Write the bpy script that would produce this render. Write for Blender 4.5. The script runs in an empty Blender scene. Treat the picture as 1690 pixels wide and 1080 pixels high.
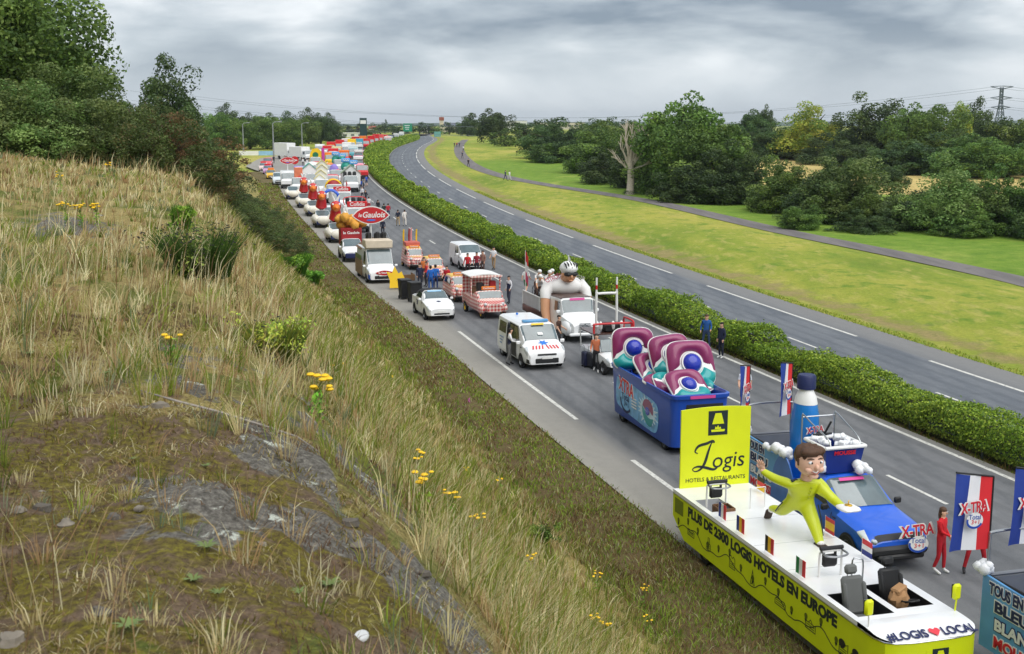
import bpy, bmesh, math, random
import numpy as np
from mathutils import Vector, Matrix
rnd = random.Random(7)
RNG = np.random.default_rng(11)
scene = bpy.context.scene
COL = scene.collection

# ------------------------------------------------------------------ camera
FPX, HZ, CAMZ = 2000.0, 205.0, 11.0
TH = math.atan((540 - HZ) / FPX)
cam_d = bpy.data.cameras.new('camera')
cam = bpy.data.objects.new('camera', cam_d)
COL.objects.link(cam)
cam.location = (0, 0, CAMZ)
cam.rotation_euler = (math.pi / 2 - TH, 0, 0)
cam_d.sensor_fit = 'HORIZONTAL'
cam_d.sensor_width = 36
cam_d.lens = 36 * FPX / 1690
cam_d.clip_start = 0.2
cam_d.clip_end = 20000
cam_d.dof.use_dof = True
cam_d.dof.focus_distance = 45
cam_d.dof.aperture_fstop = 8
scene.camera = cam

# ------------------------------------------------------------------ sky, sun, exposure
world = bpy.data.worlds.new('World')
scene.world = world
world.use_nodes = True
nt = world.node_tree
nt.nodes.clear()
SUN_EL, SUN_AZ = math.radians(58), math.radians(140)   # azimuth clockwise from +Y
def wn(t, **k):
    n = nt.nodes.new(t)
    for a, b in k.items():
        setattr(n, a, b)
    return n
sky = wn('ShaderNodeTexSky', sky_type='NISHITA', sun_disc=False)
sky.sun_elevation = SUN_EL
sky.sun_rotation = SUN_AZ
bg1 = wn('ShaderNodeBackground'); bg1.inputs[1].default_value = 0.10
nt.links.new(sky.outputs[0], bg1.inputs[0])
tc = wn('ShaderNodeTexCoord')
sep = wn('ShaderNodeSeparateXYZ'); nt.links.new(tc.outputs['Generated'], sep.inputs[0])
def wmath(op, a, b=None):
    n = wn('ShaderNodeMath', operation=op)
    for i, v in enumerate((a, b)):
        if v is None: continue
        if isinstance(v, (int, float)): n.inputs[i].default_value = v
        else: nt.links.new(v, n.inputs[i])
    return n.outputs[0]
comb = wn('ShaderNodeCombineXYZ')
for k_, f_ in ((0, 1.0), (1, 1.0), (2, 3.0)): nt.links.new(wmath('MULTIPLY', sep.outputs[k_], f_), comb.inputs[k_])
n1 = wn('ShaderNodeTexNoise'); n1.inputs['Scale'].default_value = 5.2; n1.inputs['Detail'].default_value = 9; n1.inputs['Roughness'].default_value = 0.52
n1.inputs['Distortion'].default_value = 0.25
nt.links.new(comb.outputs[0], n1.inputs['Vector'])
n2 = wn('ShaderNodeTexNoise'); n2.inputs['Scale'].default_value = 1.9; n2.inputs['Detail'].default_value = 3
nt.links.new(comb.outputs[0], n2.inputs['Vector'])
mixn = wmath('ADD', wmath('MULTIPLY', n1.outputs['Fac'], 0.62), wmath('MULTIPLY', n2.outputs['Fac'], 0.38))
ramp = wn('ShaderNodeValToRGB')
cr = ramp.color_ramp
cr.elements[0].position = 0.41; cr.elements[0].color = (0.150, 0.188, 0.236, 1)
cr.elements[1].position = 0.585; cr.elements[1].color = (0.60, 0.622, 0.642, 1)
e = cr.elements.new(0.50); e.color = (0.345, 0.385, 0.424, 1)
nt.links.new(mixn, ramp.inputs[0])
# paler towards the horizon where the cloud deck thins into haze
hz = wn('ShaderNodeMapRange'); hz.inputs[1].default_value = 0.0; hz.inputs[2].default_value = 0.085; hz.inputs[3].default_value = 0.8; hz.inputs[4].default_value = 0.0
hz.interpolation_type = 'SMOOTHSTEP'
nt.links.new(sep.outputs[2], hz.inputs[0])
mh = wn('ShaderNodeMix', data_type='RGBA'); nt.links.new(hz.outputs[0], mh.inputs['Factor'])
nt.links.new(ramp.outputs[0], mh.inputs[6]); mh.inputs[7].default_value = (0.47, 0.515, 0.555, 1)
bg2 = wn('ShaderNodeBackground'); bg2.inputs[1].default_value = 0.82
nt.links.new(mh.outputs[2], bg2.inputs[0])
mxs = wn('ShaderNodeMixShader'); mxs.inputs[0].default_value = 0.93
nt.links.new(bg1.outputs[0], mxs.inputs[1]); nt.links.new(bg2.outputs[0], mxs.inputs[2])
wo = wn('ShaderNodeOutputWorld'); nt.links.new(mxs.outputs[0], wo.inputs[0])

sun_d = bpy.data.lights.new('sun', 'SUN')
sun_d.energy = 1.5
sun_d.angle = math.radians(75)
sun_d.color = (1.0, 0.965, 0.91)
sun = bpy.data.objects.new('sun', sun_d)
COL.objects.link(sun)
sdir = Vector((math.sin(SUN_AZ) * math.cos(SUN_EL), math.cos(SUN_AZ) * math.cos(SUN_EL), math.sin(SUN_EL)))
sun.rotation_euler = sdir.to_track_quat('Z', 'Y').to_euler()
vs = scene.view_settings
vs.view_transform = 'Standard'; vs.look = 'None'; vs.exposure = 1.0; vs.gamma = 1; vs.use_curve_mapping = False
try:
    scene.cycles.use_denoising = True
    scene.cycles.denoiser = 'OPENIMAGEDENOISE'
    scene.cycles.max_bounces = 6
    scene.cycles.diffuse_bounces = 3
    scene.cycles.transparent_max_bounces = 12
    scene.cycles.caustics_reflective = False
    scene.cycles.caustics_refractive = False
except Exception:
    pass

# ------------------------------------------------------------------ ground truth of the place
def zr(y):
    t = np.clip((np.asarray(y, float) - 40) / 380, 0, 1)
    return 3.7 * t * t * (3 - 2 * t)
CD = [0.0113, -0.1979, 1.0175, 1.1825, -29.3463, 26.2459]
CR = [0.0167, -0.3427, 2.123, -1.9651, -24.244, 33.4529]
def _poly(c, y, lim):
    y = np.asarray(y, float)
    yc = np.minimum(y, lim)
    v = np.polyval(c, yc / 100)
    d = np.polyval(np.polyder(np.array(c)), lim / 100) / 100
    return v + (y - yc) * d
def xD(y): return _poly(CD, y, 740.)      # white edge line beside the hedge, caravan carriageway
def xR(y): return _poly(CR, y, 700.)      # right edge line of the other carriageway
def off(fx, y, d):
    """points at perpendicular distance d (right +) from curve x=fx(y)"""
    y = np.asarray(y, float)
    g = (fx(y + .5) - fx(y - .5))
    n = np.sqrt(1 + g * g)
    return fx(y) + d / n, y - d * g / n
def heading(y):
    """unit vector pointing back along the road towards the camera"""
    g = float(xD(y + 1) - xD(y - 1)) / 2
    v = Vector((-g, -1, 0)); v.normalize()
    return v
def ray(px, py):
    dx = (px - 845) / FPX; dy = (540 - py) / FPX
    return (dx, math.cos(TH) + dy * math.sin(TH), -math.sin(TH) + dy * math.cos(TH))
def at(px, py, z=0.0):
    """where the sight line through a photo pixel meets the ground (plus z)"""
    d = ray(px, py); lo, hi = 1.0, 6000.0
    for _ in range(50):
        m = (lo + hi) / 2
        if CAMZ + d[2] / d[1] * m > float(zr(m)) + z: lo = m
        else: hi = m
    t = lo / d[1]
    return Vector((d[0] * t, d[1] * t, float(zr(lo))))
def road_pt(u, y):
    """u metres right of the left pavement edge, at depth y"""
    x, yy = off(xD, y, u - 12.37)
    return Vector((float(x), float(yy), float(zr(yy))))
def vnoise(x, y, seed=0, freq=1.0):
    """cheap smooth value noise, numpy"""
    x = np.asarray(x, float) * freq + seed * 17.3; y = np.asarray(y, float) * freq - seed * 9.1
    xi = np.floor(x); yi = np.floor(y); fx = x - xi; fy = y - yi
    fx = fx * fx * (3 - 2 * fx); fy = fy * fy * (3 - 2 * fy)
    def h(a, b):
        v = np.sin(a * 127.1 + b * 311.7 + seed * 74.7) * 43758.5453
        return v - np.floor(v)
    return (h(xi, yi) * (1 - fx) + h(xi + 1, yi) * fx) * (1 - fy) + (h(xi, yi + 1) * (1 - fx) + h(xi + 1, yi + 1) * fx) * fy
def fbm(x, y, seed=0, freq=1.0, o=4):
    s = 0; a = .5
    for i in range(o):
        s = s + a * vnoise(x, y, seed + i, freq * 2 ** i); a *= .5
    return s / (1 - .5 ** o)
def sst(a, b, x):
    t = np.clip((np.asarray(x, float) - a) / (b - a), 0, 1)
    return t * t * (3 - 2 * t)
_PA = np.array([-60, -30, -12, -4, -1.5, 0, .5, 1.0, 1.6, 2.2, 3, 5, 7, 9, 10.2, 10.75, 11.3, 12.2, 13.2, 13.6, 14.5])
_PB = np.array([1.5, 1.55, 1.6, 1.66, 1.70, 1.74, 1.84, 2.06, 2.62, 3.35, 4.4, 6.6, 8.6, 10.35, 11.0, 11.12, 10.98, 10.96, 11.0, 11.06, 11.2])
def wl(y): return np.interp(y, [0, 60, 82, 125, 157, 203, 235, 260, 300, 340], [0, 0, .65, .95, 1.85, 3.4, 7, 12, 12, 4])   # pavement widens into a lay-by
def xa(a, y): return a + xD(y) - 26.2459 - wl(y)
def hill_a(x, y): return x - (xD(y) - 26.2459) + wl(y)
def hill_z(x, y, detail=True):
    a = hill_a(x, y)
    b = np.interp(a, _PA, _PB)
    b = b - 1.25 * sst(7, 44, y) * sst(1.5, -13, a)
    z0 = zr(y)
    top = 11 - b
    k = 1 - sst(140, 205, y)
    z = np.where(top > .05, np.maximum(top, 0) * k, top) + z0 * np.where(top > .05, 1 - np.clip(top / 9, 0, 1) * k, 1)
    if detail:
        m = sst(12.6, 10.5, a)
        z = z + m * ((fbm(x, y, 3, .35, 3) - .5) * .45 * sst(3, 12, y) + (fbm(x, y, 5, 1.7, 3) - .5) * .16 + (fbm(x, y, 8, 6.0, 2) - .5) * .055)
        z = z + sst(13.0, 12.0, a) * sst(10.0, 11.0, a) * (fbm(x, y, 9, 2.5, 3) - .5) * .10
    return z

# ------------------------------------------------------------------ mesh + material helpers
def lin(c):
    return tuple((v / 255 / 12.92) if v / 255 <= .04045 else ((v / 255 + .055) / 1.055) ** 2.4 for v in c)
MATS = {}
def M(name, rgb, rough=.5, metal=0., var=.12, scale=2.0, bump=0., coat=0., bscale=40., spec=.5, trans=0., alpha=1.):
    """procedural principled material: colour broken up by noise, optional grain"""
    if name in MATS: return MATS[name]
    m = bpy.data.materials.new(name); m.use_nodes = True
    t = m.node_tree; p = t.nodes['Principled BSDF']
    c = lin(rgb) if max(rgb) > 1 else rgb
    p.inputs['Roughness'].default_value = rough; p.inputs['Metallic'].default_value = metal
    p.inputs['Specular IOR Level'].default_value = spec
    if coat: p.inputs['Coat Weight'].default_value = coat; p.inputs['Coat Roughness'].default_value = .06
    if trans: p.inputs['Transmission Weight'].default_value = trans
    co = t.nodes.new('ShaderNodeTexCoord')
    n = t.nodes.new('ShaderNodeTexNoise'); n.inputs['Scale'].default_value = scale; n.inputs['Detail'].default_value = 6
    t.links.new(co.outputs['Object'], n.inputs['Vector'])
    mr = t.nodes.new('ShaderNodeMapRange'); mr.inputs[1].default_value = .3; mr.inputs[2].default_value = .7
    mr.inputs[3].default_value = 1 - var; mr.inputs[4].default_value = 1 + var * .5
    t.links.new(n.outputs['Fac'], mr.inputs[0])
    mx = t.nodes.new('ShaderNodeMix'); mx.data_type = 'RGBA'; mx.blend_type = 'MULTIPLY'; mx.inputs['Factor'].default_value = 1
    mx.inputs[6].default_value = (*c[:3], 1)
    t.links.new(mr.outputs[0], mx.inputs[7])
    t.links.new(mx.outputs[2], p.inputs['Base Color'])
    if bump:
        nb = t.nodes.new('ShaderNodeTexNoise'); nb.inputs['Scale'].default_value = bscale; nb.inputs['Detail'].default_value = 5
        t.links.new(co.outputs['Object'], nb.inputs['Vector'])
        b = t.nodes.new('ShaderNodeBump'); b.inputs['Strength'].default_value = bump; b.inputs['Distance'].default_value = .02
        t.links.new(nb.outputs['Fac'], b.inputs['Height']); t.links.new(b.outputs['Normal'], p.inputs['Normal'])
    MATS[name] = m
    return m
def M_attr(name, rough=.75, transl=.3, attr='col', spec=.2):
    """colour read from the mesh's own per-leaf colour, light passes through a little"""
    if name in MATS: return MATS[name]
    m = bpy.data.materials.new(name); m.use_nodes = True
    t = m.node_tree; p = t.nodes['Principled BSDF']; out = t.nodes['Material Output']
    a = t.nodes.new('ShaderNodeAttribute'); a.attribute_name = attr
    oi = t.nodes.new('ShaderNodeObjectInfo')
    hs = t.nodes.new('ShaderNodeHueSaturation')
    mr = t.nodes.new('ShaderNodeMapRange'); mr.inputs[3].default_value = .82; mr.inputs[4].default_value = 1.18
    t.links.new(oi.outputs['Random'], mr.inputs[0]); t.links.new(mr.outputs[0], hs.inputs['Value'])
    mr2 = t.nodes.new('ShaderNodeMapRange'); mr2.inputs[3].default_value = .485; mr2.inputs[4].default_value = .515
    t.links.new(oi.outputs['Random'], mr2.inputs[0]); t.links.new(mr2.outputs[0], hs.inputs['Hue'])
    t.links.new(a.outputs['Color'], hs.inputs['Color'])
    oc = t.nodes.new('ShaderNodeMix'); oc.data_type = 'RGBA'; oc.blend_type = 'MULTIPLY'; oc.inputs['Factor'].default_value = 1
    t.links.new(hs.outputs[0], oc.inputs[6]); t.links.new(oi.outputs['Color'], oc.inputs[7])
    p.inputs['Roughness'].default_value = rough; p.inputs['Specular IOR Level'].default_value = spec
    t.links.new(oc.outputs[2], p.inputs['Base Color'])
    if transl:
        tr = t.nodes.new('ShaderNodeBsdfTranslucent'); t.links.new(oc.outputs[2], tr.inputs[0])
        mx = t.nodes.new('ShaderNodeMixShader'); mx.inputs[0].default_value = transl
        t.links.new(p.outputs[0], mx.inputs[1]); t.links.new(tr.outputs[0], mx.inputs[2]); t.links.new(mx.outputs[0], out.inputs[0])
    MATS[name] = m
    return m

def tag(o, label=None, cat=None, group=None, kind=None):
    if label: o['label'] = label
    if cat: o['category'] = cat
    if group: o['group'] = group
    if kind: o['kind'] = kind
    return o
def link(o, parent=None):
    COL.objects.link(o)
    if parent is not None: o.parent = parent
    return o
def empty(name, loc=(0, 0, 0), rz=0.):
    o = bpy.data.objects.new(name, None); o.empty_display_size = .3
    o.location = loc; o.rotation_euler = (0, 0, rz)
    return link(o)
def np_mesh(name, v, f, cols=None, smooth=False):
    """fast mesh from arrays; f: (n,3) or (n,4) or a list of such arrays"""
    me = bpy.data.meshes.new(name)
    fl = f if isinstance(f, list) else [f]
    v = np.ascontiguousarray(v, dtype=np.float32)
    me.vertices.add(len(v)); me.vertices.foreach_set('co', v.ravel())
    loops = np.concatenate([a.ravel() for a in fl]).astype(np.int32)
    tot = np.concatenate([np.full(len(a), a.shape[1]) for a in fl]).astype(np.int32)
    st = np.concatenate([[0], np.cumsum(tot)[:-1]]).astype(np.int32)
    me.loops.add(len(loops)); me.loops.foreach_set('vertex_index', loops)
    me.polygons.add(len(tot)); me.polygons.foreach_set('loop_start', st); me.polygons.foreach_set('loop_total', tot)
    if smooth: me.polygons.foreach_set('use_smooth', np.ones(len(tot), bool))
    if cols is not None:
        at_ = me.attributes.new('col', 'FLOAT_COLOR', 'POINT')
        c = np.ones((len(v), 4), np.float32); c[:, :3] = cols
        at_.data.foreach_set('color', c.ravel())
    me.update(calc_edges=True)
    return me
def grid_faces(nr, nc):
    i = np.arange(nr - 1)[:, None] * nc + np.arange(nc - 1)[None]
    i = i.ravel()
    return np.stack([i, i + 1, i + nc + 1, i + nc], 1)
def ob(name, me, mat=None, parent=None, kind=None):
    o = bpy.data.objects.new(name, me)
    if mat is not None:
        for m in (mat if isinstance(mat, (list, tuple)) else [mat]): me.materials.append(m)
    link(o, parent)
    if kind: o['kind'] = kind
    return o

class MB:
    """collects shapes into ONE mesh"""
    def __init__(s): s.v = []; s.f = []; s.m = []; s.mi = 0; s.X = Matrix()
    def add(s, vs, fs):
        k = len(s.v)
        s.v += [s.X @ Vector(p) for p in vs]
        s.f += [tuple(i + k for i in f) for f in fs]
        s.m += [s.mi] * len(fs)
        return s
    def box(s, c, d, r=0., rot=None):
        """chamfered box, centre c, full size d"""
        hx, hy, hz_ = d[0] / 2, d[1] / 2, d[2] / 2
        r = min(r, hx * .95, hy * .95, hz_ * .95)
        R = rot if rot is not None else Matrix.Identity(3)
        if r <= 0:
            vs = [(x, y, z) for x in (-hx, hx) for y in (-hy, hy) for z in (-hz_, hz_)]
            fs = [(0, 1, 3, 2), (4, 6, 7, 5), (0, 4, 5, 1), (2, 3, 7, 6), (0, 2, 6, 4), (1, 5, 7, 3)]
        else:
            vs = []; idx = {}
            for sx in (-1, 1):
                for sy in (-1, 1):
                    for sz in (-1, 1):
                        for k in range(3):
                            p = [sx * (hx - r), sy * (hy - r), sz * (hz_ - r)]
                            p[k] += (sx, sy, sz)[k] * r
                            idx[(sx, sy, sz, k)] = len(vs); vs.append(tuple(p))
            fs = []
            o = lambda a, b, c_, k: idx[(a, b, c_, k)]
            for k in range(3):
                for sg in (-1, 1):
                    q = []
                    for (p1, p2) in ((-1, -1), (1, -1), (1, 1), (-1, 1)):
                        t = [0, 0, 0]; t[k] = sg; t[(k + 1) % 3] = p1; t[(k + 2) % 3] = p2
                        q.append(o(*t, k))
                    fs.append(tuple(q if sg > 0 else q[::-1]))
            for k in range(3):
                k1, k2 = (k + 1) % 3, (k + 2) % 3
                for s1 in (-1, 1):
                    for s2 in (-1, 1):
                        q = []
                        for e_, kk in ((-1, k1), (1, k1), (1, k2), (-1, k2)):
                            t = [0, 0, 0]; t[k] = e_; t[k1] = s1; t[k2] = s2
                            q.append(o(*t, kk))
                        fs.append(tuple(q if s1 * s2 < 0 else q[::-1]))
            for sx in (-1, 1):
                for sy in (-1, 1):
                    for sz in (-1, 1):
                        q = [o(sx, sy, sz, k) for k in range(3)]
                        fs.append(tuple(q if sx * sy * sz > 0 else q[::-1]))
        c = Vector(c)
        return s.add([c + R @ Vector(p) for p in vs], fs)
    def tube(s, pts, r, n=8, cap=True):
        pts = [Vector(p) for p in pts]
        rs = r if isinstance(r, (list, tuple)) else [r] * len(pts)
        vs = []; up = Vector((0, 0, 1))
        for i, p in enumerate(pts):
            d = (pts[min(i + 1, len(pts) - 1)] - pts[max(i - 1, 0)])
            if d.length < 1e-9: d = Vector((0, 0, 1))
            d.normalize()
            a = d.cross(up if abs(d.z) < .95 else Vector((1, 0, 0))); a.normalize(); b = d.cross(a)
            for k in range(n):
                t = 2 * math.pi * k / n
                vs.append(p + (a * math.cos(t) + b * math.sin(t)) * rs[i])
        fs = []
        for i in range(len(pts) - 1):
            for k in range(n):
                fs.append((i * n + k, i * n + (k + 1) % n, (i + 1) * n + (k + 1) % n, (i + 1) * n + k))
        if cap:
            fs.append(tuple(range(n))[::-1]); fs.append(tuple((len(pts) - 1) * n + k for k in range(n)))
        return s.add(vs, fs)
    def lathe(s, prof, c=(0, 0, 0), axis='z', n=20):
        """prof: (radius, height) list"""
        vs = []; fs = []
        for (r, h) in prof:
            for k in range(n):
                t = 2 * math.pi * k / n
                p = (r * math.cos(t), r * math.sin(t), h)
                if axis == 'y': p = (p[0], -p[2], p[1])
                elif axis == 'x': p = (p[2], p[0], p[1])
                vs.append(Vector(p) + Vector(c))
        for i in range(len(prof) - 1):
            for k in range(n):
                fs.append((i * n + k, i * n + (k + 1) % n, (i + 1) * n + (k + 1) % n, (i + 1) * n + k))
        if prof[0][0] > 1e-6: fs.append(tuple(range(n))[::-1])
        if prof[-1][0] > 1e-6: fs.append(tuple((len(prof) - 1) * n + k for k in range(n)))
        return s.add(vs, fs)
    def ell(s, c, r, n=12, m=8, rot=None, f=None):
        vs = []; fs = []
        R = rot if rot is not None else Matrix.Identity(3)
        for i in range(m + 1):
            ph = math.pi * i / m
            for k in range(n):
                t = 2 * math.pi * k / n
                d = Vector((math.sin(ph) * math.cos(t), math.sin(ph) * math.sin(t), math.cos(ph)))
                p = Vector((d.x * r[0], d.y * r[1], d.z * r[2]))
                if f: p = p * f(d)
                vs.append(R @ p + Vector(c))
        for i in range(m):
            for k in range(n):
                fs.append((i * n + k, (i + 1) * n + k, (i + 1) * n + (k + 1) % n, i * n + (k + 1) % n))
        return s.add(vs, fs)
    def prism(s, poly, x0, x1, axis='y'):
        """extrude a 2-D polygon; axis y: poly=(x,z); axis x: poly=(y,z); axis z: poly=(x,y)"""
        n = len(poly)
        def mk(p, h):
            return (p[0], h, p[1]) if axis == 'y' else ((h, p[0], p[1]) if axis == 'x' else (p[0], p[1], h))
        vs = [mk(p, x0) for p in poly] + [mk(p, x1) for p in poly]
        fs = [(i, (i + 1) % n, n + (i + 1) % n, n + i) for i in range(n)] + [tuple(range(n))[::-1], tuple(range(n, 2 * n))]
        return s.add(vs, fs)
    def quad(s, a, b, c, d): return s.add([a, b, c, d], [(0, 1, 2, 3)])
    def mesh(s, name, angle=40, fix=True):
        me = bpy.data.meshes.new(name)
        me.from_pydata([tuple(p) for p in s.v], [], s.f)
        if any(s.m): me.polygons.foreach_set('material_index', s.m)
        if fix:
            bm = bmesh.new(); bm.from_mesh(me); bmesh.ops.recalc_face_normals(bm, faces=bm.faces); bm.to_mesh(me); bm.free()
        if angle:
            me.polygons.foreach_set('use_smooth', [True] * len(me.polygons))
            me.set_sharp_from_angle(angle=math.radians(angle))
        me.update()
        return me
    def build(s, name, mat, parent=None, angle=40, fix=True):
        return ob(name, s.mesh(name, angle, fix), mat, parent)
# ------------------------------------------------------------------ terrain materials
def tnode(t, ty, **k):
    n = t.nodes.new(ty)
    for a, b in k.items(): setattr(n, a, b)
    return n
def tnoise(t, vec, scale, detail=6, rough=.55, dist=0.):
    n = t.nodes.new('ShaderNodeTexNoise'); n.inputs['Scale'].default_value = scale; n.inputs['Detail'].default_value = detail
    n.inputs['Roughness'].default_value = rough; n.inputs['Distortion'].default_value = dist
    t.links.new(vec, n.inputs['Vector']); return n.outputs['Fac']
def tramp(t, fac, stops):
    r = t.nodes.new('ShaderNodeValToRGB'); e = r.color_ramp.elements
    e[0].position, e[0].color = stops[0][0], (*stops[0][1], 1)
    e[1].position, e[1].color = stops[-1][0], (*stops[-1][1], 1)
    for p, c in stops[1:-1]:
        q = e.new(p); q.color = (*c, 1)
    t.links.new(fac, r.inputs[0]); return r.outputs[0]
def tmix(t, fac, a, b, mode='MIX'):
    n = t.nodes.new('ShaderNodeMix'); n.data_type = 'RGBA'; n.blend_type = mode
    for v, i in ((fac, 'Factor'), (a, 6), (b, 7)):
        if isinstance(v, (int, float)): n.inputs[i].default_value = v
        elif isinstance(v, tuple): n.inputs[i].default_value = (*v, 1)
        else: t.links.new(v, n.inputs[i])
    return n.outputs[2]
def tmath(t, op, a, b=0., c=None):
    n = t.nodes.new('ShaderNodeMath'); n.operation = op
    for i, v in enumerate((a, b) if c is None else (a, b, c)):
        if isinstance(v, (int, float)): n.inputs[i].default_value = v
        else: t.links.new(v, n.inputs[i])
    return n.outputs[0]
def tstep(t, v, a, b):
    n = t.nodes.new('ShaderNodeMapRange'); n.interpolation_type = 'SMOOTHSTEP'
    n.inputs[1].default_value = a; n.inputs[2].default_value = b
    t.links.new(v, n.inputs[0]); return n.outputs[0]
def new_mat(name):
    m = bpy.data.materials.new(name); m.use_nodes = True
    t = m.node_tree; p = t.nodes['Principled BSDF']; p.inputs['Specular IOR Level'].default_value = .2
    geo = t.nodes.new('ShaderNodeNewGeometry')
    MATS[name] = m
    return m, t, p, geo.outputs['Position']
def tbump(t, p, h, strength, dist):
    b = t.nodes.new('ShaderNodeBump'); b.inputs['Strength'].default_value = strength; b.inputs['Distance'].default_value = dist
    t.links.new(h, b.inputs['Height']); t.links.new(b.outputs[0], p.inputs['Normal'])

# hillside: dry grass litter, moss cushions, bare schist, soil (zone weights painted on vertices: r rock, g moss, b verge)
m, t, p, pos = new_mat('hillside')
za = t.nodes.new('ShaderNodeAttribute'); za.attribute_name = 'col'
zs = t.nodes.new('ShaderNodeSeparateColor'); t.links.new(za.outputs['Color'], zs.inputs[0])
nA = tnoise(t, pos, .9, 8, .6); nB = tnoise(t, pos, 4.5, 8, .62, .3); nC = tnoise(t, pos, 28, 6, .7); nD = tnoise(t, pos, 90, 3, .7)
soil = tramp(t, nB, [(.3, lin((62, 50, 38))), (.5, lin((96, 80, 58))), (.7, lin((128, 110, 78)))])
litter = tramp(t, nC, [(.28, lin((88, 78, 46))), (.5, lin((142, 128, 78))), (.75, lin((186, 170, 116)))])
green = tramp(t, nC, [(.3, lin((62, 72, 30))), (.55, lin((98, 106, 48))), (.75, lin((130, 134, 70)))])
grass = tmix(t, tstep(t, nA, .42, .62), litter, green)
base = tmix(t, tstep(t, nB, .56, .66), grass, soil)
moss = tramp(t, nC, [(.30, lin((62, 54, 32))), (.45, lin((94, 82, 46))), (.58, lin((118, 110, 42))), (.75, lin((148, 140, 58)))])
mossb = tmix(t, tstep(t, nB, .47, .60), moss, tramp(t, nC, [(.3, lin((76, 62, 50))), (.7, lin((132, 112, 92)))]))
rocks = tramp(t, nC, [(.28, lin((58, 55, 50))), (.5, lin((106, 102, 95))), (.68, lin((146, 142, 132)))])
lich = tstep(t, tnoise(t, pos, 7, 7, .7, .4), .60, .66)
rocks = tmix(t, lich, rocks, lin((196, 200, 188)))
verge = tramp(t, nC, [(.3, lin((66, 56, 38))), (.5, lin((94, 80, 54))), (.72, lin((124, 108, 76)))])
verge = tmix(t, tstep(t, nB, .52, .64), verge, tramp(t, nC, [(.3, lin((72, 80, 36))), (.7, lin((118, 126, 62)))]))
mk = tstep(t, tmath(t, 'ADD', zs.outputs[1], tmath(t, 'MULTIPLY', tmath(t, 'SUBTRACT', nB, .5), 1.6)), .42, .62)
rk = tstep(t, tmath(t, 'ADD', zs.outputs[0], tmath(t, 'MULTIPLY', tmath(t, 'SUBTRACT', nB, .5), 1.5)), .45, .58)
c = tmix(t, mk, base, mossb)
c = tmix(t, rk, c, rocks)
c = tmix(t, zs.outputs[2], c, verge)
c = tmix(t, 1.0, c, tramp(t, nD, [(.3, (.95, .95, .95)), (.7, (1.5, 1.5, 1.5))]), 'MULTIPLY')
t.links.new(c, p.inputs['Base Color']); p.inputs['Roughness'].default_value = .95
tbump(t, p, tmath(t, 'ADD', nC, tmath(t, 'MULTIPLY', nD, .4)), .9, .05)

# open ground: mown verge, lawn, stubble field, far fields (zone weights: r lawn bright, g dry field, b bare)
m, t, p, pos = new_mat('meadow')
za = t.nodes.new('ShaderNodeAttribute'); za.attribute_name = 'col'
zs = t.nodes.new('ShaderNodeSeparateColor'); t.links.new(za.outputs['Color'], zs.inputs[0])
sq = t.nodes.new('ShaderNodeMapping'); sq.inputs['Scale'].default_value = (1, .35, 1); sq.inputs['Rotation'].default_value = (0, 0, -.27)
t.links.new(pos, sq.inputs['Vector'])
nA = tnoise(t, sq.outputs[0], .11, 8, .62); nB = tnoise(t, pos, .55, 8, .65, .2); nC = tnoise(t, pos, 5, 6, .72)
nE = tnoise(t, sq.outputs[0], 1.1, 5, .6)
mown = tramp(t, nA, [(.30, lin((98, 118, 40))), (.46, lin((126, 138, 50))), (.60, lin((152, 150, 66))), (.75, lin((166, 150, 88)))])
mown = tmix(t, tstep(t, nB, .50, .66), mown, lin((98, 124, 40)))
mown = tmix(t, tmath(t, 'MULTIPLY', tstep(t, nE, .50, .70), .55), mown, lin((170, 158, 92)))
lawn = tramp(t, nB, [(.3, lin((84, 114, 36))), (.5, lin((102, 130, 44))), (.72, lin((124, 140, 58)))])
lawn = tmix(t, tstep(t, nA, .55, .72), lawn, lin((140, 150, 70)))
dry = tramp(t, nB, [(.3, lin((158, 140, 84))), (.55, lin((186, 165, 106))), (.75, lin((170, 162, 98)))])
bare = tramp(t, nB, [(.3, lin((110, 98, 66))), (.6, lin((140, 128, 84))), (.75, lin((104, 112, 52)))])
def wob(ch): return tstep(t, tmath(t, 'ADD', ch, tmath(t, 'MULTIPLY', tmath(t, 'SUBTRACT', nB, .5), .7)), .38, .62)
c = tmix(t, wob(zs.outputs[0]), mown, lawn)
c = tmix(t, wob(zs.outputs[1]), c, dry)
c = tmix(t, wob(zs.outputs[2]), c, bare)
c = tmix(t, 1.0, c, tramp(t, nC, [(.3, (.92, .92, .92)), (.7, (1.42, 1.40, 1.38))]), 'MULTIPLY')
t.links.new(c, p.inputs['Base Color']); p.inputs['Roughness'].default_value = .95
tbump(t, p, tmath(t, 'ADD', nB, nC), .8, .12)

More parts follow.
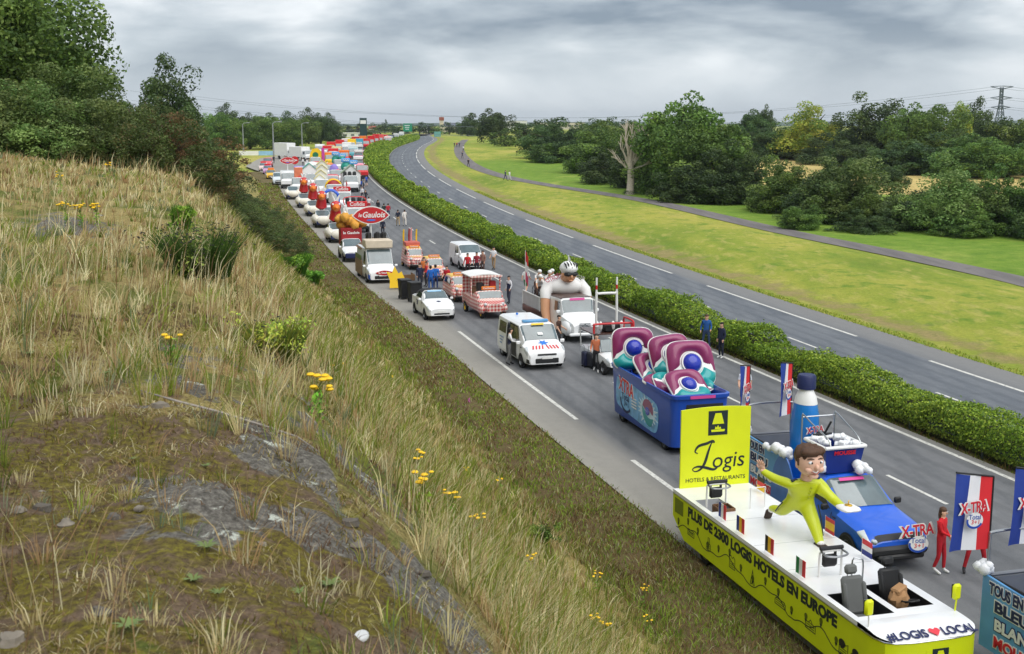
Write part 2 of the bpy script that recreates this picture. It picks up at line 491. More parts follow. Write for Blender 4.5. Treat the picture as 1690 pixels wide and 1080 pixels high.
def asphalt(name, dark, light, dust):
    m, t, p, pos = new_mat(name)
    uv = t.nodes.new('ShaderNodeAttribute'); uv.attribute_name = 'col'       # r: across the road 0-1
    s = t.nodes.new('ShaderNodeSeparateColor'); t.links.new(uv.outputs['Color'], s.inputs[0])
    st = t.nodes.new('ShaderNodeMapping'); st.inputs['Scale'].default_value = (1, .12, 1); st.inputs['Rotation'].default_value = (0, 0, -.27)
    t.links.new(pos, st.inputs['Vector'])
    a = tnoise(t, st.outputs[0], .8, 6, .6); b = tnoise(t, pos, 2.2, 6, .65); c_ = tnoise(t, pos, 60, 3, .8); d_ = tnoise(t, st.outputs[0], 2.6, 6, .7, .3)
    col = tmix(t, tstep(t, a, .35, .68), dark, light)
    col = tmix(t, tmath(t, 'MULTIPLY', tstep(t, d_, .50, .72), .45), col, light)
    tr = tmath(t, 'ABSOLUTE', tmath(t, 'SINE', tmath(t, 'ADD', tmath(t, 'MULTIPLY', s.outputs[2], 3.55), tmath(t, 'MULTIPLY', a, .5))))
    col = tmix(t, tmath(t, 'MULTIPLY', tstep(t, tr, .72, 1.0), .35), col, tuple(v * .72 for v in dark))
    col = tmix(t, tmath(t, 'MULTIPLY', tstep(t, tnoise(t, pos, .45, 5, .6, .6), .60, .66), .35), col, tuple(v * .75 for v in dark))
    col = tmix(t, s.outputs[1], col, tmix(t, tstep(t, b, .35, .7), dust, tuple(v * .82 for v in dust)))
    col = tmix(t, 1.0, col, tramp(t, c_, [(.3, (.80, .80, .80)), (.7, (1.14, 1.14, 1.14))]), 'MULTIPLY')
    col = tmix(t, 1.0, col, tramp(t, b, [(.3, (.90, .90, .90)), (.7, (1.06, 1.06, 1.06))]), 'MULTIPLY')
    t.links.new(col, p.inputs['Base Color']); p.inputs['Roughness'].default_value = .85
    tbump(t, p, c_, .5, .01)
    return m
M_road = asphalt('asphalt', lin((101, 103, 106)), lin((119, 120, 122)), lin((160, 156, 147)))
M_road2 = asphalt('asphalt_far_side', lin((99, 104, 111)), lin((116, 120, 125)), lin((136, 135, 133)))
M_path = asphalt('path_asphalt', lin((106, 102, 102)), lin((124, 119, 117)), lin((132, 127, 122)))
m, t, p, pos = new_mat('road_paint')
nb_ = tnoise(t, pos, 9, 8, .75); nc_ = tnoise(t, pos, 2, 4, .6)
c = tmix(t, tstep(t, nb_, .50, .64), lin((212, 211, 204)), lin((146, 145, 142)))
c = tmix(t, tmath(t, 'MULTIPLY', tstep(t, nc_, .45, .7), .5), c, lin((178, 176, 168)))
t.links.new(c, p.inputs['Base Color']); p.inputs['Roughness'].default_value = .7
M_paint = m

# ------------------------------------------------------------------ hillside sheet
ya = np.concatenate([np.arange(-6, 3, .5), np.arange(3, 16, .14), np.arange(16, 40, .3), np.arange(40, 90, .8), np.arange(90, 236, 2.5)])
aa = np.concatenate([np.arange(-70, -20, 3.), np.arange(-20, -6, .6), np.arange(-6, 4, .13), np.arange(4, 13.61, .22)])
YY, AA = np.meshgrid(ya, aa, indexing='ij')
XX = xa(AA, YY)
ZZ = hill_z(XX, YY)
rock = .9 * sst(-.6, .3, AA) * sst(2.0, 1.1, AA) * sst(3.5, 5, YY) * sst(11.5, 8, YY) * sst(.45, .56, fbm(XX, YY, 34, 1.7, 5))
rock = np.maximum(rock, .62 * sst(1, 2.6, AA) * sst(6.5, 3.5, AA) * sst(22, 10, YY) * (fbm(XX, YY, 31, .5, 3) > .52))
rock = np.maximum(rock, .7 * np.exp(-((AA + 1.5) / 1.3) ** 2 - ((YY - 20) / 3.) ** 2))
ZZ = ZZ + np.clip(rock, 0, 1) * (np.abs(fbm(XX, YY, 41, 2.2, 4) - .5) * .28 - .03)
moss = sst(2.6, .6, AA) * sst(9.0, 6.0, YY + .5 * AA) * sst(-6, -1.5, AA) * (.45 + .7 * fbm(XX, YY, 22, .8, 3))
vrg = sst(10.2, 11.0, AA)
ZZ = ZZ + np.clip(moss, 0, 1) * (fbm(XX, YY, 51, 9, 2) - .5) * .06
hv = np.stack([XX, YY, ZZ], -1).reshape(-1, 3)
hc = np.stack([rock, moss, vrg], -1).reshape(-1, 3)
hillside = ob('hillside', np_mesh('hillside', hv, grid_faces(*XX.shape)[:, ::-1], np.clip(hc, 0, 1), True), MATS['hillside'], kind='structure')

# ------------------------------------------------------------------ open ground sheet
yg = np.concatenate([np.arange(-20, 60, 3.), np.arange(60, 200, 3.), np.arange(200, 460, 6.), np.arange(460, 800, 20.), np.geomspace(800, 9000, 24)])
ag = np.concatenate([-np.geomspace(4000, 120, 16), np.arange(-110, -13, 8.), [-9, -4, 0, 5, 10, 13.4, 15, 20, 26, 29, 33, 36, 38], np.arange(40, 80, 1.5), np.arange(80, 200, 5.), np.geomspace(210, 5000, 22)])
YG, AG = np.meshgrid(yg, ag, indexing='ij')
XG = AG + xD(np.minimum(YG, 740)) - 26.2459
ZG = zr(YG)
ZG = ZG - .35 * sst(22, 14.5, AG) * sst(-5, 0, AG) * (YG < 420) - .15 * sst(10, 16, AG) * sst(46, 40, AG)
ZG = np.where((AG < 13.3) & (YG < 215), ZG - 1.2, ZG)
dR = XG - xR(YG)                                     # right of the far carriageway's edge line
PATHP = [(1760, 482), (1690, 465), (1560, 437), (1430, 410), (1300, 385), (1180, 357), (1100, 338), (1030, 325), (960, 315), (900, 305), (860, 299), (826, 291), (800, 283), (781, 275), (768, 265), (760, 256), (757, 246), (760, 238), (768, 231)]
pw = np.array([at(*q)[:2] for q in PATHP])
o = np.argsort(pw[:, 1]); xP = lambda y: np.interp(y, pw[o, 1], pw[o, 0])
dP = XG - xP(YG)
und = (fbm(XG, YG, 60, .05, 3) - .5)
ZG = ZG + sst(3, 10, dR) * sst(-1.5, -6, dP) * (.45 + und * .6) + sst(2, 8, dP) * und * .8 * sst(500, 200, YG)
lawn = np.maximum(sst(-4, 4, dP) * .85, .5 * sst(-14, -2, dP) * fbm(XG, YG, 64, .08, 3)) * sst(330, 250, YG)
lawn = np.maximum(lawn, .75 * sst(800, 500, YG) * sst(300, 420, YG) * (AG > 45) * .6)
vl = (AG < 8) & (YG > 180)
lawn = np.where(vl, .15 + .3 * fbm(XG, YG, 66, .03, 2), lawn)
dryf = ((AG > 60) & (YG > 165) & (YG < 330)) * sst(165, 185, YG) * sst(330, 300, YG) * sst(75, 95, AG)
dryf = np.where(vl, .45 * sst(230, 260, YG) * sst(420, 300, YG) + dryf, dryf)
bare = np.where((AG > 14) & (AG < 27 + .0 * YG) , .9, 0) + sst(1.6, 3.2, dR) * sst(9, 4, dR) * .58 + np.where((AG > 26.6) & (dR < 0), .8, 0)
ground = ob('ground', np_mesh('ground', np.stack([XG, YG, ZG], -1).reshape(-1, 3), grid_faces(*XG.shape)[:, ::-1],
            np.clip(np.stack([lawn, dryf, bare], -1).reshape(-1, 3), 0, 1), True), MATS['meadow'], kind='structure')

# ------------------------------------------------------------------ carriageways, path
ROADY = np.concatenate([np.arange(-6, 120, 2.), np.arange(120, 420, 4.), np.arange(420, 900, 12.)])
def ribbon(name, fx, offs, z, mat, ys=ROADY, cols=None, kind='structure', parent=None, wide=False):
    xs = []; 
    for i_, d in enumerate(offs):
        x, y = off(fx, ys, d - (wl(ys) * max(0, 1 - i_ / 3) if wide else 0)); xs.append(np.stack([x, y, zr(y) + z], -1))
    V = np.stack(xs, 1)
    C = None
    if cols is not None:
        cc = np.array(cols, float); cc[:, 2] = np.abs(np.array(offs)); C = np.broadcast_to(cc[None], (len(ys), len(offs), 3)).reshape(-1, 3)
    o = ob(name, np_mesh(name, V.reshape(-1, 3), grid_faces(len(ys), len(offs))[:, ::-1], C, True), mat, parent)
    if kind: o['kind'] = kind
    return o
# shoulder, lanes: dust weight in green channel
offsA = [-12.37, -11.9, -11.2, -10.8, -10.2, -6.8, -3.5, -.2, .1, .45]
dustA = [(0, .95, 0), (.1, .8, 0), (.15, .75, 0), (.2, .55, 0), (.3, .0, 0), (.5, 0, 0), (.7, 0, 0), (.9, .0, 0), (.95, .4, 0), (1, .8, 0)]
road = ribbon('road', xD, offsA, .012, M_road, cols=dustA, wide=True)
offsB = [-7.2, -6.9, -3.55, -.1, .2, 1.0, 2.05]
dustB = [(0, .7, 0), (.1, .0, 0), (.5, 0, 0), (.9, 0, 0), (.95, .55, 0), (.97, .8, 0), (1, .9, 0)]
road2 = ribbon('road', xR, offsB, .012, M_road2, cols=dustB)
# path: smooth spline through its bends
py_ = np.linspace(pw[:, 1].min(), pw[:, 1].max(), 120)
def smooth_path(y):
    k = np.linspace(-1, 1, 9); 
    return np.mean([np.interp(y + d * (3 + .05 * y), pw[o, 1], pw[o, 0]) for d in k], 0)
def ground_z(x, y):
    """height of the open ground sheet"""
    d = float(x - xR(y)); p_ = float(x - xP(y)); u_ = float(fbm(x, y, 60, .05, 3) - .5)
    return float(zr(y)) + float(sst(3, 10, d) * sst(-1.5, -6, p_)) * (.45 + u_ * .6) + float(sst(2, 8, p_) * sst(500, 200, y)) * u_ * .8
PV = []
for y in py_:
    for d in (-1.5, -.5, .5, 1.5):
        PV.append((float(smooth_path(y)) + d, y, float(zr(y)) + .06))
path = ob('path', np_mesh('path', np.array(PV), grid_faces(120, 4)[:, ::-1], np.tile(np.array([(0, .5, 0), (.5, 0, 0), (.5, 0, 0), (1, .5, 0)]), (120, 1)), True), M_path, kind='structure')

def dash(parent, fx, d, w, y0, y1, z=.02):
    n = max(2, int((y1 - y0) / 3) + 1)
    ys = np.linspace(y0, y1, n)
    o = ribbon('road_marking', fx, [d - w / 2, d + w / 2], z, M_paint, ys, kind=None, parent=parent)
    return o
cosr = .96
# shoulder line: 20 m strokes, 6 m gaps (anchored on the stroke the photo shows)
for k in range(-3, 24):
    y0 = 47.3 + k * 26 * cosr * (1 if k < 4 else 1.0)
    if y0 > -2: dash(road, xD, -10.67, .17, y0, y0 + 19.4)
for k in range(-3, 40):                               # wide lane-drop line: 3 m strokes
    y0 = 24.9 + k * 6.5 * cosr
    if 0 < y0 < 110 and True: 
        if k % 2 == 0: dash(road, xD, -6.92, .36, y0, y0 + 3.1)
for k in range(-3, 48):
    y0 = 35.1 + k * 13 * cosr
    if y0 > 0: dash(road, xD, -3.52, .13, y0, y0 + 3.0)
ribbon('road_marking', xD, [-.09, .09], .02, M_paint, ROADY, kind=None, parent=road)
for k in range(-2, 24):
    y0 = 60.4 + k * 26 * 1.0
    dash(road2, xR, 0, .19, y0 + 2, y0 + 21.5)
for k in range(-2, 48):
    y0 = 60 + k * 13
    dash(road2, xR, -3.6, .14, y0, y0 + 3)
ribbon('road_marking', xR, [-7.05, -6.88], .02, M_paint, ROADY, kind=None, parent=road2)
# ------------------------------------------------------------------ vegetation
def hill_hit(px, py, dz=0.):
    d = ray(px, py); t = 1.2
    while t < 260:
        x, y, z = d[0] * t, d[1] * t, CAMZ + d[2] * t
        h = float(hill_z(x, y)) + dz
        if z <= h: break
        t += max(.03, (z - h) * .35)
    return Vector((x, y, h - dz))
def blades(P, H, Wd, lean, cols, seed, bend=.5):
    """P (n,3) roots; each blade a bent tapering strip"""
    r = np.random.default_rng(seed); n = len(P)
    th = r.uniform(0, 2 * np.pi, n); 
    side = np.stack([np.cos(th), np.sin(th), np.zeros(n)], -1)
    L = lean
    up = np.array([0, 0, 1.])
    mid = P + up * (H * .55)[:, None] + L * (H * .35)[:, None]
    tip = P + up * (H * (1 - bend * .25))[:, None] + L * (H * .95)[:, None]
    w = (side * Wd[:, None])
    V = np.stack([P - w * .5, P + w * .5, mid + w * .38, mid - w * .38, tip], 1).reshape(-1, 3)
    i = np.arange(n)[:, None] * 5
    C = np.repeat(cols, 5, 0).reshape(n, 5, 3).copy()
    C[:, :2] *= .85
    return V, [i + np.array([[0, 1, 2, 3]]), i + np.array([[3, 2, 4]])], C.reshape(-1, 3)
STRAW = np.array([lin((186, 172, 124)), lin((172, 154, 108)), lin((158, 136, 94)), lin((198, 186, 146)), lin((146, 118, 80))])
GREEN = np.array([lin((110, 120, 46)), lin((92, 110, 38)), lin((126, 132, 58)), lin((82, 98, 34)), lin((116, 134, 48))])
BLUEG = np.array([lin((120, 136, 104)), lin((104, 124, 84)), lin((138, 148, 116))])
BROWN = np.array([lin((112, 88, 60)), lin((132, 104, 70)), lin((94, 76, 52))])
STRAW = STRAW * np.array([1.72, 1.82, 1.95]); GREEN = GREEN * 1.7; BLUEG = BLUEG * 1.2; BROWN = BROWN * 1.5
def pick(pal, n, r): return pal[r.integers(0, len(pal), n)] * r.uniform(.8, 1.2, (n, 1))
def tufts(y0, y1, dens, nb, hmul, seed, a0=-40, a1=10.9, wmin=.0042):
    r = np.random.default_rng(seed)
    amin = max(a0, -y1 * .62 - 2); 
    # area in (a,y) cut to a margin round the view cone
    A = (y1 - y0) * (a1 - amin); n = int(A * dens)
    y = r.uniform(y0, y1, n); a = r.uniform(amin, a1, n)
    x = xa(a, y)
    keep = (x > -.50 * y - 1.8) & (x < .50 * y + 2.5)
    x, y, a = x[keep], y[keep], a[keep]
    patch = fbm(x, y, 70, .55, 3); patch2 = fbm(x, y, 75, 1.6, 2)
    rockm = sst(-.7, .2, a) * sst(2.0, 1.2, a) * sst(4, 5.2, y) * sst(10.5, 8, y)
    mossm = sst(2.0, -.4, a) * sst(9.0, 6.0, y + .5 * a) * sst(-6, -1.2, a)
    path_ = np.exp(-((a + 1.5) / 1.2) ** 2 - ((y - 20) / 3.) ** 2)
    pr = np.clip(.25 + 1.5 * (patch2 - .30), .12, 1) * (1 - .70 * rockm) * (1 - .72 * mossm) * (1 - .8 * path_)
    pr = np.where(a > 1.8, np.clip(pr + .35, 0, 1), pr)
    keep = r.random(len(x)) < pr
    x, y, a, patch, rockm, mossm = x[keep], y[keep], a[keep], patch[keep], rockm[keep], mossm[keep]
    n = len(x)
    # tuft character
    slope = sst(1.3, 3.0, a)
    hh = (.16 + .20 * r.random(n) ** 1.5 + .24 * slope * r.random(n) + .14 * sst(.5, .7, patch)) * hmul * (1 - .28 * (1 - slope) * sst(6, 12, y)) * (1 - .45 * mossm) * (1 - .45 * sst(9, 10.8, a))
    kind = r.random(n)
    gshare = .38 + .30 * slope + .5 * (patch - .5) - .10 * sst(12, 30, y) * (1 - slope)
    tcol = np.where((kind < gshare)[:, None], pick(GREEN, n, r), pick(STRAW, n, r))
    bl = (kind > .93) & (slope < .5)
    tcol = np.where(bl[:, None], pick(BLUEG, n, r), tcol)
    k = r.integers(max(3, nb // 2), nb + nb // 2 + 1, n)
    idx = np.repeat(np.arange(n), k); N = len(idx)
    sp = (.025 + .05 * r.random(n))[idx]
    th = r.uniform(0, 2 * np.pi, N); rr = sp * np.sqrt(r.random(N))
    bx, by = x[idx] + rr * np.cos(th), y[idx] + rr * np.sin(th)
    bz = hill_z(bx, by) - .012
    wind = np.array([.30, -.05, 0])
    ln = np.stack([np.cos(th), np.sin(th), np.zeros(N)], -1) * r.uniform(.1, .75, N)[:, None] + wind * r.uniform(0, 1, N)[:, None]
    dist = np.hypot(bx, by)
    H = hh[idx] * r.uniform(.45, 1.25, N); Wd = np.maximum(wmin, dist * .00062) * r.uniform(.7, 1.5, N)
    C = tcol[idx] * r.uniform(.75, 1.25, (N, 1))
    mixs = r.random(N) < .22
    C[mixs] = pick(STRAW, mixs.sum(), r)
    return np.stack([bx, by, bz], -1), H, Wd, ln, C
M_grass = M_attr('grass_blades', .8, .45)
def grass_obj(name, sets, label):
    Vs, F4, F3, Cs = [], [], [], []; k = 0
    for i, (P, H, Wd, L, C) in enumerate(sets):
        v, f, c = blades(P, H, Wd, L, C, 90 + i)
        Vs.append(v); Cs.append(c); F4.append(f[0] + k); F3.append(f[1] + k); k += len(v)
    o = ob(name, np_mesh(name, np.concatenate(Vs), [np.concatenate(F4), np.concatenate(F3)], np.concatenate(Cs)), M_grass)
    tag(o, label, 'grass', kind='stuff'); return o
sets = [tufts(2.2, 8, 85, 18, .95, 1), tufts(8, 20, 34, 15, 1.05, 2), tufts(20, 48, 15, 10, 1.0, 3), tufts(48, 100, 4.5, 8, 1.05, 4, a0=-6)]
# seed stalks, taller and thin
def stalks(n, y0, y1, seed):
    r = np.random.default_rng(seed)
    y = r.uniform(y0, y1, n); a = r.uniform(-.52 * y1, 10.3, n); x = xa(a, y)
    kp = (x > -.5 * y - 1.5) & (x < .5 * y + 2) & (fbm(x, y, 81, .5, 2) > .42) & ~((a > -.9) & (a < 1.5) & (y > 4.5) & (y < 9.5) & (r.random(n) < .8))
    x, y = x[kp], y[kp]; n = len(x)
    L = np.stack([r.normal(.18, .22, n), r.normal(0, .2, n), np.zeros(n)], -1)
    return np.stack([x, y, hill_z(x, y) - .01], -1), r.uniform(.35, .8, n), np.maximum(.0045, y * .0006) * r.uniform(.8, 1.2, n), L, pick(np.concatenate([STRAW, BROWN[:1]]), n, r)
sets += [stalks(5200, 2.5, 14, 5), stalks(9000, 14, 48, 6)]
def litter(n, seed):
    r = np.random.default_rng(seed); y = 2.3 + 9.5 * r.random(n) ** 1.3; a = r.uniform(-5.5, 2.4, n); x = xa(a, y)
    kp = (np.abs(x) < .5 * y + 1.2) & (fbm(x, y, 83, 1.3, 3) > .36) & ~((a > -.2) & (a < 1.6) & (y > 4.5) & (y < 9) & (fbm(x, y, 34, 1.1, 4) > .43) & (r.random(n) < .85)); x, y = x[kp], y[kp]; n = len(x)
    L = np.stack([r.normal(0, .9, n), r.normal(0, .9, n), np.zeros(n)], -1)
    t_ = fbm(x, y, 85, 2.2, 3) + r.normal(0, .07, n)
    pal = np.where((t_ < .46)[:, None], pick(1.5 * np.array([lin((92, 72, 54)), lin((120, 98, 74)), lin((104, 92, 78))]), n, r), np.where((t_ < .56)[:, None], pick(1.3 * np.array([lin((112, 108, 40)), lin((132, 126, 50)), lin((98, 92, 40))]), n, r), pick(STRAW, n, r) * .7))
    return np.stack([x, y, hill_z(x, y) - .006], -1), r.uniform(.012, .055, n), np.maximum(.004, y * .0009) * r.uniform(.7, 1.6, n), L, pal
sets.append(litter(120000, 9))
for n_, y0_, y1_, sd_ in ((5000, 4, 16, 12), (9000, 16, 60, 13)):
    P_, H_, W_, L_, C_ = stalks(n_, y0_, y1_, sd_); kp_ = hill_a(P_[:, 0], P_[:, 1]) > 1.6; sets.append((P_[kp_], H_[kp_] * 1.05, W_[kp_] * 1.6, L_[kp_] * .7, pick(GREEN * .95, kp_.sum(), np.random.default_rng(sd_))))
grass_obj('dry_grass', sets, 'dry straw and green wild grass covering the hillside')
# seed heads on stalks are part of the grass: short fat blades at the tips come with the stalk set above
# roadside verge: short worn turf
def verge_set(y0, y1, dens, seed):
    r = np.random.default_rng(seed); n = int((y1 - y0) * 3.2 * dens)
    y = r.uniform(y0, y1, n); a = r.uniform(10.0, 13.4, n) + np.abs(r.normal(0, .12, n)); x = xa(a, y)
    kp = (r.random(n) < np.clip(.2 + 1.6 * (fbm(x, y, 91, 1.2, 3) - .3), .1, 1)) & (np.abs(x) < .5 * y + 2)
    x, y, a = x[kp], y[kp], a[kp]; n = len(x)
    g = r.random(n) < .34 + .9 * (fbm(x, y, 93, .6, 2) - .4)
    C = np.where(g[:, None], pick(GREEN, n, r), np.where((r.random(n) < .6)[:, None], pick(BROWN, n, r) * .8, pick(STRAW, n, r) * .5))
    L = np.stack([r.normal(0, .5, n), r.normal(0, .5, n), np.zeros(n)], -1)
    return np.stack([x, y, hill_z(x, y) - .01], -1), r.uniform(.05, .20, n) * (1 + .8 * (a < 11)), np.maximum(.006, y * .00075) * r.uniform(.8, 1.6, n), L, C
grass_obj('verge_turf', [verge_set(14, 34, 620, 21), verge_set(34, 80, 240, 22), verge_set(80, 200, 40, 23)], 'short worn brown turf along the left pavement edge')
# rough grass edge and tufts on the far bank beside the other carriageway and under the hedge
def strip_set(fx, d0, d1, y0, y1, dens, h0, h1, pal, seed, z=0.):
    r = np.random.default_rng(seed); n = int((y1 - y0) * (d1 - d0) * dens)
    ys = r.uniform(y0, y1, n); d = r.uniform(d0, d1, n)
    g = (fx(ys + .5) - fx(ys - .5)); q = np.sqrt(1 + g * g)
    x = fx(ys) + d / q; y = ys - d * g / q
    L = np.stack([r.normal(0, .5, n), r.normal(0, .5, n), np.zeros(n)], -1)
    gz = zr(y) + (sst(3, 10, x - xR(y)) * sst(-1.5, -6, x - xP(y)) * (.45 + (fbm(x, y, 60, .05, 3) - .5) * .6) if fx is xR and d0 > 0 else -.12)
    return np.stack([x, y, gz - .01], -1), r.uniform(h0, h1, n), np.maximum(.01, y * .0008) * r.uniform(.8, 1.5, n), L, pick(pal, n, r)
YG_ = np.array([lin((150, 154, 66)), lin((128, 140, 52)), lin((172, 164, 88)), lin((112, 130, 44))])
grass_obj('bank_grass', [strip_set(xR, 1.95, 2.7, 44, 180, 70, .05, .16, YG_ * 1.3, 31)], 'yellow green mown grass on the bank right of the far carriageway')
grass_obj('hedge_foot_grass', [strip_set(xD, .35, 1.0, 28, 150, 60, .1, .3, np.concatenate([GREEN * .8, BROWN]), 34)], 'rough grass and weeds at the foot of the median hedge')

# ---- leaf clouds
def leaf_cloud(cl, rad, per, size, pal, seed, up=.35, squash=(1, 1, 1), shell=.8, pal_w=None):
    """cl (m,3) clump centres, rad (m,) radii, per leaves per clump"""
    r = np.random.default_rng(seed); m = len(cl)
    idx = np.repeat(np.arange(m), per); n = len(idx)
    d = r.normal(size=(n, 3)); d[:, 2] += up; d /= np.linalg.norm(d, axis=1)[:, None]
    rr = rad[idx] * (shell + (1.12 - shell) * r.random(n))
    inner = r.random(n) < .15; rr[inner] *= r.random(inner.sum())
    c = cl[idx] + d * rr[:, None] * np.array(squash)
    nrm = d + r.normal(size=(n, 3)) * .55; nrm /= np.linalg.norm(nrm, axis=1)[:, None]
    t = np.cross(nrm, r.normal(size=(n, 3))); t /= np.linalg.norm(t, axis=1)[:, None] + 1e-9
    b = np.cross(nrm, t)
    s = size * r.uniform(.55, 1.4, n)[:, None]
    V = np.stack([c - t * s, c - b * s * .55, c + t * s, c + b * s * .55], 1).reshape(-1, 3)
    i = np.arange(n)[:, None] * 4
    cc = r.uniform(.78, 1.22, m)[idx][:, None]
    ch = r.integers(0, len(pal), m)
    mixp = r.random(n) < .35
    pi = np.where(mixp, r.integers(0, len(pal), n), ch[idx])
    C = pal[pi] * cc * r.uniform(.8, 1.2, (n, 1))
    return V, i + np.array([[0, 1, 2, 3]]), np.repeat(C * LEAFGAIN, 4, 0)
LEAFGAIN = np.array([2.25, 2.2, 1.95])
OAK = np.array([lin((58, 78, 34)), lin((70, 92, 40)), lin((48, 68, 32)), lin((82, 100, 46))])
DARK = np.array([lin((42, 60, 32)), lin((52, 70, 38)), lin((36, 52, 30)), lin((60, 76, 40))])
SILV = np.array([lin((70, 88, 44)), lin((84, 100, 54)), lin((60, 80, 40)), lin((92, 106, 62))])
YELW = np.array([lin((110, 118, 46)), lin((92, 108, 44)), lin((126, 124, 52)), lin((76, 96, 40))])
GORSE = np.array([lin((50, 62, 34)), lin((64, 76, 38)), lin((74, 66, 42)), lin((44, 56, 32)), lin((58, 72, 36))])
GORSB = np.array([lin((84, 62, 44)), lin((94, 74, 50)), lin((70, 56, 40)), lin((60, 66, 38))])
HEDGE = 1.6 * np.array([lin((84, 112, 32)), lin((112, 138, 38)), lin((78, 104, 32)), lin((134, 152, 50)), lin((100, 122, 40))])
BROOM = np.array([lin((84, 122, 40)), lin((108, 142, 48)), lin((68, 104, 36))])
M_leaf = M_attr('leaves', .6, .28, spec=.35)
M_bark = M('bark', (84, 74, 60), .95, var=.4, scale=14, bump=.8, bscale=25)
M_deadbark = M('dead_bark', (196, 184, 168), .95, var=.35, scale=10, bump=.8, bscale=20)
def crown_clumps(seed, n, z0=.22, z1=1., w=.40, top=.55, lob=.30):
    """unit tree: height 1; clumps on an uneven envelope"""
    r = np.random.default_rng(seed)
    d = r.normal(size=(n, 3)); d[:, 2] = d[:, 2] * .9 + .18; d /= np.linalg.norm(d, axis=1)[:, None]
    th = np.arctan2(d[:, 1], d[:, 0])
    ph = r.uniform(0, 6.28, 4)
    env = 1 + lob * (.5 * np.sin(2 * th + ph[0]) + .35 * np.sin(3 * th + ph[1] + 3 * d[:, 2]) + .35 * np.sin(5 * d[:, 2] + ph[2]))
    sh = r.random(n) ** .45
    zc, hz_ = (z0 + z1) / 2, (z1 - z0) / 2
    rad = r.uniform(.07, .13, n)
    if z0 < .11:
        zz_ = z0 + .04 + np.abs(d[:, 2]) * (z1 - z0 - .1) * env * sh
    else:
        zc = z0 + .38 * (z1 - z0); zz_ = zc + np.where(d[:, 2] > 0, d[:, 2] * (z1 - zc - .05), d[:, 2] * (zc - z0)) * env * sh
    c = np.stack([d[:, 0] * w * env * sh, d[:, 1] * w * env * sh, zz_], -1)
    c[:, 2] = np.clip(c[:, 2], z0 * .7, z1 * 1.02)
    return c, rad
def trunk_mesh(seed, h=.62, r0=.028, limbs=7, lean=.03, spread=.3):
    r = random.Random(seed); mb = MB()
    pts = [(0, 0, -.02)]; 
    for k in range(1, 6):
        pts.append((pts[-1][0] + r.uniform(-lean, lean), pts[-1][1] + r.uniform(-lean, lean), h * k / 5))
    mb.tube(pts, [r0 * (1.25 - .95 * k / 5) for k in range(6)], 7)
    for k in range(limbs):
        b = pts[r.randint(2, 5)]; an = k * 2.4 + r.random(); L = r.uniform(.15, spread)
        e = (b[0] + math.cos(an) * L, b[1] + math.sin(an) * L, b[2] + r.uniform(.05, .28))
        mid = tuple((b[i] * .5 + e[i] * .5) + (.02 if i == 2 else 0) for i in range(3))
        mb.tube([b, mid, e], [r0 * .5, r0 * .34, r0 * .12], 5)
    return mb.mesh('trunk')
CROWNS = {}
def crown(kind):
    if kind in CROWNS: return CROWNS[kind]
    spec = dict(oak1=(1, 90, 105, .020, OAK, .18, .42, .30), oak2=(2, 80, 110, .020, OAK, .12, .44, .36), oak3=(3, 95, 100, .019, DARK, .15, .40, .32),
                dark1=(4, 85, 105, .019, DARK, .10, .40, .30), dark2=(5, 70, 120, .020, DARK, .18, .36, .40), yel=(6, 80, 110, .020, YELW, .15, .45, .34),
                silv=(7, 90, 130, .017, SILV, .02, .46, .26), bush1=(8, 85, 120, .020, OAK, .02, .48, .34), bush2=(9, 80, 120, .021, DARK, .0, .50, .36), bush3=(10, 85, 120, .019, SILV * .8, .0, .47, .30),
                near=(12, 150, 190, .0115, OAK, .15, .44, .36), lace=(13, 60, 60, .016, DARK, .2, .42, .42),
                gorse1=(14, 110, 130, .013, GORSE, .0, .50, .30), gorse2=(15, 110, 120, .013, GORSB, .0, .48, .34), gorse3=(16, 110, 130, .0135, GORSE * .85 + OAK[0] * .2, .0, .50, .30),
                far=(17, 40, 40, .034, DARK, .12, .42, .35), far2=(18, 40, 40, .034, OAK, .05, .46, .3))[kind]
    sd, n, per, size, pal, z0, w, lob = spec
    if kind not in ('near', 'lace', 'far', 'far2') and not kind.startswith('gorse'): n = int(n * 1.4); per = int(per * 1.7); size *= .82; z0 = z0 * .7
    c, rad = crown_clumps(sd, n, z0, 1., w, lob=lob)
    if kind.startswith('gorse'): rad = rad * .8
    v, f, col = leaf_cloud(c, rad, per, size, pal, sd)
    me = np_mesh('crown', v, f, col); me.materials.append(M_leaf)
    tm = trunk_mesh(sd, .6 if z0 > .05 else .45, .026 if z0 > .05 else .018, 9 if kind == 'lace' else 7); tm.materials.append(M_bark)
    CROWNS[kind] = (me, tm)
    return CROWNS[kind]
def tree(kind, loc, w, h, name, label, cat='tree', group=None, tint=None, rz=None):
    me, tm = crown(kind)
    e = empty(name, loc, rnd.uniform(0, 6.28) if rz is None else rz)
    e.scale = (w / .86, w / .86, h)
    a = link(bpy.data.objects.new('crown' if cat == 'tree' else 'foliage', me), e)
    b = link(bpy.data.objects.new('trunk' if cat == 'tree' else 'stem', tm), e)
    if tint: a.color = (*tint, 1)
    tag(e, label, cat, group)
    return e
def tree_px(kind, px, pyb, pyt, wpx, name, label, cat='tree', group=None, tint=None, dy=0.):
    """base seen at pixel (px,pyb), top at pyt, width wpx"""
    p_ = at(px, pyb)
    k = (p_.y * math.cos(TH) + (CAMZ - p_.z) * math.sin(TH)) / FPX
    return tree(kind, p_ - Vector((0, 0, .1)), wpx * 1.12 * k, (pyb - pyt) * k * 1.02, name, label, cat, group, tint)
G1 = 'trees beyond the stubble field'; G2 = 'bushes along the far edge of the lawn'; G3 = 'trees on the skyline'
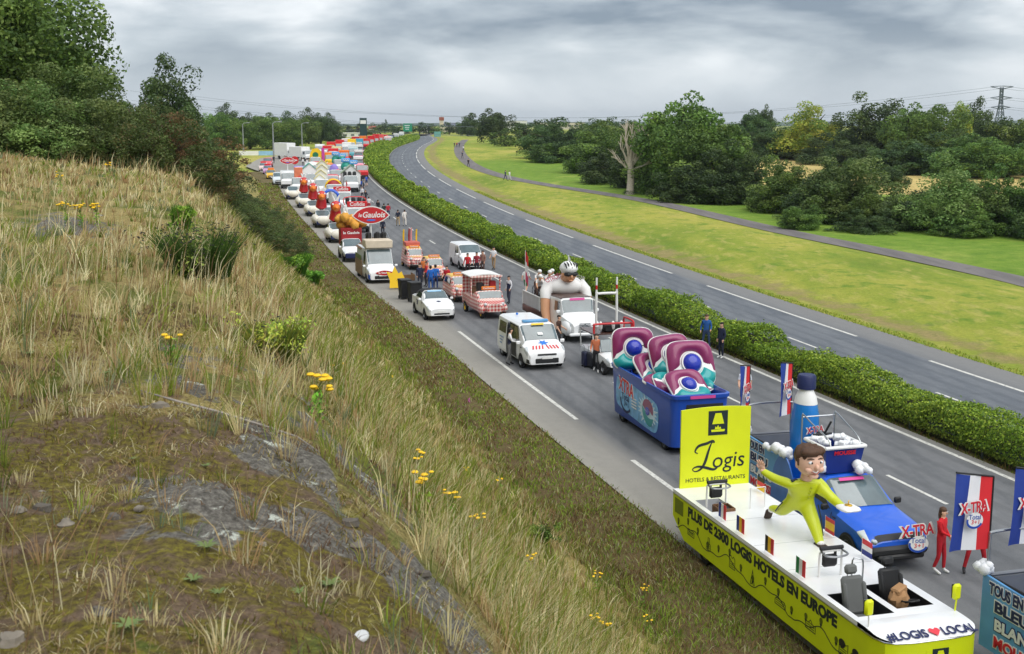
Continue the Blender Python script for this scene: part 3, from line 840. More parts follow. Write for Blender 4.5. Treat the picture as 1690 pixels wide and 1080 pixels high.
for a in [
    ('bush1', 1290, 348, 272, 100, 'leafy bush at the left end of the row beside the lawn'), ('bush2', 1345, 362, 300, 96, 'low dark bush second in the row beside the lawn'),
    ('bush3', 1402, 366, 262, 132, 'broad grey green bush in the middle of the lawn row'), ('bush1', 1448, 374, 318, 80, 'low leafy bush between two taller bushes beside the lawn'),
    ('bush2', 1492, 379, 322, 90, 'small dark bush left of the tall silvery cone bush'), ('silv', 1552, 380, 262, 138, 'tall silvery green cone shaped bush on the lawn edge'),
    ('bush3', 1622, 384, 300, 100, 'grey green bush right of the silvery cone bush'), ('bush1', 1678, 388, 280, 96, 'big leafy bush cut by the right picture edge'),
    ('bush2', 1735, 392, 290, 110, 'dark bush just outside the lawn row at the frame edge'), ('bush2', 1468, 306, 270, 44, 'small round dark bush standing in the stubble field'),
    ('bush2', 1378, 350, 256, 70, 'dark round bush rising behind the broad grey green bush'), ('bush1', 1320, 378, 340, 60, 'low bush spilling onto the lawn under the dark bush'),
    ('bush1', 1590, 390, 345, 80, 'low bright bush in front of the silvery cone bush'), ('bush2', 1425, 384, 350, 70, 'low dark bush at the front of the lawn row')]:
    tree_px(*a[:5], 'bush', a[5], 'bush', G2)
for a in [
    ('oak1', 1118, 322, 156, 138, 'tall spreading oak rising above the thicket behind the dead tree'), ('bush2', 1062, 312, 222, 96, 'dense dark tree right behind the dead trunk'),
    ('bush1', 1178, 328, 208, 128, 'rounded green tree at the right flank of the tall oak'), ('bush2', 1226, 334, 244, 90, 'dark low tree ending the thicket towards the field'),
    ('bush1', 1105, 318, 236, 110, 'leafy lower tree in front of the tall oak'), ('bush2', 1150, 334, 262, 96, 'dark bush under the oak in front of the thicket'),
    ('oak3', 905, 262, 206, 84, 'low tree left in the thicket beyond the curved path'), ('bush2', 945, 268, 204, 92, 'dark green tree in the thicket nearest the curving lawn'),
    ('bush1', 990, 285, 216, 100, 'bushy tree in the thicket between path and dead tree'), ('oak2', 1020, 280, 198, 80, 'taller bushy tree behind the thicket near the dead trunk'),
    ('bush2', 1002, 302, 250, 84, 'dark bush at the foot of the thicket by the lawn'), ('bush1', 922, 268, 236, 90, 'low bush fronting the thicket beside the lawn')]:
    tree_px(*a[:5], 'thicket_tree', a[5], 'tree', 'trees of the thicket behind the dead tree')
for a in [
    ('oak2', 1205, 252, 208, 66, 'low tree between the tall oak and the conifer'), ('dark2', 1238, 252, 180, 66, 'dark tree left of the small conifer'),
    ('dark2', 1262, 248, 172, 30, 'narrow conifer like tree poking above its neighbours'), ('oak3', 1300, 262, 206, 90, 'low dark tree between conifer and yellowish tree'),
    ('yel', 1337, 264, 176, 96, 'yellowish green broad tree beyond the field'), ('oak3', 1398, 266, 206, 66, 'dark low tree right of the yellowish tree'),
    ('oak3', 1446, 272, 163, 116, 'tallest dark oak of the row beyond the field'), ('oak1', 1496, 276, 172, 84, 'oak second from the tallest dark oak'),
    ('oak2', 1552, 278, 172, 96, 'broad oak left of the autumn tinted crown'), ('yel', 1583, 276, 176, 50, 'slightly golden tree in the row beyond the field'),
    ('dark1', 1606, 272, 170, 60, 'dark pine like tree below the pylon'), ('oak3', 1638, 286, 192, 96, 'dark green tree right below the pylon'), ('oak1', 1690, 288, 184, 90, 'tree at the right frame edge beyond the field'),
    ('oak3', 1412, 282, 236, 90, 'low dense tree along the field hedge under the tallest oak'), ('bush2', 1520, 288, 228, 110, 'bushy growth under the oaks along the field'), ('bush1', 1596, 292, 226, 110, 'leafy undergrowth tree left of the frame edge row'),
    ('bush2', 1268, 262, 218, 80, 'bush at the field corner below the conifer'), ('bush2', 1360, 270, 226, 80, 'bush under the yellowish tree'), ('oak2', 1665, 292, 232, 90, 'low leafy tree beneath the frame edge trees'), ('bush2', 1462, 288, 240, 80, 'dark bush between field and tallest oak')]:
    tree_px(*a[:5], 'field_tree', a[5], 'tree', G1)
tree_px('dark2', 813, 238, 179, 60, 'round_tree', 'dark round tree standing alone left of the thicket', 'tree')
tree_px('oak3', 772, 226, 190, 34, 'skyline_tree', 'rounded tree on the skyline left of the lone round tree', 'tree', G3)
for i, (px, yb, yt, w_) in enumerate([(835, 242, 210, 46), (868, 246, 206, 52), (890, 240, 200, 40), (560, 224, 211, 20), (574, 223, 207, 18), (590, 223, 205, 26), (612, 223, 202, 26), (628, 222, 207, 30), (648, 222, 206, 30), (664, 222, 204, 24), (692, 222, 203, 26), (708, 222, 205, 28), (722, 222, 206, 30), (742, 223, 203, 26), (756, 223, 206, 24), (788, 225, 204, 30), (980, 236, 199, 40), (1040, 236, 200, 40), (950, 232, 200, 34), (915, 232, 197, 36), (860, 228, 205, 30), (1185, 240, 206, 40), (1010, 232, 196, 30), (636, 221, 199, 8)]):
    tree_px('far' if i % 3 else 'far2', px, yb, yt, w_ * 1.25, 'skyline_tree', 'small dark tree in the hazy skyline row', 'tree', G3)
# left lawn: clipped plane trees and the dark wood behind
for i, (px, yb, yt, w_, k) in enumerate([(384, 248, 190, 56, 'oak1'), (412, 247, 192, 58, 'oak2'), (440, 246, 192, 60, 'oak1'), (468, 245, 193, 56, 'oak2'), (492, 243, 192, 60, 'oak1'), (360, 248, 186, 60, 'oak2')]):
    tree_px(k, px, yb, yt, w_, 'lawn_tree', 'green tree of the row on the lawn, %s' % ['hidden in part by the gorse hill', 'second from the hill', 'third from the hill', 'fourth from the hill', 'nearest the lamp post by the tents', 'deepest behind the gorse'][i], 'tree', 'trees in a row on the lawn')
for i, (px, yb, yt, w_, k) in enumerate([(510, 238, 183, 44, 'dark1'), (530, 238, 186, 44, 'dark2'), (545, 236, 190, 36, 'dark1'), (478, 236, 188, 50, 'dark1'), (440, 236, 186, 54, 'dark2'), (372, 236, 176, 50, 'dark1'), (408, 236, 186, 44, 'dark2')]):
    tree_px(k, px, yb, yt, w_, 'wood_tree', 'tall dark tree of the wood behind the lawn row, %s' % ['third from its right end', 'second from its right end', 'at its right end', 'fourth from its right end', 'in its middle', 'at its hillside end', 'next to the hillside end'][i], 'tree', 'dark wood behind the lawn')
# hill trees on the left
def hill_tree(kind, px, y, zoff, w, h, name, label, cat, group=None, tint=None):
    x = (px - 845) / FPX * y
    return tree(kind, (x, y, float(hill_z(x, y)) + zoff), w, h, name, label, cat, group, tint)
hill_tree('near', 20, 52, -.3, 8.5, 8.6, 'hill_tree', 'big leafy tree filling the top left corner', 'tree')
hill_tree('near', -60, 58, -.3, 8.0, 11., 'hill_tree', 'tall tree behind the corner tree at the frame edge', 'tree')
hill_tree('lace', 118, 60, -.3, 5.0, 6.6, 'hill_tree', 'airy tree with open twigs against the sky', 'tree')
hill_tree('near', 95, 66, -.5, 6.5, 5.6, 'hill_tree', 'leafy tree between corner tree and airy tree', 'tree')
hill_tree('dark1', 288, 92, -1.2, 6.2, 7.6, 'hill_tree', 'dark round tree behind the brown gorse crest', 'tree')
hill_tree('oak1', 352, 118, -2.5, 4.5, 5.6, 'hill_tree', 'small tree at the far end of the gorse crest', 'tree')
HB = 'shrubs on the hill crest'
for i, (px, y, w, h, k) in enumerate([(35, 44, 3.6, 2.6, 'silv'), (95, 43, 3.6, 2.8, 'silv'), (150, 43.5, 3.2, 2.5, 'bush3'), (-20, 43, 3.4, 2.7, 'bush3'), (190, 46, 3.2, 2.8, 'gorse1'), (60, 48, 4, 3.4, 'silv'), (130, 49, 4, 3.6, 'bush3')]):
    hill_tree(k, px, y, -.15, w, h, 'crest_shrub', ['silvery shrub second from the frame edge on the crest', 'silvery willow like shrub in the middle of the crest row', 'grey green shrub right of the willow like shrub', 'grey green shrub cut by the left frame edge', 'mixed green shrub where brown gorse begins', 'tall silvery shrub in the second crest row', 'tall grey green shrub in the second crest row'][i], 'shrub', HB)
gorse_spots = []
rg = random.Random(5)
for i in range(135):
    y = rg.uniform(43, 125); a = rg.uniform(-9, 10.0)
    if a > 6.5 and y < 58: continue
    if a < -4 and y < 46: continue
    if a > 2.2 and y < 60: continue
    if a > 6 and y < 78: continue
    gorse_spots.append((a, y))
gorse_spots.sort(key=lambda q: q[1])
ORD = ['first', 'second', 'third', 'fourth', 'fifth', 'sixth', 'seventh', 'eighth', 'ninth', 'tenth', 'eleventh', 'twelfth']
rank = {}
LB = ['olive gorse bush on the hill crest', 'brown withered gorse bush on the hill crest', 'dark gorse bush on the slope above the verge']
for i, (a, y) in enumerate(gorse_spots):
    x = float(xa(a, y))
    k = 'gorse2' if (i % 6 == 3 and a < 2) else ('gorse1' if i % 2 else 'gorse3')
    w = rg.uniform(2.3, 3.9); h = rg.uniform(1.6, 3.3) if a < 3 else rg.uniform(1.5, 2.7)
    sl = a > 2
    lab = LB[2] if sl else (LB[1] if k == 'gorse2' else LB[0])
    g_ = LB.index(lab); rank[g_] = rank.get(g_, -1) + 1
    lab2 = lab + (', %s from the near end' % ORD[rank[g_]] if rank[g_] < 12 else ' at its far end')
    tree(k, (x, y, float(hill_z(x, y)) - .25), w, h, 'gorse_bush', lab2, 'bush', {0: 'olive gorse on the crest', 1: 'brown gorse on the crest', 2: 'gorse on the slope'}[LB.index(lab)])

# ---- median hedge: two ragged sides and a wavy top of small leaves
def hedge_pts(y0, y1, dens, seed):
    r = np.random.default_rng(seed); n = int((y1 - y0) * dens)
    y = r.uniform(y0, y1, n)
    x0, _ = off(xD, y, .85); x1, _ = off(xR, y, -7.25)
    x1 = np.maximum(x1, x0 + 1.7)
    w = x1 - x0
    side = r.random(n); ws = np.minimum(w, 6)
    pt = ws / (ws + 2.6)
    top = side < pt
    hgt = 1.14 + .8 * (fbm(x0, y, 101, .22, 3) - .5) + .75 * (fbm(x0 * 3, y, 103, 1.1, 2) - .5)
    u = np.where(top, r.random(n), np.where(r.random(n) < .72, 0., 1.))
    u = np.clip(u + r.normal(0, .05, n) / w, -.2 / w, 1 + .2 / w)
    hh = hgt - .35 * sst(.60, .72, fbm(x0, y, 109, .45, 2)) + .40 * (fbm((x0 + u * w) * 1.0, y, 105, .9, 3) - .5)
    v = np.where(top, 1. + r.normal(0, .045, n) + .16 * (r.random(n) < .05) * r.random(n), r.random(n) ** .8)
    bul = .22 * np.sin(np.clip(v, 0, 1) * 3.14) * np.where(u < .3, -1, np.where(u > .7, 1, 0)) * (~top) + .22 * (fbm(y, v * 2, 107, .8, 2) - .5) * (~top)
    rd = np.minimum(1, 4 * np.minimum(u, 1 - u) * w / 1.6 + .72) 
    x = x0 + u * w + bul; z = zr(y) + .12 + v * (hh * np.where(top, np.clip(rd, .8, 1), 1) - .12)
    nrm = np.stack([np.where(top, 0, np.where(u < .5, -1., 1.)), np.zeros(n), np.where(top, 1., .35)], -1)
    return np.stack([x, y, z], -1), nrm
def hedge_leaves(y0, y1, dens, size, seed):
    P_, N_ = hedge_pts(y0, y1, dens, seed); r = np.random.default_rng(seed + 1); n = len(P_)
    nrm = N_ + r.normal(size=(n, 3)) * .7; nrm /= np.linalg.norm(nrm, axis=1)[:, None]
    t_ = np.cross(nrm, r.normal(size=(n, 3))); t_ /= np.linalg.norm(t_, axis=1)[:, None] + 1e-9; b_ = np.cross(nrm, t_)
    s = (size * (.55 + P_[:, 1] / 90) * r.uniform(.6, 1.4, n))[:, None]
    V = np.stack([P_ - t_ * s, P_ - b_ * s * .55, P_ + t_ * s, P_ + b_ * s * .55], 1).reshape(-1, 3)
    pn = fbm(P_[:, 0], P_[:, 1], 111, .35, 2)
    ci = np.clip((pn * 5 + r.normal(0, 1.1, n)).astype(int), 0, 4)
    C = HEDGE[ci] * r.uniform(.75, 1.25, (n, 1))
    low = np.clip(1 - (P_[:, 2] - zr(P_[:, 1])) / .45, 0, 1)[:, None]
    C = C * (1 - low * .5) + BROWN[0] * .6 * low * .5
    return V, np.arange(n)[:, None] * 4 + np.array([[0, 1, 2, 3]]), np.repeat(C, 4, 0)
hv_, hf_, hc_ = [], [], []; k = 0
for (y0, y1, dn, sz) in [(26, 60, 2300, .052), (60, 110, 1200, .054), (110, 200, 520, .062), (200, 360, 320, .060), (360, 700, 120, .058)]:
    v, f, c = hedge_leaves(y0, y1, dn, sz, int(y0)); hv_.append(v); hf_.append(f + k); hc_.append(c); k += len(v)
hedge = empty('hedge', (0, 0, 0)); tag(hedge, 'clipped green hedge running along the median between the two carriageways', 'hedge')
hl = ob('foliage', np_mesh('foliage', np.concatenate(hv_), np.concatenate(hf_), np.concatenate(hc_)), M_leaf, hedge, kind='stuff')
ysx = np.concatenate([np.arange(24, 200, 1.), np.arange(200, 700, 6.)])
V = []
for y in ysx:
    x0 = float(off(xD, y, 1.1)[0]); x1 = max(float(off(xR, y, -7.5)[0]), x0 + 1.5); z = float(zr(y))
    hg = .78 + .8 * (float(fbm(x0, y, 101, .22, 3)) - .5)
    V += [(x0, y, z - .1), (x0 + .05, y, z + hg * .8), (x0 + .25, y, z + hg), (x1 - .2, y, z + hg), (x1, y, z + hg * .8), (x1, y, z - .1)]
M_twig = M('hedge_twigs', (58, 62, 34), .95, var=.5, scale=9, bump=1., bscale=12)
ob('branches', np_mesh('branches', np.array(V), grid_faces(len(ysx), 6), None), M_twig, hedge)
# low steel guard rail in front of the hedge
M_rail = M('weathered_steel', (74, 82, 80), .6, .5, var=.3, scale=3)
rail = empty('guard_rail', (0, 0, 0)); tag(rail, 'low dark steel guard rail half hidden along the hedge foot', 'guard rail')
yr = np.arange(22, 150, 2.)
pr_ = [(-.03, .42), (.02, .47), (-.03, .55), (.02, .60), (-.03, .68)]
V = []
for y in yr:
    for dx_, z_ in pr_:
        x, yy = off(xD, y, .62 + dx_); V.append((float(x), float(yy), float(zr(yy)) + z_))
ob('rail', np_mesh('rail', np.array(V), grid_faces(len(yr), 5), None), M_rail, rail)
pm = MB().box((0, 0, .32), (.06, .1, .72), .01).mesh('post'); pm.materials.append(M_rail)
for y in np.arange(23, 150, 4.):
    x, yy = off(xD, y, .68); o_ = link(bpy.data.objects.new('post', pm), rail); o_.location = (float(x), float(yy), float(zr(yy)))

# ---- dead tree
def dead_tree():
    p_ = at(1040, 321); e = empty('dead_tree', p_)
    tag(e, 'bare bleached dead tree with ivy stump standing on the lawn', 'tree')
    r = random.Random(3)
    mb = MB()
    mb.tube([(0, 0, -.1), (0, 0, .5), (.05, 0, 2.2), (0, .05, 3.8), (.02, 0, 4.8)], [.80, .56, .48, .46, .38], 12)
    mb.build('trunk', M_deadbark, e)
    def limb(b, end, r0, sub):
        mb = MB(); b = Vector(b); end = Vector(end)
        pts = [b]; n = 6
        for i in range(1, n + 1):
            q = b.lerp(end, i / n) + Vector((r.uniform(-.12, .12), r.uniform(-.12, .12), r.uniform(-.08, .12) + .25 * math.sin(i / n * 3.1)))
            pts.append(q)
        r0 = r0 * 1.0; mb.tube(pts, [r0 * (1 - .8 * i / n) for i in range(n + 1)], 7)
        for _ in range(sub * 2 + 2):
            i = r.randint(1, n - 1); q = pts[i]; d = (end - b).normalized()
            t_ = q + d * r.uniform(.5, 1.3) + Vector((r.uniform(-.8, .8), r.uniform(-.8, .8), r.uniform(.1, .9)))
            mb.tube([q, q.lerp(t_, .5) + Vector((0, 0, .1)), t_], [r0 * .4, r0 * .28, r0 * .07], 5)
        mb.build('branch', M_deadbark, e)
    limb((-.1, 0, 4.2), (-1.0, .1, 9.8), .25, 4); limb((.15, 0, 4.4), (1.5, .2, 9.5), .23, 5); limb((.25, 0, 4.2), (2.9, -.1, 9.9), .22, 5)
    limb((.05, .1, 4.5), (.45, .4, 8.6), .22, 3); limb((.2, 0, 4.0), (3.5, .2, 7.4), .2, 4); limb((-.2, 0, 3.4), (-2.9, .2, 5.4), .17, 4)
    limb((.3, 0, 3.4), (3.9, -.1, 4.6), .15, 4); limb((-.25, 0, 4.0), (-1.8, .1, 7.4), .17, 3); limb((.1, .1, 4.6), (2.0, .5, 8.8), .18, 4); limb((0, -.1, 4.6), (.3, -.4, 10.2), .2, 4)
    c = np.array([[.75 * math.cos(i), .75 * math.sin(i), .22] for i in np.arange(0, 6.28, .6)]); 
    v, f, col = leaf_cloud(c, np.full(len(c), .34), 60, .07, DARK, 4); ob('ivy', np_mesh('ivy', v, f, col), M_leaf, e)
dead_tree()
# ------------------------------------------------------------------ shared paints
WHITE = M('white_paint', (236, 237, 238), .32, var=.05, coat=.4)
WHITE2 = M('white_plastic', (232, 232, 230), .5, var=.05)
BLUEP = M('blue_paint', (22, 92, 210), .3, var=.06, coat=.5)
BLUET = M('tub_blue', (16, 74, 178), .38, var=.08, coat=.3)
NAVY = M('navy', (22, 34, 84), .5, var=.1)
LIME = M('lime', (212, 226, 12), .45, var=.06, coat=.15)
LIMEP = M('lime_panel', (220, 229, 14), .5, var=.04)
INK = M('ink', (18, 34, 40), .6, var=.05)
GLASS = M('dark_glass', (38, 48, 54), .06, var=.15, scale=1.2, spec=.9, coat=.3)
WSCR = M('windscreen_glass', (92, 108, 112), .05, var=.3, scale=1.6, spec=1., coat=.6)
RUBBER = M('rubber', (26, 26, 27), .85, var=.2)
BLACKP = M('black_plastic', (28, 29, 31), .55, var=.15)
ALLOY = M('alloy', (150, 152, 155), .35, .8, var=.1)
CHROME = M('chrome', (200, 202, 205), .15, 1., var=.05)
TUBEM = M('steel_tube', (178, 182, 186), .3, .85, var=.1)
LAMP = M('lamp_glass', (206, 212, 216), .12, var=.2, spec=.8, coat=.5)
REDP = M('red_paint', (196, 30, 38), .4, var=.08, coat=.2)
DRED = M('deep_red', (150, 20, 28), .5, var=.1)
YELP = M('yellow_paint', (240, 196, 20), .45, var=.06)
ORNG = M('orange_paint', (232, 124, 28), .45, var=.08)
BROWNP = M('brown_paint', (74, 44, 34), .35, var=.12, coat=.3)
SKIN = M('skin', (214, 168, 140), .6, var=.06)
SKINS = M('statue_skin', (226, 182, 158), .45, var=.05)
HAIRB = M('brown_hair', (82, 56, 38), .7, var=.25, scale=20)
HAIRD = M('dark_hair', (38, 30, 26), .7, var=.25, scale=20)
GREY = M('grey_cloth', (112, 112, 112), .85, var=.1)
SEATG = M('seat_grey', (98, 100, 99), .8, var=.12)
SHOE = M('shoe_dark', (34, 34, 38), .7, var=.1)
SHOEW = M('shoe_white', (214, 214, 214), .7, var=.1)
FOAM = M('foam_white', (238, 240, 243), .8, var=.08, bump=.6, bscale=18)
PINKP = M('pink_print', (214, 72, 150), .5, var=.1)
PAPER = M('kraft_paper', (176, 134, 92), .8, var=.2, bump=.6, bscale=14)
TEALP = M('teal_plastic', (16, 150, 150), .3, var=.08, coat=.3)
MAGP = M('magenta_plastic', (136, 40, 92), .3, var=.08, coat=.3)
BALLB = M('ball_blue', (24, 46, 170), .25, var=.08, coat=.4)
SKYB = M('sky_blue_print', (96, 160, 214), .45, var=.22, scale=1.3, coat=.2)
LBLUE = M('light_blue_print', (150, 196, 230), .45, var=.15, scale=1.5)
BOTL = M('bottle_blue', (10, 122, 205), .3, var=.1, coat=.4)
def gingham(name, c1, c2, sc):
    m = bpy.data.materials.new(name); m.use_nodes = True; t = m.node_tree; p = t.nodes['Principled BSDF']
    co = t.nodes.new('ShaderNodeTexCoord'); s = t.nodes.new('ShaderNodeSeparateXYZ'); t.links.new(co.outputs['Object'], s.inputs[0])
    def stripe(ch):
        f = tmath(t, 'FRACT', tmath(t, 'MULTIPLY', ch, sc)); return tmath(t, 'GREATER_THAN', f, .5)
    h = tmath(t, 'ADD', s.outputs[0], s.outputs[1])
    a = tmath(t, 'MULTIPLY', tmath(t, 'ADD', stripe(h), stripe(s.outputs[2])), .5)
    c = tmix(t, a, c2, c1); t.links.new(c, p.inputs['Base Color']); p.inputs['Roughness'].default_value = .4
    MATS[name] = m; return m
GING = gingham('gingham', lin((196, 62, 62)), lin((240, 222, 212)), 5.)

# ------------------------------------------------------------------ lettering
_TX = {}
def text_mesh(s, size, ext=.006, offset=0., shear=0., spacing=1., align='CENTER'):
    key = (s, size, ext, offset, shear, spacing, align)
    if key in _TX: return _TX[key]
    cu = bpy.data.curves.new('lettering', 'FONT'); cu.body = s; cu.size = size; cu.extrude = ext; cu.offset = offset
    cu.shear = shear; cu.space_character = spacing; cu.align_x = align; cu.align_y = 'CENTER'; cu.resolution_u = 3
    o = bpy.data.objects.new('lettering', cu)
    me = bpy.data.meshes.new_from_object(o)
    bpy.data.objects.remove(o); bpy.data.curves.remove(cu)
    me.materials.clear()
    _TX[key] = me
    return me
def frame_mat(loc, right, up):
    r = Vector(right).normalized(); u = Vector(up).normalized(); n = r.cross(u).normalized(); u = n.cross(r)
    return Matrix(((r.x, u.x, n.x, loc[0]), (r.y, u.y, n.y, loc[1]), (r.z, u.z, n.z, loc[2]), (0, 0, 0, 1)))
def letter(parent, s, size, mat, loc, right, up, name='lettering', width=None, **k):
    me = text_mesh(s, size, **k).copy(); me.materials.append(mat)
    o = bpy.data.objects.new(name, me); link(o, parent)
    X = frame_mat(loc, right, up)
    if width:
        b0 = text_mesh(s, size, **dict(k, offset=0.)); w = max(v.co.x for v in b0.vertices) - min(v.co.x for v in b0.vertices)
        X = X @ Matrix.Diagonal((width / w, 1, 1, 1))
    o.matrix_local = X
    return o
def flat(parent, pts2, mat, loc, right, up, name, th=.006):
    """flat printed shape with thickness th, outline in local (right, up) metres"""
    mb = MB(); mb.prism(pts2, 0, th, 'z'); o = mb.build(name, mat, parent, angle=None); o.matrix_local = frame_mat(loc, right, up); return o
def stroke(parent, pts, r, mat, loc, right, up, name='lettering', th=.004):
    """a brush line in the plane"""
    mb = MB(); n = len(pts); P_ = [Vector((p[0], p[1], 0)) for p in pts]; vs = []
    rs = r if isinstance(r, list) else [r] * n
    for i, p in enumerate(P_):
        d = P_[min(i + 1, n - 1)] - P_[max(i - 1, 0)]; d.normalize(); s = Vector((-d.y, d.x, 0)) * rs[i]
        vs += [p + s, p - s, p + s + Vector((0, 0, th)), p - s + Vector((0, 0, th))]
    fs = []
    for i in range(n - 1):
        a, b = i * 4, i * 4 + 4
        fs += [(a + 2, b + 2, b + 3, a + 3), (a, a + 1, b + 1, b), (a, b, b + 2, a + 2), (a + 1, a + 3, b + 3, b + 1)]
    mb.add(vs, fs); o = mb.build(name, mat, parent, angle=None); o.matrix_local = frame_mat(loc, right, up); return o
def spline(pts, n=8):
    out = []
    for i in range(len(pts) - 1):
        p0 = pts[max(i - 1, 0)]; p1 = pts[i]; p2 = pts[i + 1]; p3 = pts[min(i + 2, len(pts) - 1)]
        for k in range(n):
            t = k / n
            out.append(tuple(.5 * ((2 * p1[j]) + (-p0[j] + p2[j]) * t + (2 * p0[j] - 5 * p1[j] + 4 * p2[j] - p3[j]) * t * t + (-p0[j] + 3 * p1[j] - 3 * p2[j] + p3[j]) * t ** 3) for j in range(len(p1))))
    out.append(tuple(pts[-1])); return out
def ellipse(cx, cz, a, b, n=20): return [(cx + a * math.cos(2 * math.pi * i / n), cz + b * math.sin(2 * math.pi * i / n)) for i in range(n)]
def copy_tree(o, parent=None):
    c = o.copy(); COL.objects.link(c); c.parent = parent
    for ch in o.children: copy_tree(ch, c)
    return c
def face(e, loc, fwd):
    e.location = loc; e.rotation_euler = (0, 0, math.atan2(fwd[1], fwd[0])); return e

# ------------------------------------------------------------------ vehicle bodies
class Body:
    """lofted car shell. stations: (x, zbottom, zbelt, ztop, halfwidth, halfwidth_top) from rear to front"""
    def __init__(s, st): s.st = sorted(st)
    def sec(s, x):
        st = s.st
        if x <= st[0][0]: q = st[0]
        elif x >= st[-1][0]: q = st[-1]
        else:
            for a, b in zip(st, st[1:]):
                if a[0] <= x <= b[0]:
                    t = (x - a[0]) / (b[0] - a[0] + 1e-9); q = tuple(a[i] + (b[i] - a[i]) * t for i in range(6)); break
        _, zb, zl, zt, w, wt = q
        h = zt - zl
        return [(w * .93, zb), (w * .985, zb + .10), (w, zb + .5 * (zl - zb)), (w * .985, zl), (wt + (w - wt) * .12, zt - min(.10, h * .35)), (wt * .86, zt - min(.02, h * .1)), (0, zt)]
    def pt(s, x, v):
        q = s.sec(x); i = min(int(v), 5); t = v - i
        return Vector((x, q[i][0] + (q[i + 1][0] - q[i][0]) * t, q[i][1] + (q[i + 1][1] - q[i][1]) * t))
    def nrm(s, x, v):
        e = .03
        v0 = min(max(v, .02), 5.98)
        a = s.pt(x + e, v0) - s.pt(x - e, v0); b = s.pt(x, v0 + .02) - s.pt(x, v0 - .02)
        n = b.cross(a)
        if n.length < 1e-9: return Vector((0, 0, 1))
        n.normalize()
        return n if (n.y > 0 or n.z > .3 or n.x > 0) else -n
    def shell(s, mb):
        xs = [q[0] for q in s.st]; V = []
        for x in xs:
            q = s.sec(x); V += [(x, y, z) for y, z in q] + [(x, -y, z) for y, z in q[-2::-1]]
        n = 13; F = []
        for i in range(len(xs) - 1):
            for k in range(n - 1): F.append((i * n + k, i * n + k + 1, (i + 1) * n + k + 1, (i + 1) * n + k))
            F.append((i * n + n - 1, i * n, (i + 1) * n, (i + 1) * n + n - 1))
        F.append(tuple(range(n))); F.append(tuple((len(xs) - 1) * n + k for k in range(n))[::-1])
        return mb.add(V, F)
    def patch(s, c, off=.008, n=5, side=1, mb=None):
        """c: four (x,v) corners; lies on the shell"""
        mb = mb or MB(); V = []
        for i in range(n + 1):
            for j in range(n + 1):
                a, b = i / n, j / n
                x = (c[0][0] * (1 - a) + c[1][0] * a) * (1 - b) + (c[3][0] * (1 - a) + c[2][0] * a) * b
                v = (c[0][1] * (1 - a) + c[1][1] * a) * (1 - b) + (c[3][1] * (1 - a) + c[2][1] * a) * b
                p = s.pt(x, v) + s.nrm(x, v) * off
                V.append((p.x, p.y * side, p.z))
        F = [(i * (n + 1) + j, i * (n + 1) + j + 1, (i + 1) * (n + 1) + j + 1, (i + 1) * (n + 1) + j) for i in range(n) for j in range(n)]
        mb.add(V, F); return mb
_WH = {}
def wheel_meshes(r, w, rim_mat, dark=False):
    key = (round(r, 3), round(w, 3), rim_mat.name)
    if key in _WH: return _WH[key]
    t = MB(); t.lathe([(r * .62, -w / 2), (r * .93, -w / 2), (r, -w * .36), (r, w * .36), (r * .93, w / 2), (r * .62, w / 2), (r * .6, w * .3), (r * .6, -w * .3), (r * .62, -w / 2)], axis='y', n=22)
    tm = t.mesh('wheel'); tm.materials.append(RUBBER)
    q = MB(); q.lathe([(.0001, w * .34), (r * .16, w * .36), (r * .2, w * .28), (r * .5, w * .2), (r * .56, w * .42), (r * .64, w * .45), (r * .64, -w * .45), (r * .5, -w * .3), (.0001, -w * .3)], axis='y', n=22)
    for k in range(5):
        a = k * 2 * math.pi / 5; q.box((math.cos(a) * r * .34, 0, math.sin(a) * r * .34), (r * .42, w * .66, r * .14), .01, Matrix.Rotation(-a, 3, 'Y'))
    rm = q.mesh('rim'); rm.materials.append(rim_mat)
    _WH[key] = (tm, rm); return _WH[key]
def wheel(parent, x, y, r, w=.2, rim=None):
    tm, rm = wheel_meshes(r, w, rim or ALLOY)
    a = link(bpy.data.objects.new('wheel', tm), parent); a.location = (x, y, r)
    b = link(bpy.data.objects.new('rim', rm), a)
    return a
def arch(parent, B, x, r, side, mat=None):
    """dark wheel opening lying on the body side"""
    mb = MB(); n = 16; V = []; 
    zc = r * .97
    w = max(B.sec(x)[2][0], B.sec(x)[1][0])
    V.append((x, side * (w + .004), zc))
    for k in range(n + 1):
        a = math.pi * (k / n) * 1.24 - math.pi * .12
        xx = x + math.cos(a) * r * 1.14; zz_ = zc + math.sin(a) * r * 1.14
        V.append((xx, side * (w + .004), max(zz_, B.sec(xx)[0][1] - .02)))
    F = [(0, i, i + 1) for i in range(1, n + 1)]
    mb.add(V, F); return mb.build('wheel_arch', mat or BLACKP, parent, angle=None)
def car(name, B, paint, wheels, wr, parts, rim=None, ww=.2, archm=None):
    e = empty(name); mb = MB(); B.shell(mb); mb.build('body', paint, e, angle=28)
    for x in wheels:
        w = B.sec(x)[2][0]
        for sd in (1, -1):
            arch(e, B, x, wr, sd, archm); wheel(e, x, sd * (w - ww * .5 + .025), wr, ww, rim)
    for p_ in parts:
        kind, mat, c = p_[0], p_[1], p_[2]
        opt = p_[3] if len(p_) > 3 else {}
        if kind in ('windscreen', 'rear_window', 'grille', 'bumper', 'hood_panel', 'roof_panel', 'stripe', 'lower_grille', 'roof'):
            mb = MB(); B.patch(c, opt.get('off', .014), opt.get('n', 10), 1, mb); B.patch(c, opt.get('off', .014), opt.get('n', 10), -1, mb)
            mb.build(kind, mat, e)
        else:
            for sd in opt.get('sides', (1, -1)):
                B.patch(c, opt.get('off', .018), opt.get('n', 8), sd).build(kind, mat, e)
    return e
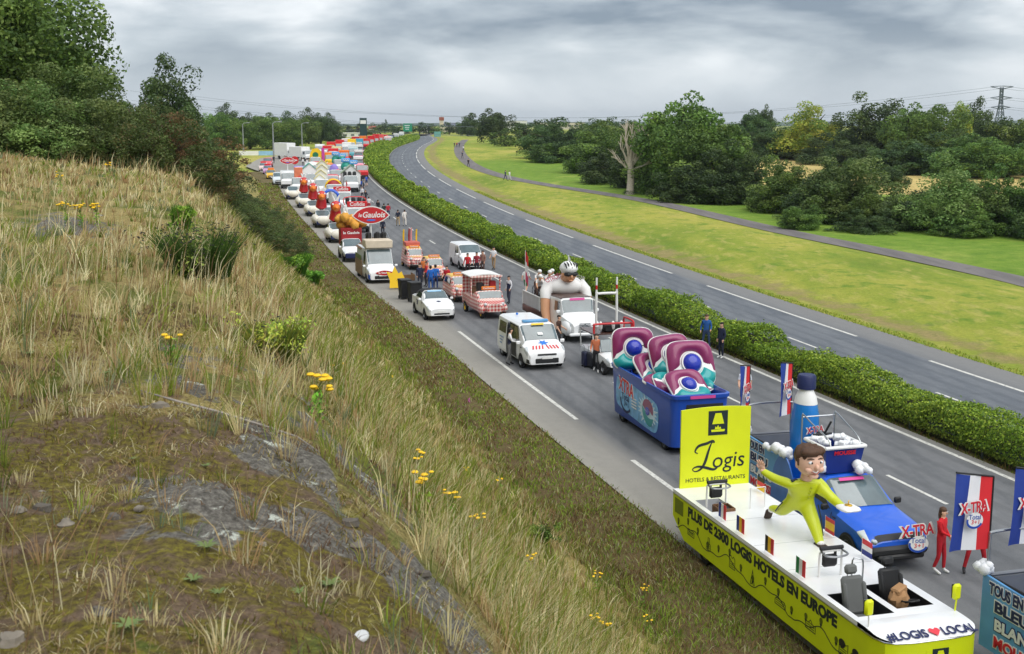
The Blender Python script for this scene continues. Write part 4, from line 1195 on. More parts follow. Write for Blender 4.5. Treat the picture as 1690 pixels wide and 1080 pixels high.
def seams(e, B, xs, v0=.7, v1=3.9, sides=(1, -1)):
    for x in xs:
        for sd in sides: B.patch([(x - .012, v0), (x + .012, v0), (x + .012, v1), (x - .012, v1)], .02, 6, sd).build('door_seam', BLACKP, e)
        for sd in sides: 
            q = B.pt(x + .16, 2.75); MB().box((q.x, sd * (q.y + .025), q.z), (.16, .03, .035), .01).build('door_handle', BLACKP, e)
def box_part(parent, name, mat, c, d, r=.01, rot=None):
    return MB().box(c, d, r, rot).build(name, mat, parent)
def mirrors(e, x, y, z, mat=BLACKP, s=1.):
    for sd in (1, -1): MB().box((x, sd * (y + .1 * s), z), (.1 * s, .2 * s, .16 * s), .03).build('mirror', mat, e)
def plate(e, x, z, rear=False, txt=None):
    box_part(e, 'number_plate', WHITE2, (x, 0, z), (.015, .5, .11), .004)

# ------------------------------------------------------------------ people
def human_mesh(J, short_sleeve=False, short_legs=False, hair='short', vest=False, helmet=False, sub=1, fing=True, name='person', head=True, R=None):
    """one continuous skinned figure from joints (x fwd, y left, z up). slots: shirt, trousers, skin, shoes, hair, vest"""
    names = [n for n in J if n != 'fwd']; idx = {n: i for i, n in enumerate(names)}
    Rd = dict(pel=(.135, .105), spi=(.125, .1), che=(.155, .115), nec=(.058, .058), hea=(.078, .088), hed=(.092, .108), hto=(.062, .075),
              shL=.066, elL=.047, wrL=.034, haL=.036, shR=.066, elR=.047, wrR=.034, haR=.036, hiL=.088, knL=.06, anL=.044, toL=.034, hiR=.088, knR=.06, anR=.044, toR=.034)
    if R: Rd.update(R)
    E = [('pel', 'spi'), ('spi', 'che'), ('che', 'nec')] + ([('nec', 'hea'), ('hea', 'hed'), ('hed', 'hto')] if head else [])
    for s in 'LR': E += [('che', 'sh' + s), ('sh' + s, 'el' + s), ('el' + s, 'wr' + s), ('wr' + s, 'ha' + s), ('pel', 'hi' + s), ('hi' + s, 'kn' + s), ('kn' + s, 'an' + s), ('an' + s, 'to' + s)]
    if not head: names = [n for n in names if n not in ('hea', 'hed', 'hto')]; idx = {n: i for i, n in enumerate(names)}
    me = bpy.data.meshes.new('sk'); me.from_pydata([J[n] for n in names], [(idx[a], idx[b]) for a, b in E], [])
    o = bpy.data.objects.new('sk', me); COL.objects.link(o)
    o.modifiers.new('s', 'SKIN')
    if not me.skin_vertices: 
        bpy.context.view_layer.update()
    sv = me.skin_vertices[0].data if me.skin_vertices else None
    if sv is None:
        lay = me.attributes
    for n in names:
        r = Rd[n]; r = (r, r) if not isinstance(r, tuple) else r
        sv[idx[n]].radius = r; sv[idx[n]].use_root = (n == 'pel')
    ss = o.modifiers.new('u', 'SUBSURF'); ss.levels = sub; ss.render_levels = sub
    dg = bpy.context.evaluated_depsgraph_get(); dg.update()
    ev = bpy.data.meshes.new_from_object(o.evaluated_get(dg))
    bpy.data.objects.remove(o); bpy.data.meshes.remove(me)
    segs = [(a, b, Vector(J[a]), Vector(J[b])) for a, b in E]
    def cls(c):
        best = None
        for a, b, p, q in segs:
            d = q - p; t = max(0, min(1, (c - p).dot(d) / max(d.length_squared, 1e-9))); ra, rb = Rd[a], Rd[b]
            ra = max(ra) if isinstance(ra, tuple) else ra; rb = max(rb) if isinstance(rb, tuple) else rb
            k = (c - p - d * t).length / (ra + (rb - ra) * t)
            if best is None or k < best[0]: best = (k, a, b, t)
        _, a, b, t = best
        if b in ('hea', 'hed', 'hto') or a in ('hea', 'hed'): 
            if helmet: return 2
            hd = Vector(J['hed']); fw = (Vector(J.get('fwd', (1, 0, 0)))).normalized()
            rel = c - hd
            if rel.z > .06 or (rel.dot(fw) < -.015 and rel.z > -.09): return 4
            return 2
        if a == 'che' and b == 'nec': return 2 if t > .7 else (5 if vest else 0)
        if b.startswith('ha') or a.startswith('wr'): return 2
        if a.startswith('el') or (a.startswith('sh') and t > .75): return 2 if short_sleeve else 0
        if b.startswith('to'): return 3
        if a.startswith('kn'): return (2 if short_legs else 1) if t < .88 else 3
        if a.startswith('hi') or b.startswith('hi'): return 2 if (short_legs and a.startswith('hi') and t > .85) else 1
        if a == 'pel': return 1 if t < .35 else (5 if vest else 0)
        if a == 'spi' or a == 'che' and not b.startswith('sh'): return 5 if vest else 0
        return 0
    ev.materials.clear()
    for m_ in (GREY, NAVY, SKIN, SHOE, HAIRD, NAVY): ev.materials.append(m_)
    mi = [cls(p_.center) for p_ in ev.polygons]
    ev.polygons.foreach_set('material_index', mi)
    ev.polygons.foreach_set('use_smooth', [True] * len(mi))
    # face, ears, fingers join the same surface mesh
    mb = MB(); 
    if head:
        hd = Vector(J['hed']); fw = Vector(J.get('fwd', (1, 0, 0))); fw.normalize(); lf = Vector((-fw.y, fw.x, 0)); lf.normalize()
        mb.mi = 2
        mb.ell(hd + fw * .098 + Vector((0, 0, -.02)), (.016, .016, .024), 6, 4)
        for s in (1, -1): mb.ell(hd + lf * (.088 * s) + Vector((0, 0, -.01)), (.02, .012, .032), 6, 4)
        mb.mi = 3
        for s in (1, -1): mb.ell(hd + fw * .088 + lf * (.034 * s) + Vector((0, 0, .018)), (.012, .014, .009), 6, 4)
        mb.mi = 4
        if hair == 'long': mb.ell(hd - fw * .06 + Vector((0, 0, -.08)), (.075, .085, .16), 8, 6); mb.ell(hd - fw * .02 + Vector((0, 0, .05)), (.1, .1, .085), 8, 6)
        elif not helmet: mb.ell(hd - fw * .02 + Vector((0, 0, .05)), (.1, .094, .08), 8, 6)
    if fing:
        mb.mi = 2
        for s in 'LR':
            w_, h_ = Vector(J['wr' + s]), Vector(J['ha' + s]); d = (h_ - w_).normalized()
            sd = d.cross(Vector((0, 1, 0))); 
            if sd.length < .2: sd = d.cross(Vector((0, 0, 1)))
            sd.normalize(); cu = sd.cross(d)
            for k, L in enumerate((.062, .072, .066, .052)):
                b = h_ + sd * (.026 - .017 * k); m_ = b + d * L * .55; t_ = m_ + d * L * .4 + cu * .02
                mb.tube([b - d * .01, m_, t_], [.0095, .009, .007], 5)
            b = w_ + d * .02 + sd * .03; mb.tube([b, b + d * .03 + sd * .025, b + d * .06 + sd * .03], [.011, .010, .008], 5)
    if mb.v:
        ex = mb.mesh('x'); bm = bmesh.new(); bm.from_mesh(ev); bm.from_mesh(ex); bm.to_mesh(ev); bm.free(); bpy.data.meshes.remove(ex)
    ev.name = name
    return ev
def stand(step=0., armL=(0, 0), armR=(0, 0), lean=0., wide=.0):
    """joints for an upright figure 1.75 m tall. arm: (forward swing, outward) in metres at wrist; step: stride"""
    J = dict(pel=(0, 0, .95), spi=(.01, 0, 1.12), che=(.0 + lean * .5, 0, 1.33), nec=(lean * .8, 0, 1.49), hea=(.015 + lean, 0, 1.55), hed=(.02 + lean, 0, 1.63), hto=(.0 + lean, 0, 1.72), fwd=(1, 0, 0))
    for s, k, ar in (('L', 1, armL), ('R', -1, armR)):
        st = step * k
        J['sh' + s] = (lean * .5, .185 * k, 1.40)
        J['el' + s] = (lean * .4 + ar[0] * .35 - .03, (.235 + ar[1] * .6) * k, 1.14 + abs(ar[0]) * .08)
        J['wr' + s] = (lean * .4 + ar[0] + .03, (.23 + ar[1]) * k, .90 + abs(ar[0]) * .75)
        J['ha' + s] = (lean * .4 + ar[0] * 1.18 + .05, (.225 + ar[1]) * k, .83 + abs(ar[0]) * .85)
        J['hi' + s] = (0, .10 * k, .88)
        J['kn' + s] = (st * .5 + .03, (.11 + wide * .5) * k, .49)
        J['an' + s] = (st - (.06 if st < 0 else 0), (.11 + wide) * k, .10 + (.05 if st < 0 else 0))
        J['to' + s] = (st + .15, (.13 + wide) * k, .04)
    return J
PM = {}
def person_variants():
    PM['stand'] = human_mesh(stand(0, (.05, 0), (.02, 0)))
    PM['hips'] = human_mesh(stand(0, (.16, .02), (.05, .04), 0, .08))
    PM['walk'] = human_mesh(stand(.28, (-.18, 0), (.2, 0), .03))
    PM['reach'] = human_mesh(stand(.1, (.34, -.04), (.30, -.06), .06), vest=True)
    PM['shorts'] = human_mesh(stand(.2, (-.14, 0), (.16, 0), .02), short_sleeve=True, short_legs=True)
    PM['tee'] = human_mesh(stand(.08, (.22, -.03), (.1, .02)), short_sleeve=True)
    PM['woman'] = human_mesh(stand(.06, (.10, -.04), (.24, -.10)), hair='long')
    PM['apart'] = human_mesh(stand(.0, (.26, -.05), (.26, -.05), 0, .14))
    PM['vest'] = human_mesh(stand(.05, (.08, .02), (.02, 0)), vest=True)
person_variants()
CLOTH = {}
def cloth(rgb):
    k = 'cloth_%d_%d_%d' % rgb
    return M(k, rgb, .85, var=.14, scale=6)
def person(kind, loc, ang, shirt, trouser, label, hair=None, shoes=None, skin=None, vest=None, h=1.0, group=None):
    o = bpy.data.objects.new('person', PM[kind]); link(o)
    o.location = loc; o.rotation_euler = (0, 0, ang); o.scale = (h, h, h)
    for i, m_ in enumerate((cloth(shirt), cloth(trouser), skin or SKIN, shoes or SHOE, hair or HAIRD, cloth(vest) if vest else cloth(shirt))):
        o.material_slots[i].link = 'OBJECT'; o.material_slots[i].material = m_
    tag(o, label, 'person', group)
    return o
# ------------------------------------------------------------------ yellow hotel float
DIR = Vector((.2687, -.9632, 0)); LEFT = Vector((.9632, .2687, 0))
X_, Y_, Z_ = Vector((1, 0, 0)), Vector((0, 1, 0)), Vector((0, 0, 1))
def lamp_logo(parent, loc, right, up, s):
    """dark square with a lamp shade over a small fire"""
    n = Vector(right).normalized().cross(Vector(up).normalized()); L_ = Vector(loc)
    flat(parent, [(-.42 * s, -.5 * s), (.42 * s, -.5 * s), (.42 * s, .5 * s), (-.42 * s, .5 * s)], INK, L_, right, up, 'logo_square')
    f = [[(-.13, .40), (.13, .40), (.26, -.04), (-.26, -.04)], [(-.28, -.36), (.28, -.36), (.30, -.27), (-.30, -.27)], [(-.14, -.25), (.14, -.25), (.10, -.16), (.04, -.20), (0, -.08), (-.05, -.19), (-.11, -.14)]]
    for q in f: flat(parent, [(a * s, b * s) for a, b in q], LIMEP, L_ + n * .007, right, up, 'logo_lamp', .004)
def hull_strip(outline, zf, mb):
    V = []; n = len(outline)
    for (x, y, zb) in outline: V += [(x, y, zb), (x, y, zf)]
    F = [(2 * i, 2 * ((i + 1) % n), 2 * ((i + 1) % n) + 1, 2 * i + 1) for i in range(n)]
    F.append(tuple(2 * i for i in range(n))[::-1])
    return mb.add(V, F)
def make_logis():
    e = empty('parade_float'); face(e, (6.67, 26.48, .0), DIR)
    tag(e, 'lime yellow flat parade float with white deck and hotel sign at its rear', 'parade float')
    W = 1.085
    half = [(-5.0, W, .74), (-4.25, W, .28), (4.30, W, .28), (4.62, W * .985, .30), (4.86, W * .90, .32), (4.97, W * .74, .33), (5.02, W * .4, .33)]
    outline = [(x, -y, z) for x, y, z in half] + [(x, y, z) for x, y, z in half[::-1]]
    mb = MB(); hull_strip(outline, 1.36, mb); mb.build('hull', LIME, e, angle=30, fix=False)
    # white deck with two cockpit openings
    mb = MB()
    xs = [-5.0, -3.9, -2.9, 2.42, 2.66, 3.70, 3.86, 4.05]; ys = [-W, -.95, -.28, -.14, .02, .72, .86, W]
    holes = [(2.66, 3.86, -.95, -.14), (2.42, 3.70, .02, .86), (-3.9, -2.9, -.95, -.28)]
    for a, b in zip(xs, xs[1:]):
        for c_, d_ in zip(ys, ys[1:]):
            mx, my = (a + b) / 2, (c_ + d_) / 2
            if any(h[0] < mx < h[1] and h[2] < my < h[3] for h in holes): continue
            mb.quad((a, c_, 1.46), (b, c_, 1.46), (b, d_, 1.46), (a, d_, 1.46))
    for sy in (-W, W): mb.quad((-5, sy, 1.36), (4.05, sy, 1.36), (4.05, sy, 1.46), (-5, sy, 1.46))
    mb.quad((-5, -W, 1.36), (-5, W, 1.36), (-5, W, 1.46), (-5, -W, 1.46))
    mb.build('deck', WHITE, e, angle=None, fix=False)
    # nose fairing, domed and dropping to the front lip
    mb = MB(); V = []; nx, ny = 10, 12
    for i in range(nx + 1):
        t = i / nx; x0 = 4.05 + t * .95
        wl = W * (1 if x0 < 4.3 else (1 - .0 if x0 < 4.6 else 1 - ((x0 - 4.6) / .62) ** 2.2 * .72))
        for j in range(ny + 1):
            s = j / ny * 2 - 1
            edge = 1 - abs(s) ** 6
            x1 = x0 + (.03 * (1 - s * s) if t > .9 else 0)
            V.append((x1, s * wl * 1.005, 1.362 + (.098 + .05 * math.sin(t * 3.14) * edge) * (1 - t ** 3) + .01))
    F = [(i * (ny + 1) + j, (i + 1) * (ny + 1) + j, (i + 1) * (ny + 1) + j + 1, i * (ny + 1) + j + 1) for i in range(nx) for j in range(ny)]
    # skirt
    k = len(V)
    mb.add(V, F); mb.build('nose_fairing', WHITE, e, angle=35, fix=True)
    MB().tube([(-4.98, -W - .004, 1.362)] + [(x, -y - .004, 1.362) for x, y, z in half[2:]] + [(x, y + .004, 1.362) for x, y, z in half[::-1][:-2]] + [(-4.98, W + .004, 1.362)], .016, 6).build('trim_strip', CHROME, e)
    for h in holes:
        mb = MB(); x0, x1, y0, y1 = h; zf = .95 if x0 > 0 else 1.1
        mb.quad((x0, y0, zf), (x1, y0, zf), (x1, y1, zf), (x0, y1, zf))
        for a, b in (((x0, y0), (x1, y0)), ((x1, y0), (x1, y1)), ((x1, y1), (x0, y1)), ((x0, y1), (x0, y0))):
            mb.quad((*a, zf), (*b, zf), (*b, 1.458), (*a, 1.458))
        mb.build('cockpit_well', BLACKP if x0 > 0 else M('well_grey', (190, 192, 196), .6), e, angle=None, fix=False)
    for x in (-2.2, -.4, 1.2): box_part(e, 'deck_seam', M('seam_grey', (150, 152, 154), .7), (x, 0, 1.4605), (.012, 2.1, .002), 0)
    # hidden running gear
    for x in (-3.2, 3.6):
        for s in (1, -1): wheel(e, x, s * .88, .33, .2)
    # sign panel
    px = -4.93
    mb = MB(); top = [(-.93 + i * .2, 3.58 + .05 * math.sin((i / 10) * 3.14)) for i in range(11)]
    mb.prism([(-.93, 1.462), (1.07, 1.462)] + [(y, z) for y, z in top[::-1]], px - .05, px, 'x'); pn = mb.build('sign_panel', LIMEP, e, angle=None)
    R_, U_ = Y_, Z_
    fx = px + .002
    lamp_logo(pn, (fx, .12, 3.19), R_, U_, .66)
    # script L + ogis
    Ls = spline([(-.52, 2.22 + .20), (-.60, 2.30 + .18), (-.50, 2.46 + .16), (-.26, 2.52 + .16), (-.10, 2.60 + .14), (-.05, 2.69), (-.13, 2.68), (-.22, 2.45), (-.30, 2.18), (-.42, 1.99), (-.58, 1.93), (-.66, 2.0), (-.52, 2.06), (-.30, 2.02), (-.06, 1.95), (.06, 2.0)], 6)
    n = len(Ls); stroke(pn, Ls, [.012 + .026 * abs(math.sin(i / n * 9)) ** 2 for i in range(n)], INK, (fx + .001, .08, -.03), R_, U_)
    letter(pn, 'ogis', .62, INK, (fx + .002, .44, 2.15), R_, U_, width=.92, ext=.003, shear=.12)
    letter(pn, 'HOTELS & RESTAURANTS', .15, INK, (fx + .002, .09, 1.66), R_, U_, width=1.72, ext=.003)
    # side text (right flank = image left): reads rear to front
    sx, su = X_, Z_
    yy = -W - .004
    letter(e, 'PLUS DE 2300 LOGIS HOTELS EN EUROPE', .34, INK, (-.35, yy, 1.13), sx, su, width=7.3, ext=.004, offset=.016)
    OUT = M('outline_print', (92, 104, 6), .5, var=.1)
    pts = []
    for i in range(60):
        x = -4.75 + i * .152; pts.append((x, .62 + .12 * math.sin(x * 2.9) + .05 * math.sin(x * 7.1 + 1)))
    pts = [(x, max(z, .5)) for x, z in pts if x < 4.2]
    stroke(e, spline(pts, 3), .010, INK, (0, yy, 0), sx, su, 'route_line', .003)
    for i in range(15):
        x = -4.6 + i * .61; z = .62 + .12 * math.sin(x * 2.9) + .12
        flat(e, [(x, z - .06)] + [(x + .065 * math.cos(a), z + .07 + .065 * math.sin(a)) for a in np.linspace(-.5, 3.64, 9)], OUT, (0, yy, 0), sx, su, 'map_pin', .003)
        flat(e, [(x - .05, z + .0), (x, z - .07), (x + .05, z)], INK, (0, yy - .002, 0), sx, su, 'map_pin_tip', .003)
    sk = [[(0, 0), (.5, 0), (.5, .3), (.42, .3), (.42, .18), (.08, .18), (.08, .3), (0, .3)], [(0, 0), (.3, 0), (.3, .3), (.2, .34), (.2, .62), (.1, .62), (.1, .34), (0, .3)], [(0, 0), (.36, 0), (.36, .5), (.27, .62), (.18, .5), (.09, .62), (0, .5)],
          [(0, 0), (.08, 0), (.13, .2), (.18, 0), (.26, 0), (.15, .55), (.13, .72), (.11, .55)], [(0, 0), (.6, 0), (.6, .2), (.5, .3), (.1, .3), (0, .2)], [(0, 0), (.52, 0), (.52, .3), (.36, .3), (.26, .46), (.16, .3), (0, .3)], [(0, 0), (.4, 0), (.4, .6), (.3, .5), (.2, .62), (.1, .5), (0, .6)]]
    for i, (x, q) in enumerate(zip((-4.0, -2.85, -1.55, -.45, .75, 2.1, 3.45), sk)):
        z = .55
        loop = [(x + a * .8, z + b * .5) for a, b in q]; loop.append(loop[0])
        stroke(e, loop, .009, INK, (0, yy, 0), sx, su, 'monument_drawing', .003)
        for k in range(3): stroke(e, [(loop[0][0] + .04, z + .05 + .05 * k), (loop[1][0] - .04, z + .05 + .05 * k)], .006, INK, (0, yy, 0), sx, su, 'monument_drawing', .003)
    flat(e, [(-4.85, .78 + .1), (-4.32, .80 + .1), (-4.32, 1.28), (-4.85, 1.28)], M('vent_mesh', (120, 132, 10), .8, var=.4, scale=60), (0, yy, 0), sx, su, 'vent_grille')
    for x in (3.55, 4.05):
        flat(e, [(x + a, z) for a, z in ellipse(0, .8, .12, .09, 14)], BLACKP, (0, yy, 0), sx, su, 'air_hole')
    # front: hash tag lettering on the lip, logo, plate stickers
    cx = 4.86
    letter(e, '#LOGIS', .30, NAVY, (4.86, -.50, 1.445), Y_, Vector((-1, 0, .32)), width=.86, ext=.004, offset=.006)
    letter(e, 'LOCAL', .30, NAVY, (4.86, .62, 1.445), Y_, Vector((-1, 0, .32)), width=.72, ext=.004, offset=.006)
    hrt = [(0, -.1), (.12, .03), (.1, .1), (.05, .12), (0, .075), (-.05, .12), (-.1, .1), (-.12, .03)]
    flat(e, hrt, M('heart_red', (222, 60, 74), .5), (4.86, .10, 1.447), Y_, Vector((-1, 0, .32)), 'heart')
    lamp_logo(e, (5.028, .12, .98), Y_, Z_, .42)
    for (y0, z0, w_, m_) in ((.72, 1.22, .34, PINKP), (.66, 1.08, .26, MAGP)):
        a_ = .55
        flat(e, [(0, -.05), (w_, -.05), (w_, .05), (0, .05)], m_, (4.99 - (y0 - .35) * .45 + .06, y0 - .12, z0), Vector((-.42, .9, 0)), Z_, 'race_sticker')
    flat(e, [(-.3, -.4), (.3, -.4), (.3, .3), (-.3, .3)], LIME, (5.024, .12, .88), Y_, Z_, 'front_hatch', .004)
    # mirrors on stalks
    for (x, y) in ((4.35, -1.02), (4.1, 1.06)):
        mm = empty_part = MB(); mm.tube([(x, y, 1.40), (x + .01, y * 1.02, 1.72)], .018, 6); st_ = mm.build('mirror_stalk', WHITE2 if y < 0 else LIMEP, e)
        MB().box((x, y * 1.02, 1.86), (.10, .19, .33), .045).build('mirror_head', LIMEP, st_)
        MB().box((x - .056, y * 1.02, 1.86), (.012, .165, .30), .01).build('mirror_glass', GLASS, st_)
    # seats
    def car_seat(x, y, mat, side):
        mb = MB(); mb.box((x, y, 1.10), (.50, .52, .16), .06); mb.box((x + .02, y + .24, 1.16), (.44, .1, .16), .04); mb.box((x + .02, y - .24, 1.16), (.44, .1, .16), .04)
        R = Matrix.Rotation(-.26, 3, 'Y')
        mb.box((x - .30, y, 1.55), (.15, .50, .78), .06, R); mb.box((x - .24, y + .22, 1.52), (.16, .09, .62), .04, R); mb.box((x - .24, y - .22, 1.52), (.16, .09, .62), .04, R)
        st_ = mb.build('seat', mat, e); MB().box((x - .44, y, 2.05), (.12, .28, .2), .05, R).build('headrest', mat, st_)
        MB().tube([(x - .42, y - .08, 1.92), (x - .42, y - .08, 2.0)], .012, 6).build('headrest_post', CHROME, st_)
    car_seat(3.32, -.56, SEATG, 0); car_seat(3.12, .42, BLACKP, 1)
    MB().tube([(3.55, .30, 1.50), (3.55, .62, 1.50)], .02, 6).tube([(3.50 + .16 * math.cos(a), .46 + .17 * math.sin(a), 1.50 + .05 * math.cos(a)) for a in np.linspace(0, 6.28, 15)], .018, 6).build('steering_wheel', BLACKP, e)
    # standing frames with handlebars and black harness
    def stand_frame(x, y):
        fr = MB(); q = spline([(x, y - .26, 1.1 if x < 0 else 1.46), (x, y - .26, 1.95), (x + .02, y - .2, 2.03), (x + .02, y + .2, 2.03), (x, y + .26, 1.95), (x, y + .26, 1.1 if x < 0 else 1.46)], 4)
        fr.tube(q, .026, 7); hb = fr.build('stand_frame', WHITE2, e)
        MB().tube(spline([(x + .02, y - .24, 2.04), (x + .24, y - .26, 2.02), (x + .30, y - .1, 2.0), (x + .30, y + .1, 2.0), (x + .24, y + .26, 2.02), (x + .02, y + .24, 2.04)], 4), .024, 7).build('handlebar', ALLOY, hb)
        MB().tube([(x + .02, y - .27, 2.1), (x + .02, y + .27, 2.1)], .045, 8).build('padding', BLACKP, hb)
        MB().box((x - .04, y, 1.80), (.12, .36, .28), .05).box((x - .06, y + .14, 1.92), (.06, .06, .26), .02).box((x - .06, y - .14, 1.92), (.06, .06, .26), .02).build('harness', BLACKP, hb)
    stand_frame(-3.35, -.62); stand_frame(1.75, -.35)
    MB().tube(spline([(2.2, -.1, 1.46), (2.2, -.1, 1.95), (2.25, .05, 1.98), (2.25, .12, 1.9), (2.25, .12, 1.46)], 4), .02, 6).build('grab_rail', TUBEM, e)
    MB().tube([(-2.9, .1, 1.46), (-2.9, .1, 2.0), (-2.9, .5, 2.0), (-2.9, .5, 1.46)], .016, 6).build('grab_rail', WHITE2, e)
    # small country flags standing along the deck edges
    def flag(x, y, bands, vert, nm, h=.36, w=.40):
        st_ = MB().tube([(x - w / 2, y, 1.46), (x - w / 2, y, 1.46 + h + .06)], .008, 5).build('flag_staff', WHITE2, e)
        for k, m_ in enumerate(bands):
            q = MB(); n = len(bands); 
            if vert: q.box((x - w / 2 + (k + .5) * w / n, y, 1.50 + h / 2), (w / n - .001, .010, h), 0)
            else: q.box((x, y, 1.50 + h - (k + .5) * h / n), (w, .010, h / n - .001), 0)
            q.build('flag_band', m_, st_, angle=None)
    fb = M('flag_blue', (36, 52, 140), .6); fr_ = M('flag_red', (214, 52, 62), .6); fw_ = M('flag_white', (238, 238, 238), .6); fy = M('flag_yellow', (246, 196, 40), .6); fg = M('flag_green', (24, 130, 70), .6); fk = M('flag_black', (28, 28, 30), .6)
    flag(-2.3, -.95, (fb, fw_, fr_), True, 'f'); flag(-1.25, -.98, (fb, fy, fr_), True, 'a'); flag(.2, -.98, (fk, fy, fr_), True, 'b'); flag(1.62, -.98, (fg, fw_, fr_), True, 'i')
    flag(-4.1, 1.0, (fk, fr_, fy), False, 'g'); flag(-.6, 1.0, (fr_, fy, fy, fr_), False, 's'); flag(1.0, 1.0, (fr_, fw_, fb), False, 'n')
    return e
logis = make_logis()
def on_logis(o, x, y, z=1.46, rz=0):
    p_ = Vector((6.67, 26.48, z)) + DIR * x + LEFT * y
    o.location = p_; o.rotation_euler = (0, 0, math.atan2(DIR.y, DIR.x) + rz); return o
# wicker basket in the rear well, paper bag on the black seat
bk = empty('wicker_basket'); on_logis(bk, -3.05, -.55, 1.1); tag(bk, 'small brown basket in the rear deck well of the yellow float', 'basket')
WICK = M('wicker', (122, 88, 62), .9, var=.4, scale=40, bump=1., bscale=60)
mb = MB()
for (c_, d_) in (((0, .2, .22), (.46, .04, .44)), ((0, -.2, .22), (.46, .04, .44)), ((.22, 0, .22), (.04, .38, .44)), ((-.22, 0, .22), (.04, .38, .44)), ((0, 0, .04), (.42, .38, .05))): mb.box(c_, d_, .015)
mb.build('basket_body', WICK, bk); MB().ell((0, 0, .36), (.19, .16, .08), 10, 6).build('dark_cloth', BLACKP, bk)
pb = MB(); rr_ = random.Random(4)
pb.ell((0, 0, .22), (.20, .22, .26), 12, 9, f=lambda d: 1 + .18 * math.sin(d.x * 9 + d.z * 7) * math.cos(d.y * 8 + 2)); 
pb.box((.0, 0, .45), (.22, .3, .14), .03, Matrix.Rotation(.3, 3, 'X'))
bag = pb.build('paper_bag', PAPER, angle=25); on_logis(bag, 3.20, .38, 1.19, .3); tag(bag, 'crumpled brown paper bag lying on the black driver seat', 'bag')

